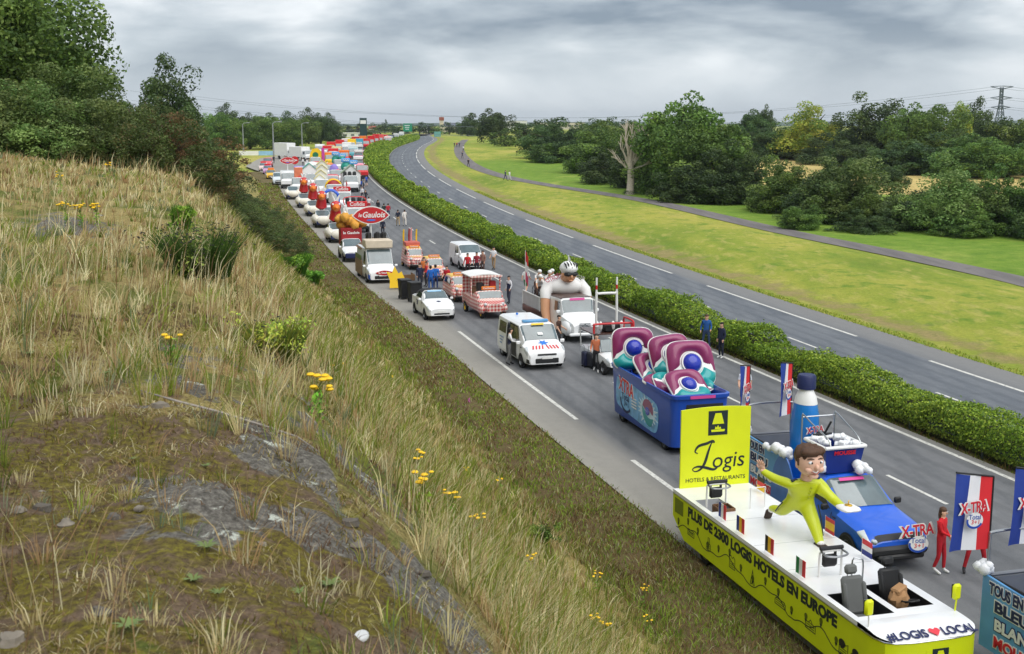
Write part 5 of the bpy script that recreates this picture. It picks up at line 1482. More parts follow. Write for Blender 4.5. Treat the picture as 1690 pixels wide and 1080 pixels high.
# ------------------------------------------------------------------ running bellhop statue
def make_bellhop():
    e = empty('bellhop_statue'); on_logis(e, -.55, .30); tag(e, 'running bellhop statue in yellow suit carrying a cushion on the yellow float', 'statue')
    UNI = M('uniform_yellow', (196, 208, 22), .45, var=.06, coat=.2)
    J = dict(pel=(-.30, 0, .98), spi=(-.22, 0, 1.20), che=(-.08, 0, 1.45), nec=(.0, 0, 1.66), hea=(0, 0, 1.7), hed=(0, 0, 1.8), hto=(0, 0, 1.9),
             shR=(-.10, -.30, 1.55), elR=(-.42, -.52, 1.62), wrR=(-.68, -.66, 1.74), haR=(-.74, -.70, 1.82),
             shL=(-.02, .30, 1.52), elL=(.30, .52, 1.16), wrL=(.74, .50, 1.10), haL=(.86, .48, 1.10),
             hiL=(-.22, .15, .88), knL=(.18, .13, .48), anL=(.48, .12, .06), toL=(.62, .12, .05),
             hiR=(-.38, -.15, .88), knR=(-.72, -.16, .52), anR=(-1.28, -.12, .40), toR=(-1.36, -.12, .24), fwd=(1, 0, 0))
    R = dict(pel=(.25, .23), spi=(.26, .24), che=(.32, .27), nec=(.12, .12), shL=.155, shR=.155, elL=.125, elR=.125, wrL=.095, wrR=.095, haL=.06, haR=.06, hiL=.195, hiR=.195, knL=.155, knR=.155, anL=.10, anR=.10, toL=.08, toR=.08)
    me = human_mesh(J, R=R, head=False, fing=False, sub=2, name='body')
    me.materials.clear(); body = ob('body', me, None, e)
    for m_ in (UNI, UNI, SKINS, M('statue_shoe', (238, 236, 230), .5), HAIRB, UNI): me.materials.append(m_)
    # re-mark: hands skin, ankles white sock
    for p_ in me.polygons:
        c_ = p_.center; k = 0
        if (c_ - Vector(J['haR'])).length < .10 or (c_ - Vector(J['haL'])).length < .10: k = 2
        if (c_ - Vector(J['toR'])).length < .22 or (c_ - Vector(J['toL'])).length < .12: k = 3
        p_.material_index = k
    # head with a face, turned slightly to its right
    hd = Vector((.10, 0, 2.03)); mb = MB(); FW = 1.0
    def hf(d):
        k = 1.
        if d.z < -.2: k -= .16 * (-d.z - .2) * (1.2 - .8 * max(d.x, 0))
        k += .05 * max(0, d.x) * (1 if d.z < .2 else 0)
        return k
    mb.ell(hd, (.27, .255, .37), 22, 16, f=hf)
    mb.ell(hd + Vector((.285, 0, -.05)), (.065, .045, .075), 10, 8)          # nose
    for s in (1, -1): mb.ell(hd + Vector((-.01, .25 * s, -.04)), (.05, .03, .09), 8, 6)   # ears
    mb.ell(hd + Vector((.17, 0, -.28)), (.09, .10, .07), 10, 8)             # chin
    for s in (1, -1): mb.ell(hd + Vector((.20, .12 * s, -.12)), (.07, .08, .07), 8, 6)   # cheeks
    mb.tube([(.0, 0, 1.60), (.06, 0, 1.80)], .11, 12)
    head = mb.build('head', SKINS, e, angle=60)
    head.location = Vector((.02, 0, 1.70)) * (1 - 1.14); head.scale = (1.14, 1.14, 1.22)
    mb = MB()
    for s in (1, -1): mb.ell(hd + Vector((.235, .095 * s, .055)), (.035, .055, .04), 10, 8)
    mb.build('eyes', FOAM, head)
    mb = MB()
    for s in (1, -1): mb.ell(hd + Vector((.262, .088 * s, .055)), (.014, .022, .026), 8, 6)
    mb.build('pupils', INK, head)
    mb = MB()
    for s in (1, -1): mb.tube([hd + Vector((.245, .04 * s, .125)), hd + Vector((.248, .10 * s, .15)), hd + Vector((.215, .165 * s, .125))], [.012, .016, .008], 6)
    mb.build('eyebrows', HAIRB, head)
    mb = MB(); q = [hd + Vector((.272 - abs(y) * .55, y, -.175 + abs(y) * .55)) for y in np.linspace(-.115, .115, 9)]
    mb.tube(q, [.004, .008, .012, .013, .013, .013, .012, .008, .004], 6); mb.build('smile', WHITE2, head)
    mb = MB(); mb.tube([p_ + Vector((.006, 0, -.03)) for p_ in q], [.004, .008, .01, .011, .011, .011, .01, .008, .004], 6); mb.build('lips', M('lip', (178, 92, 84), .5), head)
    mb = MB()
    def hairf(d): return 1 + .06 * math.sin(d.y * 14 + d.x * 6) + .05 * math.sin(d.x * 11)
    mb.ell(hd + Vector((-.06, 0, .13)), (.27, .275, .28), 18, 12, f=hairf)
    mb.ell(hd + Vector((.14, -.05, .27)), (.16, .21, .11), 14, 8, f=hairf); mb.ell(hd + Vector((.08, .12, .27)), (.15, .14, .11), 12, 8, f=hairf)
    for s in (1, -1): mb.box(hd + Vector((.03, .252 * s, .03)), (.07, .03, .16), .012)
    mb.build('hair', HAIRB, head, angle=60)
    # hands with fingers
    def hand(c_, d, sd, spread, nm):
        c_ = Vector(c_); d = Vector(d).normalized(); sd = Vector(sd); sd = (sd - d * sd.dot(d)).normalized(); n = d.cross(sd)
        mb = MB(); R3 = Matrix((d, sd, n)).transposed()
        mb.ell(c_ + d * .05, (.10, .085, .038), 12, 8, R3)
        for k, L_ in enumerate((.15, .17, .16, .12)):
            o_ = (k - 1.5); b = c_ + d * .11 + sd * o_ * .042; dd = (d + sd * o_ * spread).normalized()
            mb.tube([b, b + dd * L_ * .5 - n * .005, b + dd * L_ - n * .02], [.023, .022, .016], 7)
        b = c_ + d * .02 - sd * .07; mb.tube([b, b - sd * .07 + d * .05, b - sd * .08 + d * .12], [.027, .025, .018], 7)
        mb.build(nm, SKINS, e, angle=60)
    hand((-.72, -.68, 1.80), (-.15, -.1, 1), (1, .3, 0), .22, 'hand'); hand((.78, .49, 1.10), (1, -.05, .05), (0, -1, 0), .05, 'hand')
    # cushion, buttons, epaulettes, trouser braid, shoe sole
    cu = MB(); cu.ell((.98, .47, 1.20), (.24, .22, .075), 16, 8, f=lambda d: 1 + .22 * abs(math.sin(2 * math.atan2(d.y, d.x))) ** 2); c0 = cu.build('cushion', WHITE2, e, angle=60)
    MB().ell((.98, .47, 1.285), (.10, .08, .03), 10, 6).tube([(1.0, .47, 1.29), (1.02, .44, 1.40), (1.0, .47, 1.42)], .012, 6).build('golden_key', M('gold', (214, 170, 50), .35, .6), c0)
    mb = MB()
    for k in range(4): mb.ell((.155 - k * .035, .05, 1.50 - k * .11), (.022, .022, .022), 8, 6)
    mb.build('buttons', M('button', (160, 170, 20), .4), e)
    mb = MB()
    for s in (1, -1): mb.box((-.06, s * .25, 1.675), (.10, .15, .035), .012, Matrix.Rotation(-.3 * s, 3, 'X'))
    mb.build('epaulettes', INK, e)
    for q in ([(-.34, -.36, .95), (-.50, -.37, .78), (-.72, -.33, .54)], [(-.08, .36, .90), (.14, .325, .58), (.38, .25, .2)]): MB().tube(q, .014, 6).build('trouser_braid', INK, e)
    mb = MB(); mb.box((-1.44, -.12, .16), (.10, .2, .36), .05, Matrix.Rotation(.35, 3, 'Y')); mb.box((.58, .12, .02), (.4, .2, .06), .02); mb.build('shoe_soles', M('sole', (60, 46, 38), .7), e)
    e.scale = (1.04, 1.08, .84)
    return e
make_bellhop()

# ------------------------------------------------------------------ blue detergent tub float with giant capsules
def xtra_logo(parent, loc, right, up, s, sub=True):
    n = Vector(right).normalized().cross(Vector(up).normalized()); L_ = Vector(loc); r_ = Vector(right).normalized(); u_ = Vector(up).normalized()
    tilt = (r_ + u_ * .10).normalized(); RL = M('logo_red', (214, 34, 52), .45)
    letter(parent, 'X-TRA', .5 * s, WHITE2, L_ + u_ * .22 * s, tilt, u_, width=1.12 * s, ext=.004, offset=.035 * s)
    letter(parent, 'X-TRA', .5 * s, RL, L_ + u_ * .22 * s + n * .008, tilt, u_, width=1.02 * s, ext=.004, offset=.008 * s)
    if sub:
        LB = M('logo_blue', (30, 74, 168), .45)
        flat(parent, ellipse(.05 * s, -.22 * s, .33 * s, .27 * s, 22), WHITE2, L_ + n * .002, r_, u_, 'logo_disc', .004)
        letter(parent, 'Total', .24 * s, LB, L_ + r_ * .04 * s - u_ * .10 * s + n * .009, r_, u_, width=.46 * s, ext=.003)
        letter(parent, '3+1', .2 * s, RL, L_ + r_ * .08 * s - u_ * .27 * s + n * .009, r_, u_, width=.3 * s, ext=.003)
        arc = [(.05 * s + .29 * s * math.cos(a), -.22 * s + .23 * s * math.sin(a)) for a in np.linspace(2.9, 5.9, 14)]
        stroke(parent, arc, .035 * s, LB, L_ + n * .009, r_, u_, 'logo_arrow')
def make_tub():
    e = empty('tub_float'); c_ = Vector((5.54, 42.4, 0.)); face(e, c_, Vector((.261, -.965, 0)))
    tag(e, 'big blue detergent tub on wheels heaped with giant capsules', 'parade float')
    L_, W_ = 3.05, 1.04
    def ring(z, k): # rounded rectangle
        out = []; l, w, r = L_ * k, W_ * k, .28
        for cx, cy, a0 in ((l - r, w - r, 0), (-(l - r), w - r, 90), (-(l - r), -(w - r), 180), (l - r, -(w - r), 270)):
            for a in range(0, 91, 18): out.append((cx + r * math.cos(math.radians(a0 + a)), cy + r * math.sin(math.radians(a0 + a)), z))
        return out
    def loft(rings, cap=True):
        V = sum(rings, []); n = len(rings[0]); F = [(i * n + k, i * n + (k + 1) % n, (i + 1) * n + (k + 1) % n, (i + 1) * n + k) for i in range(len(rings) - 1) for k in range(n)]
        if cap: F.append(tuple(range(n))[::-1])
        return V, F
    mb = MB(); V, F = loft([ring(.26, .93), ring(.30, .95), ring(1.96, .995), ring(1.98, 1.02), ring(2.10, 1.025), ring(2.11, .98), ring(1.5, .955)]); mb.add(V, F)
    n = 24; mb.f.append(tuple(6 * n + k for k in range(n))); mb.m.append(0)
    mb.build('tub_shell', BLUET, e, angle=35, fix=False)
    # pale print on the flank (image-left side = -y): wave shape, logo, capsule picture
    def flank(x, z): 
        k = .95 + .045 * (z - .3) / 1.66
        return Vector((x, -W_ * k - .006, z))
    rt = X_; upv = Vector((0, -.045 * W_ / 1.66, 1)).normalized()
    o_ = flank(0, 1.1)
    q = spline([(-2.35, .60), (-1.2, .62), (.3, .52), (1.55, .40), (1.75, -.1), (1.5, -.62), (.6, -.66), (-.6, -.60), (-1.8, -.52), (-2.45, -.30), (-2.35, .60)], 5)
    PR = M('tub_print', (120, 184, 232), .42, var=.45, scale=2.6, coat=.2)
    flat(e, q, PR, o_, rt, upv, 'print_panel')
    q2 = []
    rs_ = random.Random(8)
    for i in range(40):
        a = i / 40 * 6.283; r0 = .62 if i % 2 else .80 + rs_.random() * .22
        q2.append((.75 + r0 * 1.05 * math.cos(a), -.04 + r0 * .60 * math.sin(a)))
    flat(e, q2, M('splash_print', (206, 228, 242), .5, var=.25, scale=5), o_ + Vector((0, -.008, 0)), rt, upv, 'splash_print')
    tl = lambda pts: [(.75 + a, -.02 + b) for a, b in pts]
    flat(e, tl(spline([(-.45, .12), (-.25, .36), (.2, .42), (.52, .22), (.50, -.05), (.2, .05), (-.1, .0), (-.45, .12)], 4)), MAGP, o_ + Vector((0, -.016, 0)), rt, upv, 'capsule_print')
    flat(e, tl(spline([(-.5, .1), (-.42, -.2), (-.1, -.46), (.3, -.50), (.55, -.2), (.3, -.22), (0, -.2), (-.28, 0), (-.5, .1)], 4)), TEALP, o_ + Vector((0, -.016, 0)), rt, upv, 'capsule_print')
    flat(e, [(a + .75, b - .0) for a, b in ellipse(.02, -.02, .2, .15, 16)], BALLB, o_ + Vector((0, -.022, 0)), rt, upv, 'capsule_print')
    RL = M('logo_red', (214, 34, 52), .45)
    letter(e, 'XTRA', .70, WHITE2, flank(-1.35, 1.46) + Vector((0, -.008, 0)), Vector((1, 0, -.06)), upv, width=1.55, ext=.003, offset=.03)
    letter(e, 'XTRA', .70, RL, flank(-1.35, 1.46) + Vector((0, -.016, 0)), Vector((1, 0, -.06)), upv, width=1.48, ext=.003, offset=.012)
    letter(e, 'Total', .36, NAVY, flank(-1.45, 1.08) + Vector((0, -.012, 0)), X_, upv, width=.75, ext=.003)
    letter(e, '3+1', .28, NAVY, flank(-1.35, .84) + Vector((0, -.012, 0)), X_, upv, width=.42, ext=.003)
    stroke(e, [(-1.4 + .55 * math.cos(a), -.12 + .42 * math.sin(a)) for a in np.linspace(3.1, 5.6, 14)], .05, NAVY, o_ + Vector((0, -.012, 0)), rt, upv, 'logo_arrow')
    for k in range(4): stroke(e, [(-.82, .12 - k * .11), (-.32, .12 - k * .11)], .022, WHITE2, o_ + Vector((0, -.012, 0)), rt, upv, 'small_print')
    # front: cab slot and pink plate
    box_part(e, 'cab_slot', BLACKP, (L_ * .985, .12, 1.62), (.06, 1.35, .34), .03)
    flat(e, [(-.45, -.05), (.45, -.05), (.45, .05), (-.45, .05)], PINKP, (L_ * 1.026 + .004, .0, 2.04), Y_, Z_, 'race_sticker')
    for x in (-2.1, 2.0):
        for s in (1, -1): wheel(e, x, s * .82, .30, .2)
    # rear passenger post: frame and black seat
    MB().tube(spline([(-2.2, -.55, 1.5), (-2.2, -.55, 2.75), (-2.15, -.5, 2.85), (-2.15, -.1, 2.85), (-2.2, -.05, 2.75), (-2.2, -.05, 1.5)], 4), .022, 6).build('grab_frame', BLACKP, e)
    MB().box((-1.95, -.3, 1.9), (.42, .46, .12), .05).box((-2.13, -.3, 2.22), (.14, .46, .66), .05).build('seat', BLACKP, e)
    return e
tub = make_tub()
def capsule_mesh():
    """one pillow-shaped wash capsule: white skirt, magenta and teal swirls, blue ball"""
    sk = MB(); n = 14; V = []; F = []
    prof = [(0., -.10), (.80, -.13), (1., -.02), (1., .02), (.80, .10), (0, .11)]
    def sq(k, a):
        c_, s_ = math.cos(a), math.sin(a); return (abs(c_) ** .5 * math.copysign(1, c_) * k, abs(s_) ** .5 * math.copysign(1, s_) * k * .97)
    m_ = 28
    for k, z in prof:
        for i in range(m_):
            x, y = sq(max(k, .01), 2 * math.pi * i / m_); V.append((x * .62, y * .62, z))
    for j in range(len(prof) - 1):
        for i in range(m_): F.append((j * m_ + i, j * m_ + (i + 1) % m_, (j + 1) * m_ + (i + 1) % m_, (j + 1) * m_ + i))
    sk.add(V, F); skirt = sk.mesh('skirt', 50); skirt.materials.append(WHITE2)
    def lobe(a0, a1, r_in, r_out, name, mat):
        mb = MB(); V = []; na, nr = 16, 7
        for i in range(na + 1):
            a = a0 + (a1 - a0) * i / na
            for j in range(nr + 1):
                t = j / nr; s_ = math.sin(math.pi * t) ** .6; e_ = math.sin(math.pi * min(max(i / na, .0), 1)) ** .2
                ri = r_in + .03 * math.sin(i / na * 3.14)
                ox, oy = sq(r_out, a); ix, iy = ri * math.cos(a), ri * math.sin(a)
                x, y = ix + (ox - ix) * t, iy + (oy - iy) * t
                V.append((x * .62, y * .62, .06 + .17 * s_ * e_))
        F = [(i * (nr + 1) + j, (i + 1) * (nr + 1) + j, (i + 1) * (nr + 1) + j + 1, i * (nr + 1) + j + 1) for i in range(na) for j in range(nr)]
        mb.add(V, F); me = mb.mesh(name, 60); me.materials.append(mat); return me
    up_ = lobe(-.12, 3.36, .44, .97, 'upper_swirl', MAGP); lo = lobe(3.42, 6.1, .44, .97, 'lower_swirl', TEALP)
    bl = MB(); bl.ell((0, 0, .12), (.235, .235, .17), 18, 10); blm = bl.mesh('ball', 60); blm.materials.append(BALLB)
    rg_ = MB(); rg_.tube([(.255 * math.cos(a), .255 * math.sin(a), .13) for a in np.linspace(0, 6.283, 25)], .028, 6); rgm = rg_.mesh('ball_ring', 60); rgm.materials.append(WHITE2)
    return skirt, up_, lo, blm, rgm
CAPS = capsule_mesh()
def capsule(x, y, z, rx, rzz, s, label, roll=0.):
    e = empty('wash_capsule')
    M0 = Matrix.Translation(Vector((5.54, 42.4, 0))) @ Matrix.Rotation(math.atan2(-.965, .261), 4, 'Z') @ Matrix.Translation((x, y, z)) @ Matrix.Rotation(rzz, 4, 'Z') @ Matrix.Rotation(rx, 4, 'Y') @ Matrix.Rotation(math.pi / 2 + roll, 4, 'Z') @ Matrix.Scale(s, 4)
    e.matrix_world = M0
    for me, nm in zip(CAPS, ('skirt', 'upper_swirl', 'lower_swirl', 'ball', 'ball_ring')): link(bpy.data.objects.new(nm, me), e)
    tag(e, label, 'capsule', 'giant wash capsules in the blue tub')
capsule(-2.35, -.42, 2.72, 1.30, -.1, 1.34, 'giant capsule standing upright behind the black seat at the tub rear')
capsule(-.75, .42, 2.72, 1.15, -.05, 1.30, 'giant tilted capsule standing second in the tub, partly hidden', .12)
capsule(.75, .55, 2.66, 1.12, 0, 1.46, 'largest front capsule standing upright at the far tub rim')
capsule(-1.0, -.15, 2.2, .75, .3, 1.15, 'giant capsule leaning low between two upright capsules')
capsule(2.05, -.1, 2.16, .62, .15, 1.2, 'giant capsule leaning against the front rim of the tub')
capsule(.55, -.45, 1.98, .25, .6, .95, 'giant capsule lying flat beside the near tub rim')
capsule(1.35, .55, 2.0, .35, -.5, .9, 'giant capsule lying teal side up by the far front rim', 2.4)
capsule(1.0, -.35, 2.05, .5, .2, .9, 'giant capsule half buried in the middle of the heap', 2.9)

# ------------------------------------------------------------------ blue pickup with bottle, basket and flags
def foam_mesh(seed, n, L_, r0):
    r = random.Random(seed); mb = MB()
    for i in range(n):
        mb.ell((r.uniform(-L_, L_), r.uniform(-.12, .12), r.uniform(-.06, .14)), (r.uniform(.6, 1.2) * r0,) * 3, 8, 6, f=lambda d: 1 + .12 * math.sin(d.x * 7) * math.cos(d.z * 8))
    return mb
def make_pickup(full=True):
    st = [(-3.0, .62, 1.04, 1.08, .88, .80), (-2.95, .52, 1.06, 1.10, .92, .84), (-1.3, .46, 1.08, 1.12, .93, .86), (-1.28, .44, 1.08, 1.70, .93, .70), (-1.05, .42, 1.08, 1.80, .93, .70), (-.05, .40, 1.08, 1.82, .93, .70),
          (.95, .40, 1.08, 1.20, .93, .80), (1.55, .44, 1.0, 1.12, .93, .76), (2.1, .48, .92, 1.04, .90, .70), (2.32, .46, .82, .95, .84, .64), (2.42, .46, .72, .80, .74, .55)]
    B = Body(st)
    parts = [('windscreen', WSCR, [(.02, 4.25), (.90, 4.25), (.90, 6), (.02, 6)]), ('side_window', GLASS, [(-.45, 3.2), (.62, 3.2), (.02, 3.92), (-.42, 3.92)]), ('side_window', GLASS, [(-1.2, 3.2), (-.53, 3.2), (-.50, 3.92), (-1.1, 3.92)]),
             ('headlight', LAMP, [(1.92, 3.0), (2.34, 2.4), (2.36, 3.1), (2.0, 3.9)]), ('grille', BLACKP, [(2.30, 4.2), (2.40, 3.6), (2.40, 6), (2.30, 6)], dict(off=.02)),
             ('fog_light', BLACKP, [(2.2, .9), (2.38, .9), (2.38, 1.9), (2.2, 1.9)])]
    e = car('pickup_truck', B, BLUEP, (1.55, -1.75), .38, parts, ww=.26)
    box_part(e, 'bumper', BLACKP, (2.40, 0, .56), (.22, 1.62, .26), .08)
    for s in (-1, 1): MB().box((2.24, s * .58, .80), (.26, .42, .15), .05, Matrix.Rotation(-.5 * s, 3, 'Z')).build('headlight_unit', M('lamp_unit', (168, 178, 184), .12, var=.5, scale=9, spec=.8, coat=.6), e)
    seams(e, B, (-.48, .72)); box_part(e, 'bumper_step', BLACKP, (2.50, 0, .42), (.12, 1.3, .14), .04)
    mirrors(e, .62, .98, 1.22, BLACKP)
    flat(e, [(-.36, -.05), (.36, -.05), (.36, .05), (-.36, .05)], PINKP, (.17, -.05, 1.755), Y_, Vector((-.87, 0, .6)), 'race_sticker')
    # logo board standing at the front bumper
    bd = box_part(e, 'logo_arm', BLACKP, (2.55, .52, .72), (.1, .08, .5), .02)
    n = Vector((1, -.15, 0)).normalized(); rt = Vector((.15, 1, 0)).normalized()
    xtra_logo(bd, (2.62, .35, .92), rt, Z_, .80)
    # bed superstructure: pale blue printed side boards with a curling wave, foam
    for s in (-1, 1):
        q = [(-4.1, .48), (-1.7, .48), (-.95, .62), (-1.05, 1.2), (-1.5, 1.75), (-1.9, 1.92), (-2.4, 1.86), (-2.8, 1.95), (-4.1, 2.0)]
        mb = MB(); mb.prism(q, s * .97, s * 1.03, 'y'); bd = mb.build('side_board', SKYB, e, angle=None)
        mb = MB(); mb.prism(spline([(-2.35, .5), (-2.2, 1.5), (-1.75, 1.98), (-1.35, 1.8), (-1.0, 1.2), (-.92, .62), (-1.3, .5)], 4), s * 1.034, s * 1.07, 'y'); mb.build('wave_fin', M('wave_blue', (62, 112, 186), .4, var=.15, coat=.3), bd, angle=None)
        rt = X_ * (1 if s < 0 else -1)
        WB = NAVY
        for txt, z, w_, mt, ed, x in (('TOUS EN', 1.78, 1.0, NAVY, WHITE2, -3.35), ('BLEU', 1.45, 1.0, NAVY, WHITE2, -3.15), ('BLANC', 1.08, 1.25, WHITE2, NAVY, -3.0), ('MOUSSE', .72, 1.35, M('logo_red', (214, 34, 52), .45), WHITE2, -2.95)):
            sh = Vector((x if s < 0 else x - .1, s * 1.036, z))
            letter(bd, txt, .31, ed, sh, rt, Z_, width=w_, ext=.003, offset=.035); letter(bd, txt, .31, mt, sh + Vector((0, s * .008, 0)), rt, Z_, width=w_, ext=.003, offset=.012)
        fm = foam_mesh(3 + s, 16, .55, .13); o_ = fm.build('foam', FOAM, bd, angle=60); o_.location = (-2.1, s * 1.0, 1.98)
        fm = foam_mesh(7 + s, 8, .12, .13); o_ = fm.build('foam', FOAM, bd, angle=60); o_.location = (-4.12, s * 1.0, 2.05)
    mb = MB(); mb.box((-2.7, 0, .62), (2.9, 1.92, .30), .02); mb.build('bed_floor', BLACKP, e)
    fr = MB(); fr.tube([(-4.1, -.95, 1.95), (-4.1, .95, 1.95)], .04, 6); fr.box((-4.1, 0, 1.6), (.04, 1.86, .6), .01); fr.build('tailgate', M('tail_grey', (120, 124, 130), .5), e)
    for y in (-.95, .95): MB().tube([(-4.1, y, 1.97), (-2.5, y, 1.97)], .035, 6).build('bed_rail', BLACKP, e)
    MB().tube(spline([(-4.1, -.92, 2.0), (-4.1, -.92, 2.72), (-4.1, -.80, 2.86), (-4.1, .38, 2.86), (-4.1, .46, 2.72), (-4.1, .46, 2.0)], 5), .032, 8).build('rear_arch', TUBEM, e)
    fbm_, fwm, frm = M('flag_cloth_blue', (34, 62, 150), .7, var=.12), M('flag_cloth_white', (236, 236, 240), .7, var=.05), M('flag_cloth_red', (222, 40, 48), .7, var=.1)
    for s in (-1, 1):
        po = MB(); px_, py_0 = -4.12, (-.92 if s < 0 else .46)
        po.tube([(px_, py_0, 1.9), (px_, py_0, 4.02)], .022, 6); po.tube([(px_, py_0, 4.02), (px_ + .1, py_0 - .95, 4.20)], .02, 6)
        pole = po.build('flag_pole', BLACKP, e)
        for k, m_ in enumerate((fbm_, fwm, frm)):       # blue outermost, red by the pole
            V = []; nn = 6
            for i in range(nn + 1):
                for j in range(9):
                    u = (2 - k + i / nn) / 3; z = j / 8
                    yy_ = py_0 - .93 * u - .10 * (1 - z) * (u)
                    V.append((px_ + .1 * u + .05 * math.sin(u * 7 + z * 3) * u, yy_, 4.0 - 1.5 * (1 - z) + .17 * u - .10 * (1 - z) * u))
            F = [(i * 9 + j, i * 9 + j + 1, (i + 1) * 9 + j + 1, (i + 1) * 9 + j) for i in range(nn) for j in range(8)]
            mb = MB(); mb.add(V, F); o_ = mb.build('flag_band', m_, pole, fix=False)
        xtra_logo(pole, (px_ + .15, py_0 - .52, 3.32), Vector((-.05, 1, -.06)), Z_, .62)
    # giant detergent bottle
    bt = MB(); prof = [(.30, 1.0), (.42, 1.05), (.44, 1.5), (.42, 2.3), (.40, 2.9), (.34, 3.22)]
    def obl(pr, mb, ky=.8):
        n = 24; V = [(-2.45 + r * 1.12 * math.cos(2 * math.pi * k / n), .0 + r * 1.12 * ky * math.sin(2 * math.pi * k / n), z) for r, z in pr for k in range(n)]
        F = [(i * n + k, i * n + (k + 1) % n, (i + 1) * n + (k + 1) % n, (i + 1) * n + k) for i in range(len(pr) - 1) for k in range(n)]
        F += [tuple(range(n))[::-1], tuple((len(pr) - 1) * n + k for k in range(n))]; return mb.add(V, F)
    obl(prof, bt); b0 = bt.build('bottle', BOTL, e)
    obl([(.345, 3.222), (.31, 3.4), (.22, 3.58), (.20, 3.64)], MB()).build('bottle_shoulder', WHITE2, b0)
    mb = MB(); obl([(.235, 3.642), (.235, 3.98), (.20, 4.04)], mb, 1.); mb.build('bottle_cap', NAVY, b0)
    xtra_logo(b0, (-1.94, .04, 2.45), Y_, Z_, .48)
    MB().tube(spline([(-2.9, .0, 2.9), (-3.12, .0, 2.7), (-3.16, .0, 2.1), (-2.95, .0, 1.7)], 4), .07, 8).build('bottle_handle', BOTL, b0)
    # basket box on the cab roof with tubes and handlebar (group shifted back a little)
    kids0 = set(e.children)
    R2 = Matrix.Identity(3)
    V = []; x0, x1 = -.75, .05
    for z, k in ((1.84, .82), (2.55, 1.0)):
        for sx, sy in ((-1, -1), (1, -1), (1, 1), (-1, 1)): V.append((-.2 + sx * .52 * k, sy * .58 * k - .05, z))
    mb = MB(); mb.add(V, [(0, 1, 5, 4), (1, 2, 6, 5), (2, 3, 7, 6), (3, 0, 4, 7), (3, 2, 1, 0)]); bx = mb.build('basket', M('basket_blue', (20, 48, 130), .45, var=.1, coat=.2), e, angle=None)
    mb = MB(); pts = [(-.2 - .54, -.65, 2.56), (-.2 + .54, -.65, 2.56), (-.2 + .54, .55, 2.56), (-.2 - .54, .55, 2.56)]
    for a, b in zip(pts, pts[1:] + pts[:1]): mb.tube([a, b], .05, 8)
    mb.build('basket_rim', WHITE2, bx)
    RL = M('logo_red', (214, 34, 52), .45)
    for k, (txt, m_) in enumerate((('MOUSSE', RL), ('000000', WHITE2), ('BLANC', RL))):
        letter(bx, txt, .15, m_, (.318 - .045 * k, -.05, 2.40 - .17 * k), Y_, Vector((.13, 0, 1)), width=.62, ext=.003, offset=.006)
        letter(bx, txt, .15, m_, (-.2, -.595 + .05 * k - .04, 2.40 - .17 * k), X_, Vector((0, -.14, 1)), width=.55, ext=.003, offset=.006)
    r = random.Random(2); mb = MB()
    for i in range(14): mb.box((-.2 + r.uniform(-.4, .4), -.05 + r.uniform(-.42, .42), 2.52 + r.uniform(-.04, .14)), (.2, .16, .2), .03, Matrix.Rotation(r.random() * 3, 3, 'Z') @ Matrix.Rotation(r.random(), 3, 'X'))
    mb.build('sample_packs', FOAM, bx)
    fm = foam_mesh(12, 14, .2, .12); o_ = fm.build('foam', FOAM, bx, angle=60); o_.location = (.40, .42, 1.98)
    fm = foam_mesh(13, 8, .1, .12); o_ = fm.build('foam', FOAM, bx, angle=60); o_.location = (.1, -.72, 2.0)
    for s in (-1, 1):
        MB().tube(spline([(-1.15, s * .5, 1.7), (-1.2, s * .5, 3.0), (-1.1, s * .5, 3.12), (-.7, s * .5, 3.0), (.1, s * .45, 2.75), (.28, s * .45, 2.5)], 4), .022, 7).build('roll_tube', TUBEM, e)
    MB().tube([(-1.2, -.5, 3.05), (-1.2, .5, 3.05)], .022, 6).build('roll_tube', TUBEM, e)
    MB().tube([(-.95, -.28, 2.6), (-.95, .28, 2.6)], .03, 6).box((-1.0, 0, 2.4), (.2, .3, .5), .05).tube([(-.95, 0, 2.5), (-.7, .1, 3.0)], .03, 6).build('rider_harness', BLACKP, e)
    for ch in set(e.children) - kids0: ch.location.x -= .38; ch.location.y -= .08
    return e
pk = make_pickup()
face(pk, Vector((9.72, 28.72, 0)) - DIR * 2.50 - LEFT * .08, DIR)
tag(pk, 'bright blue pickup with giant detergent bottle behind the yellow float', 'pickup truck', 'blue detergent pickups')
pk2 = copy_tree(pk)
for ch in pk.children:
    if ch.name.startswith('flag_pole'):
        sgn = 1 if ch.data.vertices[0].co.y > 0 else -1
        pv = Vector((-4.12, -.92 if sgn < 0 else .46, 0)); ch.matrix_local = Matrix.Translation(pv) @ Matrix.Rotation(.62 if sgn > 0 else .72, 4, 'Z') @ Matrix.Translation(-pv)
rp = at(1625, 950, 1.95); fd = heading(24)
p3 = Vector((rp.x, rp.y, 0)) + LEFT * .98 + DIR * (4.12)
p3 = Vector((9.62, 23.5, 0)) + LEFT * .98 + DIR * 4.12
face(pk2, p3, DIR)
tag(pk2, 'second blue pickup cut by the lower right corner with slogan side board', 'pickup truck', 'blue detergent pickups')
# ------------------------------------------------------------------ vans, cars and floats of the caravan
def place(e, px, py, yaw=0., back=0.):
    """front of the vehicle touches the ground seen at pixel (px,py)"""
    p_ = at(px, py); h = heading(p_.y); h = Matrix.Rotation(yaw, 3, 'Z') @ h
    face(e, p_ - h * back, h); return e
def std_parts(front_x, roof_x, cowl_x, rear_x, door=True):
    return [('windscreen', WSCR, [(roof_x + .05, 4.25), (cowl_x - .06, 4.2), (cowl_x - .06, 6), (roof_x + .05, 6)])]
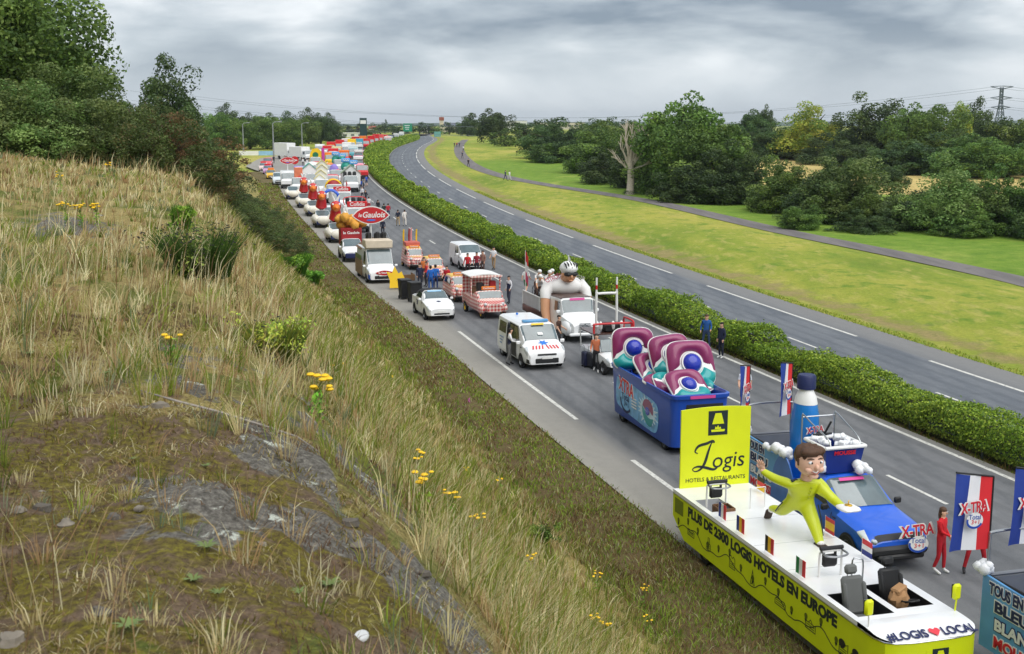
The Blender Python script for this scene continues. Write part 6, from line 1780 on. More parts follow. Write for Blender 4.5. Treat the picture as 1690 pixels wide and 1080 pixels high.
# ---- white rescue van with open side door
def make_van(name, L_=4.95, W_=.96, H_=1.93, paint=WHITE, cargo=False):
    f = L_ / 2; k = L_ / 4.95
    st = [(-f, .36, 1.0, H_ - .08, W_ * .93, W_ * .84), (-f + .08, .30, 1.05, H_, W_, W_ * .87), (-.2, .28, 1.06, H_ + .02, W_, W_ * .88), (f - 1.62, .28, 1.06, H_, W_, W_ * .85), (f - .80, .28, 1.05, 1.24, W_, W_ * .84), (f - .42, .30, .98, 1.10, W_ * .98, W_ * .76), (f - .10, .30, .84, .94, W_ * .92, W_ * .66), (f, .30, .66, .74, W_ * .82, W_ * .52)]
    B = Body(st)
    parts = [('windscreen', WSCR, [(f - 1.56, 4.22), (f - .86, 4.15), (f - .86, 6), (f - 1.56, 6)]),
             ('side_window', GLASS, [(f - 2.25, 3.15), (f - 1.12, 3.15), (f - 1.62, 3.88), (f - 2.2, 3.88)]),
             ('headlight', LAMP, [(f - .50, 2.7), (f - .12, 2.3), (f - .14, 3.2), (f - .45, 3.8)]),
             ('bumper', BLACKP, [(f - .28, .55), (f - .04, .4), (f - .04, 1.9), (f - .22, 1.7)], dict(off=.01)),
             ('grille', BLACKP, [(f - .03, 2.6), (f - .02, 2.2), (f - .02, 2.9), (f - .03, 3.0)])]
    if not cargo:
        parts += [('side_window', GLASS, [(-f + 1.6, 3.15), (f - 2.35, 3.15), (f - 2.32, 3.88), (-f + 1.6, 3.88)]), ('side_window', GLASS, [(-f + .25, 3.15), (-f + 1.5, 3.15), (-f + 1.5, 3.88), (-f + .3, 3.88)])]
    e = car(name, B, paint, (f - .95, -f + .92), .33, parts)
    box_part(e, 'lower_grille', BLACKP, (f + .01, 0, .46), (.06, 1.1, .22), .03); box_part(e, 'upper_grille', BLACKP, (f + .005, 0, .74), (.05, .9, .08), .02)
    plate(e, f + .045, .60); mirrors(e, f - 1.02, W_, 1.16, paint); seams(e, B, (f - 2.3, f - 1.06))
    return e, B, f
amb, B_, f_ = make_van('rescue_van'); place(amb, 903, 612, .02, 2.48)
tag(amb, 'white rescue van with blue star on the bonnet and its side door open', 'van')
mb = MB(); st6 = []
for k in range(12):
    a = k * math.pi / 6; r_ = .26 if k % 2 == 0 else .12; st6.append((r_ * math.cos(a), r_ * math.sin(a)))
SB = M('star_blue', (40, 120, 214), .4)
bn = (B_.pt(f_ - .42, 6) - B_.pt(f_ - .80, 6)).normalized()
flat(amb, st6, SB, B_.pt(f_ - .60, 6) + Vector((0, 0, .012)), Y_, -bn, 'star_of_life')
OR_ = M('safety_red', (216, 60, 60), .45)
bn2 = (B_.pt(f_ - .10, 6) - B_.pt(f_ - .42, 6)).normalized()
for k in range(-4, 5):
    if k == 0: continue
    flat(amb, [(k * .15 - .04, -.13), (k * .15 + .03, -.13), (k * .15 + .03 - .06 * np.sign(k), .13), (k * .15 - .04 - .06 * np.sign(k), .13)], OR_, B_.pt(f_ - .27, 5.6) * Vector((1, 0, 1)) + Vector((0, 0, .014)) if False else Vector((f_ - .27, 0, B_.pt(f_ - .27, 6).z + .012)), Y_, -bn2, 'hazard_stripe')
box_part(amb, 'light_bar', M('beacon_blue', (96, 160, 210), .15, spec=.8), (f_ - 1.85, 0, 2.0), (.22, 1.25, .13), .04)
box_part(amb, 'beacon', SB, (-1.6, -.2, 2.0), (.1, .1, .1), .02)
flat(amb, [(-.3, -.05), (.3, -.05), (.3, .05), (-.3, .05)], YELP, (f_ - 1.47, 0, 1.90), Y_, Vector((-.7, 0, .65)), 'race_sticker')
flat(amb, [(-.12, -.07), (.12, -.07), (.12, .07), (-.12, .07)], WHITE2, (f_ - 1.06, 0, 1.525), Y_, Vector((-.7, 0, .66)), 'paper_pass')
# open sliding door on the image-left side, dark doorway behind it
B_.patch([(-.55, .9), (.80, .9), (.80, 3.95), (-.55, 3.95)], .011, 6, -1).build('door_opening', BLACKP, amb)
sd = MB(); B_.patch([(-1.95, .6), (-.60, .6), (-.60, 4.0), (-1.95, 4.0)], .09, 6, -1, sd); dr = sd.build('sliding_door', WHITE, amb)
B_.patch([(-1.85, 3.2), (-.72, 3.2), (-.72, 3.85), (-1.85, 3.85)], .10, 4, -1).build('door_window', GLASS, dr)
letter(dr, 'RACE', .22, NAVY, (-1.25, -1.10, 1.0), X_, Z_, width=.75, ext=.003) if False else None
for z in (1.0, .85, .7): stroke(dr, [(-1.6, z), (-.95 - (1 - z), z)], .03, M('door_print', (120, 150, 190), .5), (0, -1.066, 0), X_, Z_, 'door_lettering')
MB().box((-.6, -.95, 1.0), (.04, .05, 1.3), .01).build('door_edge', BLACKP, dr)

# ---- white convertible with closed black soft top
def make_cabrio():
    st = [(-2.1, .40, .80, .86, .70, .55), (-2.0, .30, .90, .98, .80, .66), (-1.45, .26, .94, 1.04, .83, .68), (-1.05, .24, .94, 1.28, .84, .62), (-.45, .24, .93, 1.40, .84, .60), (.15, .24, .92, 1.38, .84, .60), (.85, .24, .90, .98, .84, .68), (1.5, .26, .80, .88, .82, .64), (1.95, .28, .68, .76, .76, .58), (2.12, .30, .56, .64, .64, .46)]
    B = Body(st)
    parts = [('windscreen', WSCR, [(.20, 4.25), (.78, 4.2), (.78, 6), (.20, 6)]), ('side_window', GLASS, [(-.9, 3.2), (.62, 3.2), (.16, 3.85), (-.62, 3.85)]),
             ('roof', M('soft_top', (46, 46, 50), .9, var=.15, bump=.3), [(-1.30, 3.7), (.12, 3.95), (.12, 6), (-1.30, 6)], dict(off=.03, n=16)),
             ('headlight', LAMP, [(1.72, 2.6), (2.05, 2.1), (2.05, 2.9), (1.80, 3.6)]), ('grille', BLACKP, [(2.10, 2.7), (2.115, 2.4), (2.115, 3.1), (2.10, 3.2)])]
    e = car('convertible_car', B, WHITE, (1.30, -1.25), .30, parts)
    plate(e, 2.13, .50); mirrors(e, .62, .84, .98, WHITE, .8); seams(e, B, (-.62, .66), .7, 3.1)
    box_part(e, 'bumper_slot', BLACKP, (2.09, 0, .38), (.08, .9, .1), .02)
    st8 = [(.15 * (1 if k % 2 else .5) * math.cos(k * math.pi / 6), .15 * (1 if k % 2 else .5) * math.sin(k * math.pi / 6)) for k in range(12)]
    flat(e, st8, NAVY, B.pt(1.3, 6) + Vector((0, 0, .012)), Y_, Vector((-1, 0, .16)), 'bonnet_emblem')
    flat(e, [(-.4, -.06), (.4, -.06), (.4, .06), (-.4, .06)], LBLUE, (.26, 0, 1.335), Y_, Vector((-.85, 0, .5)), 'windscreen_strip')
    for sx in (-1, 1): flat(e, [(-.1, -.12), (.1, -.12), (.14, .12), (-.06, .12)], NAVY, (-.35, sx * .85, .72), X_ * (-sx), Z_, 'door_emblem')
    return e
cab = make_cabrio(); place(cab, 730, 531, .04, 2.12); cab.scale = (.98, 1.02, 1.12); tag(cab, 'white convertible with black soft top parked on the shoulder line', 'car')

# ---- 2CV style gingham cars
def make_cv(van=False, name='gingham_car'):
    top = 1.58
    st = [(-1.9, .45, .85, 1.0 if not van else 1.55, .56, .46), (-1.8, .32, .90, 1.28 if not van else 1.62, .66, .52), (-1.2, .30, .92, 1.52 if not van else 1.66, .70, .56), (-.3, .30, .92, top if not van else 1.64, .70, .56), (.45, .30, .92, top - .06, .70, .54), (.88, .32, .92, 1.02, .66, .46), (1.35, .38, .82, .98, .48, .36), (1.75, .40, .66, .90, .38, .26), (1.85, .42, .60, .78, .32, .2)]
    B = Body(st)
    parts = [('windscreen', WSCR, [(.50, 4.25), (.84, 4.2), (.84, 6), (.50, 6)]), ('side_window', GLASS, [(-.28, 3.2), (.70, 3.2), (.45, 3.85), (-.26, 3.85)])]
    if not van: parts += [('side_window', GLASS, [(-1.15, 3.2), (-.36, 3.2), (-.34, 3.85), (-1.05, 3.85)])]
    e = car(name, B, GING, (1.25, -1.15), .31, parts, rim=YELP, ww=.15)
    mb = MB()
    for s in (1, -1): MB().ell((1.25, s * .60, .52), (.46, .16, .30), 14, 8).build('front_wing', GING, e)
    for s in (1, -1): MB().ell((-1.2, s * .68, .50), (.42, .08, .26), 12, 8).build('rear_wing', GING, e)
    for s in (1, -1): MB().ell((1.62, s * .46, .86), (.11, .11, .11), 10, 8).build('headlight', LAMP, e)
    for k in range(5): MB().box((1.84 - k * .001, 0, .58 + k * .055), (.05, .40, .018), .004).build('grille_bar', CHROME, e)
    box_part(e, 'bumper', M('bumper_dark', (60, 50, 50), .5), (1.98, 0, .42), (.08, 1.2, .10), .03)
    B.patch([(-1.5 if not van else -1.75, 4.3), (.42, 4.3), (.42, 6), (-1.5 if not van else -1.75, 6)], .012, 6, 1, B.patch([(-1.5 if not van else -1.75, 4.3), (.42, 4.3), (.42, 6), (-1.5 if not van else -1.75, 6)], .012, 6, -1)).build('roof', M('roof_yellow', (228, 190, 96), .6, var=.1), e)
    sg = MB().box((.25, 0, 1.66), (.10, .80, .17), .03).build('roof_sign', ORNG, e)
    letter(sg, 'Cochonou', .13, WHITE2, (.305, 0, 1.66), Y_, Z_, width=.62, ext=.003, offset=.004)
    B.patch([(.98, 4.0), (1.5, 4.0), (1.5, 6), (.98, 6)], .010, 4, 1, B.patch([(.98, 4.0), (1.5, 4.0), (1.5, 6), (.98, 6)], .010, 4, -1)).build('bonnet', M('bonnet_cream', (222, 176, 120), .45, var=.1), e)
    return e
cv = make_cv(); place(cv, 768, 501, 0, 1.95); tag(cv, 'red gingham small car right behind the white convertible', 'car', 'gingham cars')
cv2 = copy_tree(cv); place(cv2, 724, 466, 0, 1.95); tag(cv2, 'red gingham small car with orange roof beside the crowd', 'car', 'gingham cars')
cv3 = make_cv(True, 'gingham_van'); place(cv3, 690, 447, 0, 1.95); tag(cv3, 'gingham van with tall coloured poles on its roof', 'van')
for k, (x, y, m_, h) in enumerate(((-1.6, -.5, YELP, 1.2), (-1.6, .5, YELP, 1.2), (-1.3, .05, M('pole_pink', (220, 150, 150), .5), 1.35), (-1.3, -.12, DRED, 1.3))):
    MB().tube([(x, y, 1.6), (x, y, 1.6 + h * .6), (x, y + .03, 1.6 + h)], [.05, .07, .05], 8).build('roof_pole', m_, cv3)
box_part(cv3, 'roof_box', M('crate_red', (196, 96, 84), .6, var=.2), (-.9, 0, 1.78), (1.3, 1.1, .3), .03)
# gingham step van with open roofed body
def make_step():
    e = empty('gingham_truck'); st = [(-2.1, .42, .98, 1.06, .92, .86), (-.2, .40, .98, 1.06, .92, .86), (.30, .38, 1.0, 1.45, .90, .78), (.62, .38, 1.0, 1.50, .88, .76), (1.0, .38, .98, 1.08, .84, .66), (1.55, .42, .84, .98, .60, .46), (1.95, .44, .66, .9, .44, .32)]
    B = Body(st); mb = MB(); B.shell(mb); mb.build('body', GING, e, angle=28)
    for x in (1.35, -1.35):
        for s in (1, -1):
            arch(e, B, x, .33, s); wheel(e, x, s * (B.sec(x)[2][0] - .05), .33, .16, YELP)
    mbx = B.patch([(.66, 4.2), (.98, 4.15), (.98, 6), (.66, 6)], .01); B.patch([(.66, 4.2), (.98, 4.15), (.98, 6), (.66, 6)], .01, 5, -1, mbx); mbx.build('windscreen', WSCR, e)
    for x in (-2.05, -.15):
        for s in (1, -1): MB().box((x, s * .86, 1.65), (.07, .07, 1.25), .01).build('roof_post', GING, e)
    MB().box((-2.08, 0, 1.62), (.06, 1.7, 1.2), .01).build('back_wall', GING, e)
    q = [(s_ * .95, 2.26 + .14 * (1 - s_ * s_)) for s_ in np.linspace(-1, 1, 9)] + [(s_ * .95, 2.20 + .14 * (1 - s_ * s_)) for s_ in np.linspace(1, -1, 9)]
    MB().prism(q, -2.2, .1, 'x').build('canopy', WHITE2, e, angle=60); MB().box((.1, 0, 2.24), (.04, 1.9, .12), .01).build('canopy_valance', GING, e)
    box_part(e, 'counter', M('counter_wood', (150, 110, 80), .7, var=.2), (-.9, .1, 1.3), (1.2, 1.2, .4), .03)
    MB().box((-.25, -.3, 1.5), (.4, .4, .7), .06).build('seat', BLACKP, e); MB().box((-.3, .45, 1.55), (.3, .4, .8), .06).build('red_curtain', DRED, e)
    sg = MB().box((.5, 0, 1.62), (.12, .84, .2), .03).build('roof_sign', ORNG, e); letter(sg, 'Cochonou', .14, WHITE2, (.565, 0, 1.62), Y_, Z_, width=.66, ext=.003, offset=.004)
    for s in (1, -1): MB().ell((1.35, s * .66, .55), (.48, .2, .30), 12, 8).build('front_wing', GING, e); MB().ell((1.7, s * .5, .84), (.1, .1, .1), 10, 6).build('headlight', LAMP, e)
    for z in (.55, .75, .95): MB().box((-1.1, -.93, z + .1), (1.7, .012, .03), 0).build('side_slat', M('slat_tan', (190, 140, 110), .6), e)
    return e
stp = make_step(); place(stp, 818, 528, .03, 2.0); tag(stp, 'gingham food truck with white canopy open at the sides', 'truck')

# ---- white box van, rear left in the lane by the hedge
prt, Bp, fp = make_van('delivery_van', 4.4, .92, 1.84, WHITE, True); place(prt, 782, 447, .03, 2.2); tag(prt, 'plain white delivery van parked alone beside the median hedge', 'van')

# ---- white poultry van with lens-shaped sign
mst, Bm, fm_ = make_van('sign_van', 5.6, 1.02, 2.32, WHITE, True); place(mst, 632, 469, .02, 2.8)
tag(mst, 'white van with blue and red bumper carrying an oval red sign', 'van')
Bm.patch([(fm_ - .34, .3), (fm_ - .03, .2), (fm_ - .03, 2.4), (fm_ - .30, 2.3)], .016, 5, 1, Bm.patch([(fm_ - .34, .3), (fm_ - .03, .2), (fm_ - .03, 2.4), (fm_ - .30, 2.3)], .016, 5, -1)).build('blue_bumper', BLUEP, mst)
flat(mst, spline([(-.62, .0), (-.2, .14), (.2, .14), (.62, 0), (.2, -.16), (-.2, -.16), (-.62, 0)], 4), REDP, (fm_ + .055, .1, .78), Y_, Z_, 'bumper_badge')
letter(mst, 'le Gaulois', .16, WHITE2, (fm_ + .066, .1, .78), Y_, Z_, width=.8, ext=.003, offset=.006)
box_part(mst, 'roof_box', M('cream_box', (214, 200, 178), .6, var=.15), (.75, 0, 2.62), (1.5, 1.9, .56), .05)
box_part(mst, 'wood_side', M('fake_wood', (150, 126, 100), .7, var=.25, scale=5), (-1.3, -1.05, .85), (3.0, .06, 1.1), .02)
box_part(mst, 'straw_side', M('fake_straw', (110, 126, 66), .8, var=.35, scale=8), (-1.3, -1.07, 1.55), (2.6, .04, .34), .02)
hh = MB(); hh.prism([(-.9, 1.3), (.9, 1.3), (.9, 2.1), (0, 2.75), (-.9, 2.1)], -2.75, -.6, 'x'); hh.build('chalet_body', WHITE2, mst, angle=None)
for y in (-.9, .9): MB().box((-1.7, y * .56, 2.46), (2.3, 1.22, .06), .01, Matrix.Rotation(-.63 * np.sign(y), 3, 'X')).build('chalet_roof', M('chalet_wood', (128, 96, 70), .8, var=.2), mst)
for y in (-.4, .4): MB().box((-.585, y, 1.75), (.03, .34, .5), .01).build('chalet_window', M('window_brown', (132, 86, 60), .5), mst)
for x in (-1.9, -.6, .0):
    for y in (-.45, .15, .6):
        if x > -1: MB().box((x - .1, y, 2.98 + (x + .6) * .2), (.34, .30, .50), .07).build('passenger_seat', BLACKP, mst)
MB().tube(spline([(-.8, .92, 2.3), (-.8, .92, 3.1), (-.4, .92, 3.15), (.3, .92, 2.9)], 4), .03, 6).build('grab_rail', TUBEM, mst)
lens = []
for t in np.linspace(0, 1, 17): lens.append((-1.15 + 2.3 * t, .50 * math.sin(math.pi * t) ** .8 + .04 * (1 if .1 < t < .9 else 0)))
for t in np.linspace(1, 0, 17)[1:-1]: lens.append((-1.15 + 2.3 * t, -.50 * math.sin(math.pi * t) ** .8))
def lens_sign(parent, loc, s=1.):
    a = flat(parent, [(x * 1.08 * s, z * 1.12 * s) for x, z in lens], WHITE2, loc, Y_, Z_, 'sign_board', .08)
    b = flat(a, [(x * s, z * s) for x, z in lens], REDP, (0, 0, .082), X_, Y_, 'sign_face', .01)
    letter(a, 'le', .34 * s, WHITE2, (-.72 * s, .02 * s, .095), X_, Y_, ext=.003, offset=.006, shear=.2)
    letter(a, 'Gaulois', .52 * s, WHITE2, (.16 * s, .03 * s, .095), X_, Y_, width=1.45 * s, ext=.003, offset=.012, shear=.2)
    flat(a, ellipse(0, -.30 * s, .30 * s, .06 * s, 12), SB, (0, 0, .095), X_, Y_, 'sign_dot', .004)
    return a
MB().tube([(-1.1, -.15, 2.6), (-1.1, -.15, 4.2)], .06, 8).build('sign_mast', WHITE2, mst)
lens_sign(mst, (-1.0, -.15, 4.45), 1.1)

# ---- white pickup and hen floats along the pavement edge (a plain rooster head each)
def make_small_pick(name):
    st = [(-2.4, .50, .95, 1.0, .84, .78), (-.9, .44, 1.0, 1.06, .88, .80), (-.88, .44, 1.0, 1.62, .88, .68), (.1, .42, 1.0, 1.72, .88, .66), (.95, .42, 1.0, 1.14, .88, .74), (1.8, .46, .88, 1.0, .86, .68), (2.3, .48, .70, .84, .76, .56)]
    B = Body(st)
    e = car(name, B, WHITE, (1.45, -1.5), .36, [('windscreen', WSCR, [(.15, 4.25), (.9, 4.2), (.9, 6), (.15, 6)]), ('side_window', GLASS, [(-.8, 3.2), (.72, 3.2), (.15, 3.85), (-.76, 3.85)]), ('headlight', LAMP, [(1.9, 2.7), (2.25, 2.2), (2.25, 3.0), (1.98, 3.7)])])
    box_part(e, 'bumper', NAVY, (2.28, 0, .55), (.2, 1.5, .4), .06); mirrors(e, .7, .88, 1.12, WHITE, .9)
    return e
wp = make_small_pick('white_pickup'); place(wp, 586, 434, .0, 2.35); tag(wp, 'white pickup with blue bumper carrying a red and golden display', 'pickup truck')
NUG = M('golden_crust', (222, 160, 58), .7, var=.35, scale=4, bump=.8, bscale=6)
box_part(wp, 'red_box', DRED, (-1.55, .1, 1.75), (1.7, 1.7, 1.5), .06)
letter(wp, 'le Gaulois', .3, WHITE2, (-.69, .1, 2.1), Y_, Z_, width=1.3, ext=.003, offset=.006)
mb = MB(); rr_ = random.Random(6)
for i in range(24): mb.ell((-1.5 + rr_.uniform(-.7, .7), .1 + rr_.uniform(-1.0, 1.3), 2.9 + rr_.uniform(-.35, .45)), (rr_.uniform(.28, .42),) * 3, 8, 6, f=lambda d: 1 + .15 * math.sin(d.x * 8 + d.y * 5))
nug = mb.build('golden_nuggets', NUG, wp, angle=60); nug['kind'] = 'stuff'
MB().ell((-1.3, -.3, 3.55), (.3, .3, .3), 10, 8).ell((-1.15, -.42, 3.85), (.08, .08, .26), 8, 6).ell((-1.15, -.18, 3.85), (.08, .08, .26), 8, 6).build('rooster_comb', WHITE2, wp)
CREAM = M('hen_cream', (226, 220, 206), .55, var=.12)
def make_hen(name):
    """small white car dressed as a hen: rounded body shells, red neck with orange beak"""
    e = make_small_pick(name)
    for s in (1, -1): MB().ell((.2, s * .72, .80), (1.9, .42, .52), 16, 10).build('wing_shell', CREAM, e)
    for s in (1, -1): stroke(e, [(-1.2 + i * .25, .62 + .2 * math.cos(i * .32)) for i in range(12)], .04, DRED, (0, s * 1.15, 0), X_ * (-s), Z_, 'wing_stripe')
    MB().ell((2.1, 0, .75), (.5, .8, .45), 14, 8).build('breast_shell', CREAM, e)
    MB().tube([(-1.1, 0, 1.2), (-1.0, 0, 2.0), (-.6, 0, 2.7), (-.4, 0, 3.0)], [.75, .6, .48, .36], 12).build('neck', REDP, e)
    hd = MB().ell((-.25, 0, 3.2), (.52, .50, .52), 14, 10).build('head', REDP, e)
    MB().lathe([(.36, 0), (.3, .25), (.14, .5), (.02, .6)], (.15, 0, 3.08), 'x', 12).build('beak', ORNG, hd)
    for y in (-.16, .16): MB().tube([(-.2, y * .6, 3.6), (-.15, y * 1.4, 3.95), (-.1, y * 2, 4.2)], [.12, .12, .05], 8).build('comb', WHITE2, hd)
    for y in (-.3, .3): MB().ell((.16, y, 3.4), (.06, .09, .1), 8, 6).build('eye', FOAM, hd)
    return e
hen = make_hen('hen_float')
hens = [(545, 402, 'hen float directly behind the white pickup'), (520, 377, 'hen float second in the hen row'), (505, 358, 'hen float third in the hen row'), (489, 344, 'hen float fourth in the hen row, farther back'), (469, 330, 'hen float at the back end of the hen row')]
for i, (px, py, lb) in enumerate(hens):
    h_ = hen if i == 0 else copy_tree(hen); place(h_, px + 15, py, 0, 2.3); tag(h_, lb + ' with red head and orange beak', 'parade float', 'hen floats')
    if i == 4:
        for ch in [c_ for c_ in h_.children if c_.name.split('.')[0] in ('neck', 'head')]:
            for g in list(ch.children): bpy.data.objects.remove(g)
            bpy.data.objects.remove(ch)
        tag(h_, 'white hen shaped car without raised head ending the hen row')

# ---- cream H-type van with giant cyclist bust
def make_hvan():
    st = [(-1.0, .42, 1.3, 2.15, .96, .90), (.75, .42, 1.3, 2.18, .96, .88), (.95, .42, 1.3, 2.16, .96, .86), (1.22, .42, 1.28, 1.40, .95, .80), (1.75, .42, 1.12, 1.22, .80, .60), (2.15, .44, 1.0, 1.12, .66, .50), (2.25, .46, .84, .96, .58, .42)]
    B = Body(st)
    e = car('corrugated_van', B, WHITE, (1.35, -1.9), .36, [('windscreen', WSCR, [(.98, 4.2), (1.20, 4.12), (1.20, 6), (.98, 6)]), ('side_window', GLASS, [(.15, 3.2), (1.02, 3.2), (.92, 3.85), (.15, 3.85)]),
            ('roof', BROWNP, [(-.95, 4.25), (.92, 4.25), (.92, 6), (-.95, 6)], dict(off=.03))])
    for s in (1, -1):
        MB().ell((1.5, s * .74, .70), (.62, .26, .42), 16, 10).build('front_wing', WHITE, e)
        MB().lathe([(.001, .10), (.1, .08), (.13, 0), (.12, -.06)], (2.0, s * .62, .92), 'x', 14).build('headlight', LAMP, e)
    for k in range(7): MB().box((2.262, 0, .56 + k * .075), (.03, .72 - .02 * k, .03), .006).build('grille_bar', ALLOY, e)
    for s in (1, -1): stroke(e, [(-.3, 0), (0, .18), (.3, 0)], .03, CHROME, (2.285, 0, .66 + .12 * s), Y_, Z_, 'chevron')
    box_part(e, 'bumper', WHITE, (2.3, 0, .46), (.12, 1.7, .16), .05); mirrors(e, 1.1, .96, 1.5, WHITE)
    flat(e, [(-.4, -.06), (.4, -.06), (.4, .06), (-.4, .06)], PINKP, (1.02, 0, 2.09), Y_, Vector((-.25, 0, .9)), 'race_sticker')
    MB().box((1.12, -.1, 1.52), (.1, .9, .14), .05).build('paper_heap', FOAM, e)
    box_part(e, 'flatbed', BROWNP, (-3.2, 0, .82), (4.6, 1.98, .42), .03)
    for x in (-4.6, -2.6):
        for s in (1, -1): wheel(e, x, s * .86, .36, .22)
    for s in (-1, 1):
        fr = MB(); q = [(-5.4, s * .98, 1.0), (-5.4, s * .98, 1.75), (-2.3, s * .98, 1.75), (-2.3, s * .98, 1.0)]
        for a, b in zip(q, q[1:]): fr.tube([a, b], .035, 6)
        bd = fr.build('side_frame', WHITE2, e); MB().box((-3.85, s * .98, 1.38), (3.0, .02, .66), 0).build('side_board', M('board_grey', (186, 190, 194), .5, var=.1), bd)
    # upright white tube goal posts at the front right
    MB().tube(spline([(-.2, 1.05, .9), (-.2, 1.05, 2.9), (-.2, 1.12, 2.98), (-.2, 1.85, 2.98), (-.2, 1.92, 2.9), (-.2, 1.92, .9)], 4), .05, 8).build('tube_goal', WHITE2, e) if False else None
    return e, B
hv, Bh = make_hvan(); place(hv, 966, 567, .02, 2.32); tag(hv, 'white corrugated van with brown roof and a long brown flatbed', 'van')
def on(e, x, y, z):
    a = e.rotation_euler.z; c_, s_ = math.cos(a), math.sin(a)
    return Vector((e.location.x + c_ * x - s_ * y, e.location.y + s_ * x + c_ * y, e.location.z + z))
def ride(o, base, x, y, z, rz=0.):
    o.location = on(base, x, y, z); o.rotation_euler = (0, 0, base.rotation_euler.z + rz); return o
JERS = M('jersey_white', (232, 230, 228), .5, var=.06)
SKG = M('giant_skin', (222, 166, 128), .5, var=.06)
def make_giant():
    e = empty('cyclist_bust'); ride(e, hv, -.9, 0, 2.2); tag(e, 'giant cyclist bust with white helmet and sunglasses leaning over the white van', 'statue')
    mb = MB(); mb.ell((-.35, 0, .30), (.85, 1.10, .55), 20, 12); mb.ell((-1.3, 0, -.1), (.9, .9, .6), 16, 10)
    for s in (1, -1): mb.tube([(-.2, s * .80, .40), (.05, s * 1.10, .05), (.15, s * 1.16, -.30)], [.36, .32, .27], 14)
    body = mb.build('torso', JERS, e, angle=60)
    for s in (1, -1):
        mb = MB(); mb.tube([(.14, s * 1.16, -.26), (.24, s * 1.18, -.9), (.45, s * 1.16, -1.45), (.75, s * 1.12, -1.72)], [.255, .24, .2, .19], 14); mb.ell((.85, s * 1.1, -1.72), (.25, .18, .17), 12, 8)
        for k in range(4): mb.tube([(.95, s * (1.0 + .065 * k), -1.66), (1.12, s * (1.0 + .065 * k), -1.72), (1.14, s * (1.0 + .065 * k), -1.86)], .05, 6)
        mb.tube([(.85, s * .98, -1.62), (1.0, s * .9, -1.6)], .055, 6)
        mb.build('arm', SKG, e, angle=60)
    hd = Vector((.58, 0, 1.02)); mb = MB(); mb.ell(hd, (.42, .37, .50), 18, 14, f=lambda d: 1 - .14 * max(0, -d.z - .2)); mb.ell(hd + Vector((.42, 0, -.08)), (.1, .07, .12), 10, 8); mb.tube([(.1, 0, .75), (.5, 0, 1.0)], .3, 12)
    mb.ell(hd + Vector((.36, 0, -.30)), (.07, .13, .04), 8, 6)
    for s in (1, -1): mb.ell(hd + Vector((0, .37 * s, -.05)), (.09, .05, .13), 8, 6)
    head = mb.build('head', SKG, e, angle=60)
    MB().tube([hd + Vector((.28, -.34, .04)), hd + Vector((.40, -.18, .04)), hd + Vector((.43, 0, .05)), hd + Vector((.40, .18, .04)), hd + Vector((.28, .34, .04))], [.08, .12, .08, .12, .08], 8).build('sunglasses', BLACKP, head)
    h_ = MB(); h_.ell(hd + Vector((-.06, 0, .27)), (.62, .47, .42), 20, 12, f=lambda d: 1 if d.z > -.25 else .9); hel = h_.build('helmet', WHITE2, head, angle=60)
    for k in range(-2, 3): MB().tube([hd + Vector((.54 - abs(k) * .05, k * .13, .36)), hd + Vector((.36, k * .155, .56)), hd + Vector((.08, k * .15, .69 - abs(k) * .035))], [.02, .05, .02], 6).build('helmet_vent', BLACKP, hel)
    MB().tube([hd + Vector((.0, s * .36, -.02)) for s in (-1, 1)], .02, 5) 
    letter(e, 'CITROËN', .34, M('citroen_red', (168, 60, 84), .5), (.12, -.66, .80), Vector((-.2, .97, .30)), Vector((-.6, -.1, .8)), width=1.05, ext=.004, offset=.006)
    letter(e, 'AG2R', .3, M('jersey_grey', (150, 146, 144), .5), (.12, .72, .79), Vector((.2, .97, -.32)), Vector((-.6, .1, .8)), width=.7, ext=.004)
    return e
make_giant()
# cyclist dummies on bicycles at the back of the flatbed
def bike_mesh():
    mb = MB()
    for x in (-.5, .5): mb.tube([(x + .33 * math.cos(a), 0, .35 + .33 * math.sin(a)) for a in np.linspace(0, 6.283, 19)], .018, 5, False)
    for a, b in (((-.5, 0, .35), (-.1, 0, .32)), ((-.1, 0, .32), (-.22, 0, .85)), ((-.22, 0, .80), (.36, 0, .82)), ((-.1, 0, .32), (.36, 0, .76)), ((.34, 0, .86), (.5, 0, .35)), ((-.5, 0, .35), (-.2, 0, .75)), ((.34, 0, .9), (.46, 0, .92))): mb.tube([a, b], .018, 5)
    mb.tube([(.46, -.2, .92), (.46, .2, .92)], .014, 5); mb.box((-.24, 0, .90), (.26, .12, .05), .015)
    for x in (-.5, .5):
        for k in range(6):
            a = k * math.pi / 6; mb.tube([(x - .32 * math.cos(a), 0, .35 - .32 * math.sin(a)), (x + .32 * math.cos(a), 0, .35 + .32 * math.sin(a))], .004, 3)
    return mb.mesh('bicycle')
BIKE = bike_mesh(); BIKE.materials.append(M('bike_dark', (44, 44, 48), .4, .3))
CJ = dict(pel=(-.18, 0, .98), spi=(-.08, 0, 1.12), che=(.12, 0, 1.30), nec=(.24, 0, 1.40), hea=(.30, 0, 1.44), hed=(.36, 0, 1.50), hto=(.36, 0, 1.60), fwd=(1, 0, 0))
for s, k in (('L', 1), ('R', -1)):
    CJ.update({'sh' + s: (.15, .17 * k, 1.32), 'el' + s: (.33, .21 * k, 1.13), 'wr' + s: (.45, .19 * k, .97), 'ha' + s: (.50, .19 * k, .95), 'hi' + s: (-.16, .09 * k, .92), 'kn' + s: (.12 + .08 * k, .11 * k, .64 + .1 * k), 'an' + s: (-.05 + .12 * k, .11 * k, .26 + .1 * k), 'to' + s: (.08 + .12 * k, .11 * k, .24 + .1 * k)})
CYC = human_mesh(CJ, short_sleeve=True, helmet=True, short_legs=False, name='rider')
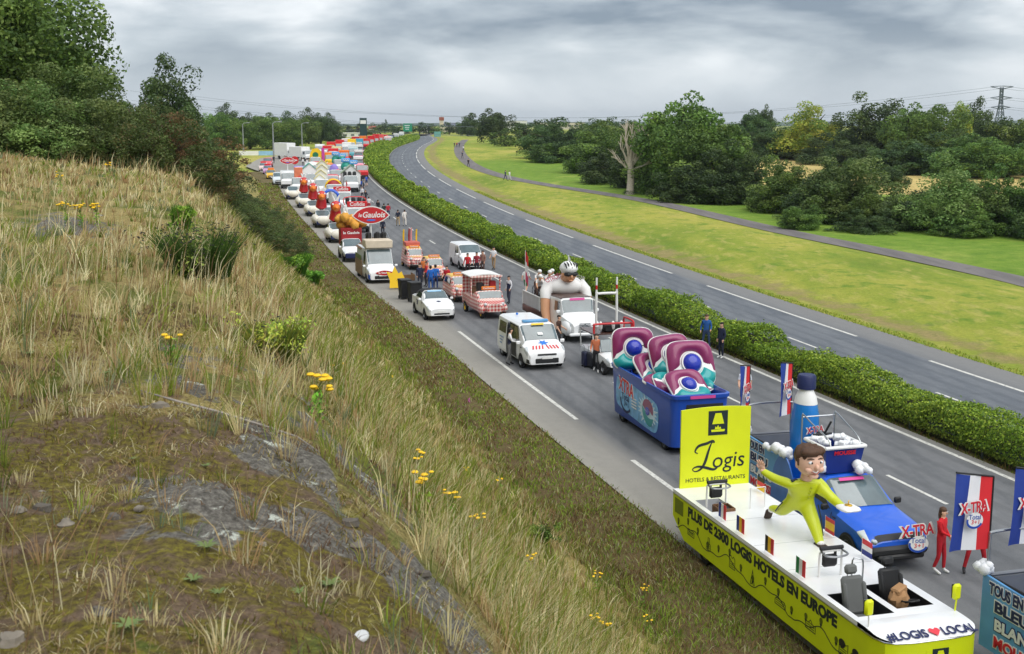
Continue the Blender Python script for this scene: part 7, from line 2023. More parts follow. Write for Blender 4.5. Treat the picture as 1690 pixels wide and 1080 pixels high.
for i, (x, y, h) in enumerate([(-3.6, -.60, .15), (-3.9, .02, .32), (-3.5, .62, .15), (-4.7, -.35, .28), (-4.8, .4, .28)]):
    e = empty('cyclist_dummy'); ride(e, hv, x, y, 1.05 + h, .05 * (i - 2))
    lab = ['cyclist dummy on bicycle nearest the striped flag', 'middle cyclist dummy with raised position on the flatbed', 'cyclist dummy on the hedge side of the flatbed', 'cyclist dummy in the back row towards the gingham truck', 'cyclist dummy in the back row towards the hedge'][i]
    tag(e, lab, 'dummy', 'cyclist dummies on the flatbed')
    r_ = link(bpy.data.objects.new('rider', CYC), e)
    for j, m_ in enumerate((JERS, BROWNP, SKG, WHITE2, HAIRD, JERS)): r_.material_slots[j].link = 'OBJECT'; r_.material_slots[j].material = m_
    MB().ell((.35, 0, 1.60), (.15, .12, .10), 12, 8).build('helmet', WHITE2, r_)
    link(bpy.data.objects.new('bicycle', BIKE), e)
    MB().box((0, 0, -.25 - h / 2), (.5, .14, .5 + h), .02).build('plinth', BROWNP, e) if h > .2 else None
# flags by the flatbed
def pole_flag(loc, h, bands, w, fh, label, droop=.0, rz=0.):
    e = empty('pole_flag', loc, rz); tag(e, label, 'flag', 'small pole flags')
    MB().tube([(0, 0, 0), (0, 0, h)], .02, 6).build('flag_staff', WHITE2, e)
    for k, m_ in enumerate(bands):
        n = len(bands); V = []
        for i in range(7):
            for j in range(3):
                u = i / 6; z = h - (k + j / 2) * fh / n
                V.append((0 + .05 * math.sin(u * 6) * u, -w * u, z - droop * u))
        mb = MB(); mb.add(V, [(i * 3 + j, i * 3 + j + 1, (i + 1) * 3 + j + 1, (i + 1) * 3 + j) for i in range(6) for j in range(2)]); mb.build('flag_band', m_, e, fix=False)
    return e
pole_flag(on(hv, -5.2, -.9, 1.0), 3.0, (M('flag_cloth_red', (222, 40, 48), .7), M('flag_cloth_white', (236, 236, 240), .7), M('flag_pinkish', (214, 70, 110), .7)), .35, 1.7, 'red and white striped flag at the rear of the brown flatbed', .3, .5)
pole_flag(on(hv, -3.2, .95, 1.0), 2.9, (M('flag_cloth_white', (236, 236, 240), .7),), .5, .9, 'white pennant behind the cyclist dummies', .35, .4)
# white flatbed with red tube frame in front of the van
def make_flatbed():
    st = [(-1.9, .42, .80, .86, .80, .74), (.3, .40, .80, .88, .82, .74), (.62, .40, .86, .95, .82, .70), (1.25, .42, .80, .92, .78, .6), (1.7, .44, .64, .76, .66, .48)]
    B = Body(st); e = car('open_truck', B, WHITE, (1.1, -1.3), .31, [('headlight', LAMP, [(1.35, 2.6), (1.66, 2.2), (1.66, 3.0), (1.4, 3.6)])])
    MB().box((.60, 0, 1.22), (.05, 1.46, .56), .02, Matrix.Rotation(-.3, 3, 'Y')).build('windscreen', WSCR, e)
    MB().box((-1.0, .1, 1.62), (1.9, 1.9, .06), .01).build('platform', BROWNP, e)
    for x in (-1.9, -.1):
        for s in (1, -1): MB().tube([(x, s * .8, .8), (x, s * .85, 1.62)], .03, 6).build('platform_post', WHITE2, e)
    MB().tube(spline([(-.1, -.8, 1.66), (-.1, -.8, 2.0), (-.1, -.7, 2.08), (-.1, .9, 2.08), (-.1, 1.0, 2.0), (-.1, 1.0, 1.66)], 4), .05, 8).build('red_tube_rail', REDP, e)
    MB().tube(spline([(-1.1, 1.0, 1.66), (-1.1, 1.0, 2.1), (-.9, 1.0, 2.2), (.0, 1.0, 2.2), (.15, 1.0, 2.05), (.15, 1.0, 1.66)], 4), .05, 8).build('red_tube_rail', REDP, e)
    MB().tube(spline([(-1.95, -.05, 1.0), (-1.95, -.05, 3.1), (-1.95, .05, 3.2), (-1.95, .85, 3.2), (-1.95, .95, 3.1), (-1.95, .95, 1.0)], 4), .06, 8).build('white_tube_goal', WHITE2, e)
    for y in (-.05, .95): MB().tube([(-1.95, y, 3.15), (-1.95, y, 3.95)], .045, 8).build('goal_post_tip', WHITE2, e); MB().tube([(-1.95, y, 3.4), (-1.95, y, 3.6)], .05, 8).build('post_band', REDP, e)
    MB().box((-.6, .2, 1.85), (.6, .9, .4), .08).build('equipment', BLACKP, e)
    for y in (-.4, .2, .6): MB().ell((-.35, y, 1.95), (.1, .1, .22), 8, 6).build('white_bottle', WHITE2, e)
    return e
fb = make_flatbed(); place(fb, 1030, 622, .0, 1.7); tag(fb, 'small white open truck with red tube rails behind the blue tub', 'truck')
# ------------------------------------------------------------------ the far caravan
def recolor(e, paint, names=('body',)):
    for ch in e.children:
        if ch.name.split('.')[0] in names:
            ch.material_slots[0].link = 'OBJECT'; ch.material_slots[0].material = paint
def van_copy(px, py, paint, label, s=1., yaw=0., group=None):
    c_ = copy_tree(prt); place(c_, px, py, yaw, 2.2 * s); c_.scale = (s, s, s); recolor(c_, paint); c_.name = 'van'
    tag(c_, label, 'van'); 
    if group: c_['group'] = group
    return c_
def make_truck(name, cab, box, L_=6.5, H_=3.3, sign=None, signtxt=None, boxed=True):
    st = [(-.9, .5, 1.3, 2.35, 1.05, .98), (.35, .48, 1.3, 2.45, 1.08, .98), (.75, .48, 1.25, 1.5, 1.08, .95), (.98, .5, 1.1, 1.25, 1.04, .85)]
    B = Body(st); e = car(name, B, cab, (.1, -L_ + 1.6), .42, [('windscreen', WSCR, [(.38, 4.2), (.73, 4.1), (.73, 6), (.38, 6)]), ('side_window', GLASS, [(-.6, 3.2), (.5, 3.2), (.33, 3.85), (-.6, 3.85)]), ('headlight', LAMP, [(.9, 1.4), (.97, 1.4), (.97, 2.2), (.9, 2.2)])], ww=.28)
    if boxed: box_part(e, 'cargo_box', box, (-L_ / 2 - 1.0, 0, .85 + (H_ - .85) / 2), (L_ - .1, 2.3, H_ - .85), .05)
    else: box_part(e, 'flatbed', box, (-L_ / 2 - 1.0, 0, .9), (L_ - .1, 2.2, .35), .03)
    box_part(e, 'bumper', BLACKP, (1.0, 0, .55), (.15, 2.0, .3), .04)
    if sign:
        sg = box_part(e, 'roof_sign', sign, (.1, 0, 2.78), (.3, 2.0, .55), .06)
        if signtxt: letter(sg, signtxt, .5, WHITE2, (.255, 0, 2.78), Y_, Z_, width=1.45, ext=.003, offset=.01)
    return e
REDT = M('truck_red', (206, 34, 40), .4, var=.1)
GREENT = M('teal_float', (18, 140, 120), .4, var=.15)
# red-signed trucks behind the golden display
t1 = make_truck('sign_truck', WHITE, WHITE, 5.5, 2.6, REDT, 'Cofidis'); place(t1, 592, 385, 0, 1.0); tag(t1, 'white truck with red lettered roof sign behind the golden display', 'truck', 'red sign trucks')
t2 = copy_tree(t1); place(t2, 566, 352, 0, 1.0); tag(t2, 'white truck with red roof sign deeper in the convoy', 'truck', 'red sign trucks')
arc_ = MB().tube(spline([(-1.1, -.8, .9), (-1.1, -.8, 2.8), (-1.1, -.5, 3.3), (-1.1, 0, 3.5), (-1.1, .5, 3.3), (-1.1, .8, 2.8), (-1.1, .8, .9)], 4), .16, 8)
bv = van_copy(551, 372, WHITE, 'white van under a tall blue arch in the convoy', 1.0); arc_.build('blue_arch', BLUEP, bv)
box_part(t1, 'hedge_box', M('fake_hedge', (70, 110, 50), .9, var=.4, scale=8), (-4.2, 1.3, 1.5), (3.0, .5, 1.3), .05)
for k in range(3): MB().box((-2.6, -.7 + .6 * k, 2.95), (.4, .4, .7), .1).build('passenger_seat', BLACKP, t1)
MB().tube(spline([(-2.2, -1.0, 2.5), (-2.2, -1.0, 3.3), (-2.2, 1.0, 3.3), (-2.2, 1.0, 2.5)], 4), .05, 6).build('red_frame', REDT, t1)
# round orange float
def flat_truck(name, px, py, label, paint=WHITE, L_=5.5, cat='parade float', group=None):
    e = make_truck(name, paint, paint, L_, 2.6, boxed=False); place(e, px, py, 0, 1.0); tag(e, label, cat, group); return e
fo = flat_truck('round_float', 553, 336, 'float with a round orange and red dome in the convoy')
MB().ell((-2.6, 0, 2.0), (1.0, 1.0, 1.1), 16, 10).build('dome', ORNG, fo); MB().tube([(-1.45, 1.05 * math.cos(a), 1.9 + 1.05 * math.sin(a)) for a in np.linspace(0, 3.14, 14)], .14, 8).build('dome_rim', YELP, fo)
MB().ell((-1.6, 0, 2.0), (.7, 1.0, 1.0), 12, 8).build('dome_front', DRED, fo)
# chalet floats
def house(e, x, y, w, d, h, roof, wall=WHITE2, nwin=2):
    hb = MB(); hb.prism([(-w / 2, 0), (w / 2, 0), (w / 2, h), (0, h + w * .42), (-w / 2, h)], x - d / 2, x + d / 2, 'x'); o_ = hb.build('chalet_wall', wall, e, angle=None); o_.location = (0, y, 1.1)
    for s in (1, -1): MB().box((x, y + s * w * .27, 1.1 + h + w * .25), (d + .3, w * .68, .1), .02, Matrix.Rotation(-.70 * s, 3, 'X')).build('chalet_roof', roof, e)
    for k in range(nwin): MB().box((x + d / 2 + .02, y - w * .2 + k * w * .4, 1.1 + h * .6), (.04, w * .16, h * .26), .01).build('chalet_window', M('win_dark', (60, 60, 64), .3), e)
CRM = M('cream_roof', (214, 204, 150), .6, var=.1); TEALR = M('teal_roof', (96, 166, 150), .6, var=.1); GRR = M('grey_green_roof', (150, 166, 140), .6, var=.15)
c1 = flat_truck('chalet_float', 533, 326, 'float with a cluster of cream gabled chalets'); house(c1, -1.3, -.3, 1.5, .9, 1.3, CRM); house(c1, -2.2, -.1, 1.5, .8, 1.9, CRM); house(c1, -3.1, .1, 1.5, .8, 2.6, CRM); house(c1, -4.0, .2, 1.5, .8, 3.2, CRM)
c2 = flat_truck('chalet_float', 512, 314, 'float with a teal roofed house left of the cream chalets'); house(c2, -2.8, 0, 2.2, 2.4, 1.8, TEALR)
c3 = flat_truck('chalet_float', 580, 318, 'float with a white house and grey green roof'); house(c3, -2.2, .1, 2.8, 2.2, 1.5, GRR)
for k in range(3): MB().box((-.7, -.8 + .7 * k, 2.6), (.4, .5, .8), .12).build('passenger_seat', BLACKP, c3)
# teal balloon figures with blue lettered clouds
def ball_float(px, py, label, s=1.):
    e = flat_truck('balloon_float', px, py, label, group='teal balloon floats')
    r = random.Random(px)
    for k in range(4): MB().ell((-2.4 + r.uniform(-.9, .9), r.uniform(-.8, .8), 1.9 + r.uniform(0, .8)), (r.uniform(.6, 1.0),) * 3, 12, 8).build('teal_ball', GREENT, e)
    sg = MB().box((-1.4, -.6, 3.5), (.25, 1.5, .7), .12).box((-1.35, .7, 3.15), (.25, 1.4, .7), .12).build('cloud_sign', M('cloud_blue', (90, 160, 220), .4, var=.1), e)
    for yy_, zz_ in ((-.6, 3.5), (.7, 3.15)): stroke(sg, [(yy_ - .5 + i * .1, zz_ + .14 * math.sin(i * 1.7)) for i in range(11)], .05, WHITE2, (-1.2, 0, 0), Y_, Z_, 'cloud_lettering')
    return e
ball_float(578, 300, 'float of teal balloons with blue cloud sign, nearer one'); ball_float(560, 285, 'float of teal balloons with blue cloud sign, farther one')
tw = make_truck('white_truck', WHITE, WHITE, 6, 3.0); place(tw, 516, 300, 0, 1.); tag(tw, 'white truck with domed roof beside the teal balloons', 'truck')
MB().ell((-.4, 0, 2.7), (1.2, 1.0, .6), 12, 8).build('roof_dome', WHITE2, tw)
pz = flat_truck('purple_float', 556, 306, 'float with purple and red figures before the balloons'); MB().ell((-1.8, -.3, 2.2), (.5, .8, 1.1), 10, 8).build('purple_panel', M('lilac', (140, 120, 200), .5, var=.2), pz); MB().ell((-1.4, .3, 1.8), (.5, .6, .7), 10, 8).build('red_figure', REDT, pz); MB().ell((-1.2, .8, 1.5), (.5, .5, .7), 10, 8).build('blue_figure', BLUEP, pz)
# pale pink vans in the right lane
PINKV = M('pink_van', (224, 150, 168), .4, var=.08)
for i, (px, py, lb) in enumerate([(592, 282, 'pink and white van nearest the hedge curve'), (592, 268, 'pink and white van second along the hedge curve'), (593, 257, 'pink and white van third along the hedge curve')]):
    v_ = van_copy(px, py, PINKV, lb, 1.15, 0, 'pink vans'); box_part(v_, 'roof_box', WHITE2, (-.5, 0, 2.1), (2.6, 1.6, .5), .06)
# left side lay-by
van_copy(460, 306, M('van_pale', (214, 222, 228), .35, coat=.3), 'pale van parked at the left end below the oval sign', 1.05)
for i, (px, py, sgn) in enumerate([(447, 296, YELP), (441, 288, BLUEP), (434, 283, REDT)]):
    v_ = van_copy(px, py, [M('car_yellow', (226, 180, 60), .4), M('car_pinkblue', (196, 150, 190), .4), M('car_white_red', (226, 200, 196), .4)][i], ['yellow fronted car in the left lay by', 'bluish pink car in the left lay by', 'white and red car at the left end of the lay by'][i], .85, 0, 'lay by cars'); box_part(v_, 'roof_box', [ORNG, REDT, REDT][i], (-.4, 0, 2.0), (1.4, 1.2, .4), .06)
v_ = van_copy(441, 277, M('car_red', (214, 96, 104), .4), 'red and pink van behind the lay by cars', 1.05)
gs = make_truck('sign_truck', WHITE, WHITE, 5, 2.6); place(gs, 476, 312, 0, 1.); tag(gs, 'white truck carrying a second oval red sign far back', 'truck'); MB().tube([(-1.6, 0, 2.6), (-1.6, 0, 3.9)], .06, 6).build('sign_mast', WHITE2, gs); lens_sign(gs, (-1.5, 0, 4.2), 1.0)
oc = flat_truck('column_float', 494, 322, 'float with tall orange and red display boxes'); MB().box((-1.6, 0, 2.4), (1.0, 1.2, 2.8), .08).build('orange_box', M('display_orange', (214, 120, 84), .5, var=.2), oc); MB().ell((-.9, .2, 1.7), (.5, .6, .9), 10, 8).build('red_figure', REDT, oc)
yc = flat_truck('fan_float', 521, 280, 'float with a yellow fan board and green disc'); flat(yc, [(-1.2, 1.2), (1.0, 1.2), (1.4, 3.4), (.4, 4.2), (-.6, 4.0), (-1.1, 3.0)], YELP, (-1.5, 0, 0), Y_, Z_, 'fan_board', .15); flat(yc, ellipse(0, 2.8, .6, .6, 16), M('disc_green', (16, 110, 70), .5), (-1.34, 0, 0), Y_, Z_, 'green_disc')
MB().tube([(-1.3, 1.5, .9), (-1.3, 1.5, 4.2)], .3, 10).build('magenta_column', M('magenta_col', (206, 70, 160), .5), yc)
van_copy(503, 292, WHITE, 'white car with black spots left of the domed truck', .95)
# white lorries parked on the lawn side
for i, (px, py, L_, H_, lb) in enumerate([(488, 264, 7, 3.9, 'tall white box lorry parked beside the lawn'), (512, 266, 6, 3.2, 'lower white lorry right of the tall box lorry')]):
    l_ = make_truck('box_lorry', WHITE, WHITE2, L_, H_); place(l_, px, py, .55, 1.); tag(l_, lb, 'lorry')
# back of the convoy
BK = [(540, 262, REDT, REDT, 3.0, 'red cab truck deep in the convoy'), (555, 262, WHITE, CRM, 2.8, 'white truck with cream body deep in the convoy'), (572, 258, WHITE, WHITE2, 3.4, 'white coach like truck deep in the convoy'), (583, 262, M('teal_truck', (90, 170, 180), .4), WHITE2, 3.2, 'teal striped truck next to the pink vans'),
      (560, 252, ORNG, REDT, 3.4, 'orange and red truck deep in the convoy'), (580, 250, WHITE, YELP, 3.4, 'white truck with yellow body near the red trucks'), (592, 249, WHITE, M('cyan_box', (70, 160, 190), .4), 3.4, 'white truck with cyan body near the red trucks'),
      (604, 246, REDT, REDT, 3.0, 'low red truck heading the red group'), (612, 243, REDT, REDT, 3.6, 'red truck second in the red group'), (620, 240, REDT, REDT, 3.8, 'red truck third in the red group'), (627, 238.5, REDT, M('red_white', (220, 90, 90), .4), 3.6, 'red truck fourth in the red group'), (634, 236.5, WHITE, REDT, 3.2, 'white cab truck ending the red group'),
      (645, 234, M('dark_truck', (60, 66, 90), .4), M('dark_truck', (60, 66, 90), .4), 2.8, 'dark vehicle behind the red group'), (662, 229, WHITE, WHITE2, 3.4, 'last white truck of the convoy before the bend'), (545, 275, YELP, ORNG, 2.8, 'yellow and orange float truck left of the balloons'), (532, 268, WHITE, WHITE2, 2.6, 'white truck beside the magenta column')]
BK += [(548, 318, WHITE, REDT, 2.4, 'red and white truck squeezed beside the chalets'), (598, 296, REDT, WHITE2, 2.2, 'red van like truck at the hedge side of the white house'), (540, 296, WHITE, ORNG, 2.6, 'white truck with orange body between chalets and balloons'), (527, 290, REDT, REDT, 2.4, 'small red truck behind the domed truck'), (497, 300, WHITE, M('lilac', (140, 120, 200), .5), 2.4, 'white truck with lilac body left of the domed truck'),
       (550, 268, WHITE, REDT, 3.0, 'white and red truck beside the yellow fan float'), (568, 270, REDT, ORNG, 2.8, 'red and orange truck under the balloons'), (527, 257, WHITE, WHITE2, 2.8, 'white truck farthest left in the deep convoy'), (546, 255, YELP, REDT, 3.2, 'yellow cab truck deep in the convoy'), (570, 247, REDT, WHITE2, 3.2, 'red cab truck with white body near the yellow body'), (598, 242, WHITE, ORNG, 3.4, 'orange bodied truck behind the red group'), (586, 244, M('teal_truck', (90, 170, 180), .4), REDT, 3.4, 'teal cab truck with red body behind the red group'), (640, 239, REDT, WHITE2, 3.0, 'red cab truck right behind the red group'), (653, 231.5, M('dark_truck', (60, 66, 90), .4), WHITE2, 3.0, 'dark cab truck before the last white truck')]
for (px, py, cb, bx_, H_, lb) in BK:
    l_ = make_truck('convoy_truck', cb, bx_, 5., H_); place(l_, px, py, 0, 1.); tag(l_, lb, 'truck')

# ------------------------------------------------------------------ people
def ang_to(p_, q): return math.atan2(q[1] - p_[1], q[0] - p_[0])
def who(kind, px, py, ang, shirt, tr, label, **k):
    p_ = at(px, py); return person(kind, p_, math.radians(ang), shirt, tr, label, **k)
who('woman', 1550, 947, -40, (200, 22, 36), (178, 22, 38), 'person in red hooded jacket and red trousers by the blue pickup', hair=HAIRB, shoes=SHOEW, h=.98)
who('apart', 1608, 946, -95, (196, 24, 38), (170, 22, 36), 'person in red trousers standing behind the tricolour flag', h=1.05)
who('hips', 1165, 577, -110, (30, 84, 150), (48, 66, 100), 'person in blue jacket and jeans beside the hedge', hair=HAIRB)
who('stand', 1190, 592, -150, (26, 34, 62), (22, 28, 48), 'person in navy suit and white shoes beside the hedge', shoes=SHOEW)
who('shorts', 1228, 678, -100, (226, 228, 236), (36, 70, 150), 'person in white sweater and blue shorts behind the yellow sign')
who('reach', 840, 603, 10, (224, 224, 226), (112, 112, 112), 'person in navy vest leaning into the rescue van doorway', vest=(26, 32, 60))
who('tee', 922, 578, -20, (72, 48, 38), (60, 60, 64), 'person in brown jacket at the white van door')
who('walk', 984, 614, -100, (198, 112, 76), (40, 40, 44), 'person with orange vest beside the dark suitcases', shoes=SHOEW)
who('stand', 903, 536, 160, (196, 196, 200), (70, 70, 80), 'person in striped grey top between van and flatbed')
who('tee', 815, 446, -120, (230, 230, 232), (170, 140, 104), 'person in white polo and beige trousers beside the hedge')
who('vest', 840, 502, -140, (216, 216, 220), (60, 62, 80), 'person in navy waistcoat between food truck and flatbed', vest=(28, 38, 70))
who('shorts', 868, 486, 60, (232, 234, 232), (40, 120, 60), 'person in white top and green shorts by the striped flag')
for a in [('stand', 693, 478, -60, (30, 36, 66), (40, 44, 60), 'person in dark navy top at the left of the crowd'), ('hips', 704, 474, 200, (200, 50, 48), (60, 56, 60), 'person in red top second in the crowd by the bins'), ('stand', 711, 482, 100, (28, 100, 190), (30, 80, 150), 'person in bright blue coat in the crowd by the bins'),
          ('stand', 719, 480, 80, (36, 110, 196), (40, 60, 110), 'person in blue coat back to back with another blue coat'), ('shorts', 738, 482, -120, (196, 30, 44), (190, 150, 110), 'person in red top and beige shorts beside the gingham car'), ('stand', 700, 466, -90, (214, 120, 60), (70, 60, 60), 'person in orange top behind the crowd'),
          ('hips', 772, 458, -100, (196, 36, 44), (60, 40, 44), 'person in red shirt before the plain white van'), ('stand', 787, 456, -100, (150, 40, 56), (50, 40, 50), 'person in dark red jacket with face mask before the white van'), ('stand', 797, 453, -130, (150, 110, 96), (90, 70, 66), 'person in tan top at the white van corner'),
          ('walk', 657, 374, 100, (30, 36, 54), (176, 150, 110), 'walker in navy with white cap and beige trousers'), ('walk', 668, 374, 100, (228, 222, 214), (222, 214, 204), 'walker dressed all in white'), ('stand', 624, 355, 70, (36, 36, 42), (32, 32, 38), 'walker in black with a white bag'), ('walk', 634, 362, 100, (34, 52, 50), (50, 60, 90), 'walker in dark green jacket and jeans'),
          ('walk', 641, 362, 100, (180, 36, 52), (50, 60, 90), 'walker in red jacket and jeans'), ('stand', 602, 349, 80, (38, 32, 34), (150, 36, 48), 'person in black top and red trousers beside the hedge box'), ('stand', 609, 349, 90, (226, 222, 222), (178, 32, 48), 'person in white top and red trousers beside the hedge box'),
          ('shorts', 605, 308, 95, (46, 90, 190), (36, 50, 90), 'lone walker in blue on the empty lane'), ('stand', 596, 306, -90, (40, 40, 46), (40, 40, 46), 'person in black beside the white house float'), ('stand', 590, 304, -90, (180, 40, 50), (60, 50, 50), 'person in red beside the white house float'), ('stand', 632, 391, -100, (30, 34, 56), (34, 36, 50), 'person in dark navy behind the oval sign van'),
          ('walk', 834, 298, -30, (60, 70, 90), (50, 60, 90), 'walker in grey on the curved path pushing along'), ('walk', 841, 299, -30, (226, 226, 230), (210, 210, 216), 'walker in white on the curved path'), ('walk', 773, 276, -60, (34, 34, 40), (36, 36, 44), 'walker in black on the curved path'), ('walk', 763, 262, -60, (60, 66, 86), (44, 50, 70), 'jogger in grey on the upper path'),
          ('walk', 765, 251, 100, (210, 210, 214), (60, 60, 70), 'walker in pale top on the upper path'), ('walk', 750, 244, -80, (60, 60, 70), (50, 50, 60), 'left walker of the group at the path bend'), ('walk', 754, 244, -80, (160, 50, 60), (50, 50, 60), 'walker in red in the group at the path bend'), ('walk', 758, 244, -80, (56, 60, 80), (50, 50, 60), 'right walker of the group at the path bend'),
          ('stand', 470, 270, -60, (40, 44, 54), (40, 44, 54), 'dark figure left of the tall lorry'), ('stand', 452, 270, -60, (40, 40, 46), (36, 36, 46), 'dark figure by the lamp post'), ('stand', 500, 275, -60, (220, 220, 222), (60, 60, 70), 'figure in white right of the tall lorry'), ('stand', 507, 277, -60, (222, 222, 226), (80, 80, 90), 'second figure in white before the lower lorry'), ('stand', 514, 272, -60, (150, 40, 50), (60, 60, 70), 'figure in red before the lower lorry')]:
    who(*a)
rc = random.Random(21)
CR_ = [((196, 36, 44), 'red'), ((226, 226, 230), 'white'), ((40, 42, 52), 'black'), ((40, 80, 170), 'blue')]
for i, (px, py) in enumerate([(558, 345), (598, 330), (604, 336), (536, 345), (524, 340), (575, 342), (568, 300), (586, 296), (548, 305), (508, 312), (600, 318), (596, 316), (572, 318), (540, 280), (550, 286), (566, 262), (578, 268), (600, 258), (598, 266), (586, 288)]):
    c0, n0 = CR_[i % 4]; who(['stand', 'hips', 'walk'][i % 3], px, py, rc.uniform(0, 360), c0, (50, 50, 62), 'tiny figure in %s standing amid the far convoy vehicles' % n0, group='figures in %s amid the convoy' % n0)
# ------------------------------------------------------------------ loose things on the road
def suitcase(px, py, label, rz, col):
    e = empty('suitcase', at(px, py), rz); tag(e, label, 'suitcase')
    MB().box((0, 0, .40), (.26, .46, .66), .05).build('shell', M('case_%d' % col[2], col, .5, var=.15), e)
    MB().tube([(-.08, -.1, .72), (-.08, -.1, 1.0), (-.08, .1, 1.0), (-.08, .1, .72)], .012, 5).build('handle', ALLOY, e)
    for x in (-.08, .08):
        for y in (-.17, .17): MB().lathe([(.04, -.02), (.04, .02)], (x, y, .04), 'y', 8).build('caster', RUBBER, e)
suitcase(966, 606, 'dark blue suitcase left of its twin behind the tub', .3, (30, 36, 70)); suitcase(975, 608, 'dark grey suitcase right of its twin behind the tub', .5, (44, 46, 56))
def bin_(px, py, label, rz):
    e = empty('wheelie_bin', at(px, py), rz); tag(e, label, 'bin', 'wheelie bins')
    V = []
    for z, kx, ky in ((.08, .26, .24), (.98, .34, .30)):
        for sx, sy in ((-1, -1), (1, -1), (1, 1), (-1, 1)): V.append((sx * kx, sy * ky, z))
    MB().add(V, [(0, 1, 5, 4), (1, 2, 6, 5), (2, 3, 7, 6), (3, 0, 4, 7), (3, 2, 1, 0), (4, 5, 6, 7)]).build('bin_body', BLACKP, e, angle=None)
    MB().box((0, 0, 1.03), (.74, .64, .09), .03).build('lid', BLACKP, e); MB().tube([(-.38, -.25, 1.0), (-.38, .25, 1.0)], .02, 6).build('handle', BLACKP, e)
    for y in (-.24, .24): MB().lathe([(.1, -.03), (.1, .03)], (-.26, y, .1), 'y', 12).build('wheel', RUBBER, e)
    e.scale = (1.15, 1.15, 1.2)
bin_(668, 494, 'black wheelie bin nearer the sign van', -1.2); bin_(684, 499, 'black wheelie bin nearer the white convertible', -1.2)
yb = empty('yellow_board', at(655, 478), -1.3); tag(yb, 'bright yellow splash shaped board leaning near the bins', 'board')
flat(yb, [(-.5, 0), (.2, 0), (.6, .5), (.35, 1.1), (.15, .95), (-.1, 1.45), (-.3, 1.0), (-.65, 1.1), (-.45, .5)], YELP, (0, 0, .1), Y_, Vector((-.15, 0, 1)), 'splash_panel', .05); MB().tube([(-.02, 0, .6), (-.6, 0, 0)], .025, 6).build('prop_leg', BLACKP, yb)
wb = empty('handcart', at(672, 474), -1.3); tag(wb, 'brown wooden handcart behind the wheelie bins', 'handcart')
for (c0_, d0_) in (((0, 0, .5), (1.3, .8, .06)), ((0, .4, .72), (1.3, .04, .4)), ((0, -.4, .72), (1.3, .04, .4)), ((.65, 0, .72), (.04, .8, .4))): MB().box(c0_, d0_, .01).build('plank', M('cart_wood', (124, 92, 62), .8, var=.25), wb)
for y in (-.46, .46): wheel(wb, 0, y, .28, .06, BLACKP)

# ------------------------------------------------------------------ far background: buildings, signs, lamps, pylon
def block(name, px, py, wpx, hpx, depth, wall, roofm, label, nwin=4, gable=False):
    p_ = at(px, py); k = (p_.y * math.cos(TH) + (CAMZ - p_.z) * math.sin(TH)) / FPX
    w, h = wpx * k, hpx * k; e = empty(name, p_); tag(e, label, 'building')
    MB().box((0, depth / 2, h / 2), (w, depth, h), 0).build('wall', wall, e, angle=None)
    if gable: MB().prism([(-.3, h), (depth + .3, h), (depth / 2, h + h * .6)], -w / 2 - .2, w / 2 + .2, 'x').build('roof', roofm, e, angle=None)
    else: MB().box((0, depth / 2, h + .15), (w + .5, depth + .5, .3), .02).build('roof', roofm, e)
    for i in range(nwin):
        x = -w / 2 + (i + .5) * w / nwin; MB().box((x, -.03, h * .55), (w / nwin * .45, .06, h * .32), 0).build('window', GLASS, e, angle=None)
    return e
WW = M('wall_white', (222, 222, 218), .8, var=.08); WC = M('wall_cream', (206, 196, 176), .8, var=.1); RT = M('roof_tile', (150, 84, 66), .8, var=.2); RS = M('roof_slate', (96, 102, 112), .8, var=.15)
block('long_shed', 535, 229, 40, 7, 8, WW, WW, 'long white shed beyond the lawn trees', 3); block('long_shed', 582, 227, 36, 7, 8, WW, WW, 'second long white shed nearer the billboard', 3)
block('house', 598, 223, 16, 7, 9, WC, RT, 'cream house with red roof behind the billboard', 3, True); block('house', 614, 221, 12, 8, 9, WW, RT, 'white house with red roof right of the billboard', 2, True); block('house', 700, 219, 12, 8, 8, WW, RS, 'pale house right of the green road sign', 2, True)
block('hall', 853, 214, 34, 14, 20, WW, RS, 'white industrial hall behind the lone round tree', 5); block('hall', 925, 214, 80, 11, 20, WC, RS, 'long pale hall on the skyline', 8); block('house', 742, 219, 20, 10, 10, WC, RS, 'grey roofed building by the red chimney', 2, True)
block('farm', 1196, 214, 16, 8, 10, WW, RS, 'tiny white farm on the hazy ridge', 2)
cz = at(729, 221); ch_ = empty('brick_tower', cz); tag(ch_, 'slim red topped tower on the skyline', 'tower')
MB().box((0, 0, 5), (3.0, 3.0, 10), .1).build('shaft', WC, ch_); MB().box((0, 0, 11.2), (3.6, 3.6, 2.6), .2).build('cap', RT, ch_)
gz = at(673, 225); gsn = empty('road_sign', gz); tag(gsn, 'green motorway direction sign beyond the bend', 'sign')
MB().box((0, 0, 5.2), (5.4, .2, 5.0), .05).build('panel', M('sign_green', (10, 140, 100), .5, var=.05), gsn)
for x in (-1.8, 1.8): MB().box((x, .15, 2.6), (.2, .2, 5.2), 0).build('post', ALLOY, gsn)
for k in range(3): MB().box((-.3, -.115, 6.4 - k * 1.1), (3.2 - .5 * k, .01, .35), 0).build('sign_lettering', WHITE2, gsn)
bz = at(600, 232); bb = empty('billboard', bz); tag(bb, 'dark green totem sign behind the convoy', 'sign'); MB().box((0, 0, 5), (3.2, .5, 10), .1).build('panel', M('totem', (26, 60, 60), .5), bb); MB().box((0, -.26, 8.2), (2.6, .02, 1.6), 0).build('print', WHITE2, bb)
sg2 = at(707, 229); s2 = empty('road_sign', at(722, 229)); tag(s2, 'small teal road sign beside the far bend', 'sign'); MB().box((0, 0, 2.2), (3.4, .15, 2.6), .05).build('panel', M('sign_teal', (110, 170, 160), .5), s2)
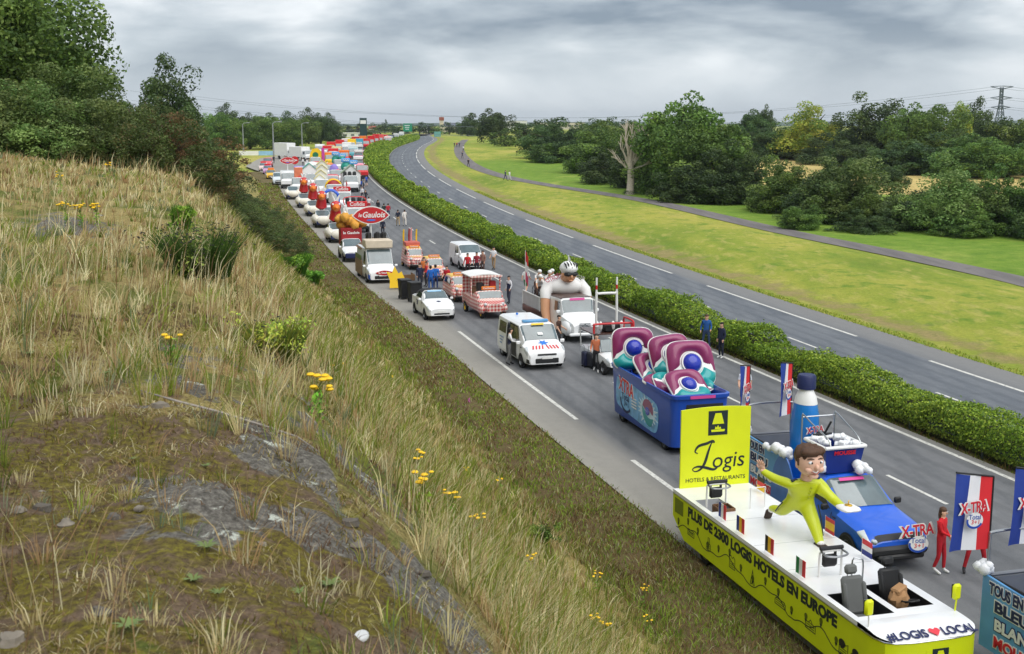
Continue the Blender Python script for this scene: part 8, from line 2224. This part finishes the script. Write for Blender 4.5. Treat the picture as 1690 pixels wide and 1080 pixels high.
for x in (-1.2, 1.2): MB().box((x, .1, .6), (.12, .12, 1.4), 0).build('post', ALLOY, s2)
LM = M('lamp_post', (150, 154, 156), .5, .4)
for i, (px, py, pt) in enumerate([(402, 250, 206), (452, 266, 205), (499, 250, 206)]):
    p_ = at(px, py); k = (p_.y * math.cos(TH) + (CAMZ - p_.z) * math.sin(TH)) / FPX; h = (py - pt) * k
    e = empty('lamp_post', p_); tag(e, ['lamp post nearest the gorse hill', 'tall lamp post left of the box lorry', 'lamp post right of the box lorry'][i], 'lamp post', 'lamp posts on the lawn')
    MB().tube([(0, 0, 0), (0, 0, h * .6), (0, 0, h)], [.22, .15, .11], 8).build('pole', LM, e); MB().tube([(0, 0, h), (.5, 0, h + .35), (1.2, 0, h + .4)], [.1, .09, .08], 6).build('arm', LM, e); MB().box((1.5, 0, h + .38), (1.1, .4, .22), .08).build('lamp_head', LM, e)
# banner fence and no-entry sign on the left lawn
bf = empty('banner_barrier', at(425, 258)); tag(bf, 'white and light blue advertising banner along the lawn', 'banner')
MB().box((-2.2, 0, .75), (5.0, .05, 1.1), 0).build('white_panel', WHITE2, bf, angle=None); MB().box((2.3, 0, .75), (3.9, .05, 1.1), 0).build('blue_panel', LBLUE, bf, angle=None)
for x in (-4.6, .3, 4.2): MB().box((x, .06, .65), (.08, .08, 1.3), 0).build('post', ALLOY, bf)
ne = empty('no_entry_sign', at(487, 287)); tag(ne, 'round red no entry sign on a post before the lorries', 'sign')
MB().tube([(0, 0, 0), (0, 0, 2.3)], .05, 6).build('post', ALLOY, ne); flat(ne, ellipse(0, 2.5, .75, .75, 18), REDT, (0, -.06, 0), X_, Z_, 'disc', .03); MB().box((0, -.11, 2.5), (1.0, .02, .22), 0).build('bar', WHITE2, ne)
def pylon():
    p_ = at(1648, 231); e = empty('power_pylon', p_); tag(e, 'lattice power pylon above the trees', 'pylon')
    k = p_.y / FPX; h = (231 - 147) * k; PM_ = M('galvanised', (110, 120, 130), .6, .3); w0, w1 = h * .11, h * .024
    lv = [i / 9 for i in range(10)]
    def cnr(t, i):
        w = w0 + (w1 - w0) * min(1, t * 1.4); return Vector(((-w, w, w, -w)[i], (-w, -w, w, w)[i], t * h))
    for i in range(4):
        MB().tube([cnr(t, i) for t in lv], .22, 5).build('leg', PM_, e)
    for a, b in zip(lv, lv[1:]):
        for i in range(4): MB().tube([cnr(a, i), cnr(b, (i + 1) % 4)], .12, 4).tube([cnr(b, i), cnr(a, (i + 1) % 4)], .12, 4).build('brace', PM_, e)
    for z, L_ in ((.995, .22), (.80, .21), (.62, .19)):
        for s in (1, -1):
            tip = Vector((s * L_ * h, 0, z * h + (.02 * h if z > .9 else 0)))
            mb = MB()
            for i in range(4): mb.tube([Vector(((-1, 1, 1, -1)[i] * w1, (-1, -1, 1, 1)[i] * w1, (z + (.03 if i % 2 else -.03)) * h)), tip], .16, 4)
            mb.build('cross_arm', PM_, e)
    for s in (1, -1):
        for z, L_ in ((1.0, .22), (.80, .21), (.62, .19)):
            mb = MB(); x0 = s * L_ * h
            mb.tube([(x0 + (420 * t), -60 * t, z * h - 14 * 4 * t * (1 - t)) for t in np.linspace(0, 1, 12)], .05, 4); mb.tube([(x0 - (420 * t), 60 * t, z * h - 14 * 4 * t * (1 - t)) for t in np.linspace(0, 1, 12)], .05, 4)
            mb.build('cable', PM_, e)
pylon()
# far blue hills
hx = np.linspace(-4200, 5200, 90); V = []
for x in hx:
    z = 2 + 34 * float(fbm(x, 0, 121, .0016, 4)) ** 1.3 + 12 * float(sst(600, 1600, x))
    V += [(x, 4200, 0), (x, 4300, float(z)), (x, 4800, float(z) * .9)]
M_hill = M('far_wood', (58, 78, 60), .95, var=.35, scale=.01)
ob('hills', np_mesh('hills', np.array(V), grid_faces(90, 3), None, True), M_hill, kind='structure')
# air haze
hz_m = bpy.data.materials.new('haze'); hz_m.use_nodes = True; t_ = hz_m.node_tree; t_.nodes.remove(t_.nodes['Principled BSDF'])
pv = t_.nodes.new('ShaderNodeVolumePrincipled'); pv.inputs['Color'].default_value = (.80, .87, .95, 1); pv.inputs['Density'].default_value = .00009; pv.inputs['Anisotropy'].default_value = .3
t_.links.new(pv.outputs[0], t_.nodes['Material Output'].inputs['Volume'])
hb = MB().box((0, 4500, 45), (12000, 10200, 110), 0).build('haze', hz_m, angle=None); hb['kind'] = 'stuff'; hb['label'] = 'pale air haze over the far fields'

# ------------------------------------------------------------------ near plants and stones on the hill
YF = M('ragwort_yellow', (242, 196, 20), .6, var=.15); STG = M('stem_green', (104, 116, 52), .8, var=.2)
def flower_head(mb, c_, r):
    mb.ell(c_, (r, r, r * .45), 7, 4)
def ragwort(px, py, h, n, label, r=.028, dist=None):
    b = hill_hit(px, py); e = empty('ragwort', b, rnd.random() * 6); tag(e, label, 'wildflower', 'yellow ragwort on the hill')
    rr = random.Random(int(px * 7 + py)); st = MB(); st.tube([(0, 0, -.02), (.01, 0, h * .5), (.02, .01, h * .8)], [.007, .006, .005], 5)
    tips = []
    for i in range(n):
        a = rr.random() * 6.28; q = Vector((.02 + math.cos(a) * rr.uniform(.03, .13), math.sin(a) * rr.uniform(.03, .13), h * rr.uniform(.86, 1.08)))
        st.tube([(.015, .005, h * .62), q], [.004, .003], 4); tips.append(q)
    st.build('stem', STG, e)
    for q in tips:
        mb = MB(); flower_head(mb, q, r * rr.uniform(.8, 1.3)); mb.build('flower_head', YF, e)
    v, f, c_ = leaf_cloud(np.array([[0, 0, h * t] for t in (.15, .35, .55)]), np.full(3, .06), 14, .022, BROOM, int(px)); ob('leaves', np_mesh('leaves', v, f, c_), M_leaf, e)
for i, (px, py, h, n) in enumerate([(110, 372, .35, 9), (135, 375, .35, 10), (160, 372, .35, 9), (182, 300, .5, 8), (520, 690, .30, 7), (527, 700, .28, 5), (700, 862, .4, 8), (745, 870, .42, 8), (688, 800, .4, 6), (785, 900, .38, 6), (985, 985, .55, 10), (1062, 1010, .6, 9), (285, 598, .22, 3), (650, 640, .4, 3), (827, 815, .45, 7), (770, 800, .4, 4), (872, 955, .4, 6), (975, 1060, .45, 6), (1000, 1075, .5, 6), (1071, 1055, .5, 4), (100, 325, .5, 5), (560, 640, .35, 3)]):
    ragwort(px, py, h, n, ['yellow ragwort in the left of the trio on the straw grass', 'yellow ragwort in the middle of the trio on the straw grass', 'yellow ragwort in the right of the trio on the straw grass', 'yellow ragwort by the crest shrubs', 'low yellow ragwort above the rock ledge', 'second low yellow ragwort above the rock ledge', 'yellow ragwort left of a pair on the mid slope', 'yellow ragwort right of a pair on the mid slope', 'yellow ragwort just above the mid slope pair', 'yellow ragwort below the mid slope pair', 'tall ragwort low on the slope left of another tall one', 'tall ragwort nearest the lower verge', 'single small yellow flower on the plateau', 'lone yellow flower high on the slope', 'ragwort beside the dark podded broom', 'small ragwort up slope of the dark podded broom', 'small ragwort below the dark podded broom', 'ragwort at the bottom frame edge', 'second ragwort at the bottom frame edge', 'ragwort low by the brown verge', 'ragwort at the foot of the silvery shrubs', 'tiny ragwort right of the rock ledge'][i])
# rosebay with pink spike
b = hill_hit(770, 700); e = empty('rosebay', b); tag(e, 'pink flowering rosebay stem on the slope above the verge', 'wildflower')
MB().tube([(0, 0, 0), (.02, 0, .5), (.1, 0, .95)], [.009, .007, .004], 5).build('stem', M('stem_red', (120, 84, 64), .8), e)
for i in range(7): MB().ell((.09 + .03 * math.cos(i * 2.2), .03 * math.sin(i * 2.2), .84 + i * .022), (.026, .026, .018), 6, 4).build('petals', M('rosebay_pink', (206, 90, 178), .6), e)
v, f, c_ = leaf_cloud(np.array([[0, 0, .15], [.01, 0, .35], [.02, 0, .55]]), np.full(3, .07), 12, .035, GORSB, 77); ob('leaves', np_mesh('leaves', v, f, c_), M_leaf, e)
# broom bushes with upright twigs
def broom(px, py, r, h, n, pal, label, pods=0, seed=1):
    b = hill_hit(px, py); e = empty('broom_bush', b); tag(e, label, 'bush', 'broom bushes on the hill')
    rg_ = np.random.default_rng(seed); th = rg_.uniform(0, 6.283, n); rr = np.sqrt(rg_.random(n)) * r * .45
    P_ = np.stack([rr * np.cos(th), rr * np.sin(th), np.full(n, -.03)], -1)
    L_ = np.stack([np.cos(th), np.sin(th), 0 * th], -1) * (rg_.uniform(.1, .6, n) * r / h)[:, None]
    d = b.length
    v, f, c_ = blades(P_, rg_.uniform(.5, 1.1, n) * h, np.maximum(.006, d * .0009) * rg_.uniform(.7, 1.4, n), L_, pick(pal, n, rg_), seed, .2)
    ob('twigs', np_mesh('twigs', v, f, c_), M_grass, e, kind='stuff')
    cl = np.stack([rg_.normal(0, r * .35, 26), rg_.normal(0, r * .35, 26), rg_.uniform(.15, .75, 26) * h], -1)
    v, f, c_ = leaf_cloud(cl, np.full(26, r * .22), 50, max(.014, d * .0011), pal, seed + 3); ob('foliage', np_mesh('foliage', v, f, c_), M_leaf, e)
    if pods:
        mb = MB()
        for i in range(pods):
            q = Vector((rg_.normal(0, r * .42), rg_.normal(0, r * .42), rg_.uniform(.45, .95) * h)); a = rg_.uniform(0, 6.28); mb.tube([q, q + Vector((.03 * math.cos(a), .03 * math.sin(a), .008))], [.007, .004], 4)
        mb.build('seed_pods', M('pod_black', (34, 32, 30), .7), e)['kind'] = 'stuff'
DBROOM = np.array([lin((72, 96, 40)), lin((56, 78, 34)), lin((92, 112, 48))])
broom(330, 455, .75, .62, 900, DBROOM, 'dark broom bush with black pods in the middle of the plateau', 260, 3)
broom(488, 455, 1.3, 1.5, 1200, BROOM, 'bright green broom below the gorse slope', 0, 4)
broom(455, 598, .42, .45, 900, YELW * 1.5, 'yellow green grassy broom clump at the slope edge', 30, 5)
broom(885, 900, .55, .5, 700, DBROOM, 'dark podded broom low on the slope', 160, 6)
broom(515, 470, .9, 1.0, 700, BROOM, 'second bright green broom beside the verge', 0, 7)
broom(300, 385, .3, .6, 200, BROOM, 'slim upright green seedling behind the dark broom', 0, 8)
# rosettes
def rosette(px, py, r, n, label, pal=(lin((120, 150, 60)), lin((140, 166, 76)))):
    b = hill_hit(px, py); e = empty('leaf_rosette', b + Vector((0, 0, .01)), rnd.random() * 6); tag(e, label, 'plant', 'leaf rosettes on the moss')
    n = int(n * 1.5); r *= .8; m_ = M('rosette_green', (104, 122, 62), .6, var=.25, scale=20)
    for i in range(n):
        a = i * 6.283 / n + rnd.uniform(-.2, .2); L_ = r * rnd.uniform(.7, 1.15); d = Vector((math.cos(a), math.sin(a), 0)); s = Vector((-d.y, d.x, 0)); w = L_ * .13
        V = [Vector((0, 0, 0)) + s * w * .3, s * -w * .3, d * L_ * .5 + Vector((0, 0, L_ * .38)) - s * w, d * L_ * .5 + Vector((0, 0, L_ * .38)) + s * w, d * L_ + Vector((0, 0, L_ * .42))]
        MB().add(V, [(0, 1, 2, 3), (3, 2, 4)]).build('leaf', m_, e, fix=False)
for i, (px, py, r, n) in enumerate([(342, 912, .07, 7), (212, 1048, .075, 10), (320, 968, .06, 8), (545, 972, .08, 10), (494, 985, .05, 6), (220, 765, .04, 6), (172, 622, .07, 8), (48, 590, .08, 8), (340, 775, .05, 6), (360, 990, .05, 6)]):
    rosette(px, py, r, n, ['upright bright green rosette with a red leaf on the moss', 'wide green rosette near the bottom edge', 'pale rosette below the upright bright one', 'large pale green rosette beside the rock', 'small rosette left of the large pale one', 'tiny green leaves beside the moss cushion', 'green rosette in the straw grass', 'green rosette near the left frame edge', 'tiny leaf cluster in the brown moss', 'small rosette low in the brown moss'][i])
# stones
LST = M('stone_lichen', (132, 124, 112), .95, var=.35, scale=9, bump=.8, bscale=20); GST = M('stone_grey', (98, 92, 84), .95, var=.3, scale=9, bump=.8, bscale=20)
for i, (px, py, r) in enumerate([(70, 845, .055), (68, 818, .04), (146, 848, .06), (188, 858, .045), (32, 850, .04), (230, 842, .03), (578, 868, .06), (265, 676, .07), (110, 872, .05), (165, 1015, .05), (600, 700, .04), (590, 905, .05), (700, 950, .05), (430, 905, .04), (20, 1060, .06), (1140, 905 - 0, .06)]):
    b = hill_hit(px, py); rs_ = random.Random(i); ph = [rs_.uniform(0, 6) for _ in range(3)]
    mb = MB(); r = r * .8; mb.ell((0, 0, r * .1), (r, r * rs_.uniform(.6, .9), r * .6), 10, 7, f=lambda d: 1 + .14 * math.sin(d.x * 5 + ph[0]) + .12 * math.sin(d.y * 6 + ph[1]) + .1 * math.sin(d.z * 7 + ph[2]))
    o_ = mb.build('stone', LST if i % 3 else GST, angle=35); o_.location = b; o_.rotation_euler = (0, 0, rs_.random() * 6)
    tag(o_, ['whitish stone in the left group on the moss', 'small grey stone above the whitish stone', 'flat pinkish stone second in the left group', 'rounded stone at the right of the left group', 'stone at the left frame edge on the moss', 'tiny pale stone right of the stone group', 'lichen white stone at the rock edge', 'flat lichen stone on the ledge top', 'grey stone between the pair on the moss', 'brown grey stone half sunk in the moss', 'small stone where rock meets slope grass', 'stone on the lower rock face', 'grey stone low on the rock', 'small stone amid moss and heath', 'stone in the lower left corner', 'stone on the slope above the verge'][i], 'stone', 'stones on the hill')
# fallen twig along the ledge
q = [hill_hit(px, py, .03) + Vector((0, 0, .03)) for px, py in ((232, 646), (290, 662), (360, 680), (430, 702), (490, 722), (525, 745))]
tw_ = MB(); tw_.tube(q, [.004, .007, .008, .008, .006, .003], 6); o_ = tw_.build('fallen_twig', M('grey_twig', (150, 142, 134), .9, var=.2)); tag(o_, 'long grey fallen twig lying along the rock ledge', 'twig')
cp = hill_hit(597, 1060); o_ = MB().lathe([(.001, .012), (.026, .012), (.03, .006), (.03, 0)], (0, 0, 0), 'z', 14).build('bottle_cap', M('cap_white', (206, 208, 208), .4, var=.1)); o_.location = cp + Vector((0, 0, .02)); o_.rotation_euler = (.4, -.2, 0); tag(o_, 'small white bottle cap lying at the bottom edge', 'bottle cap')
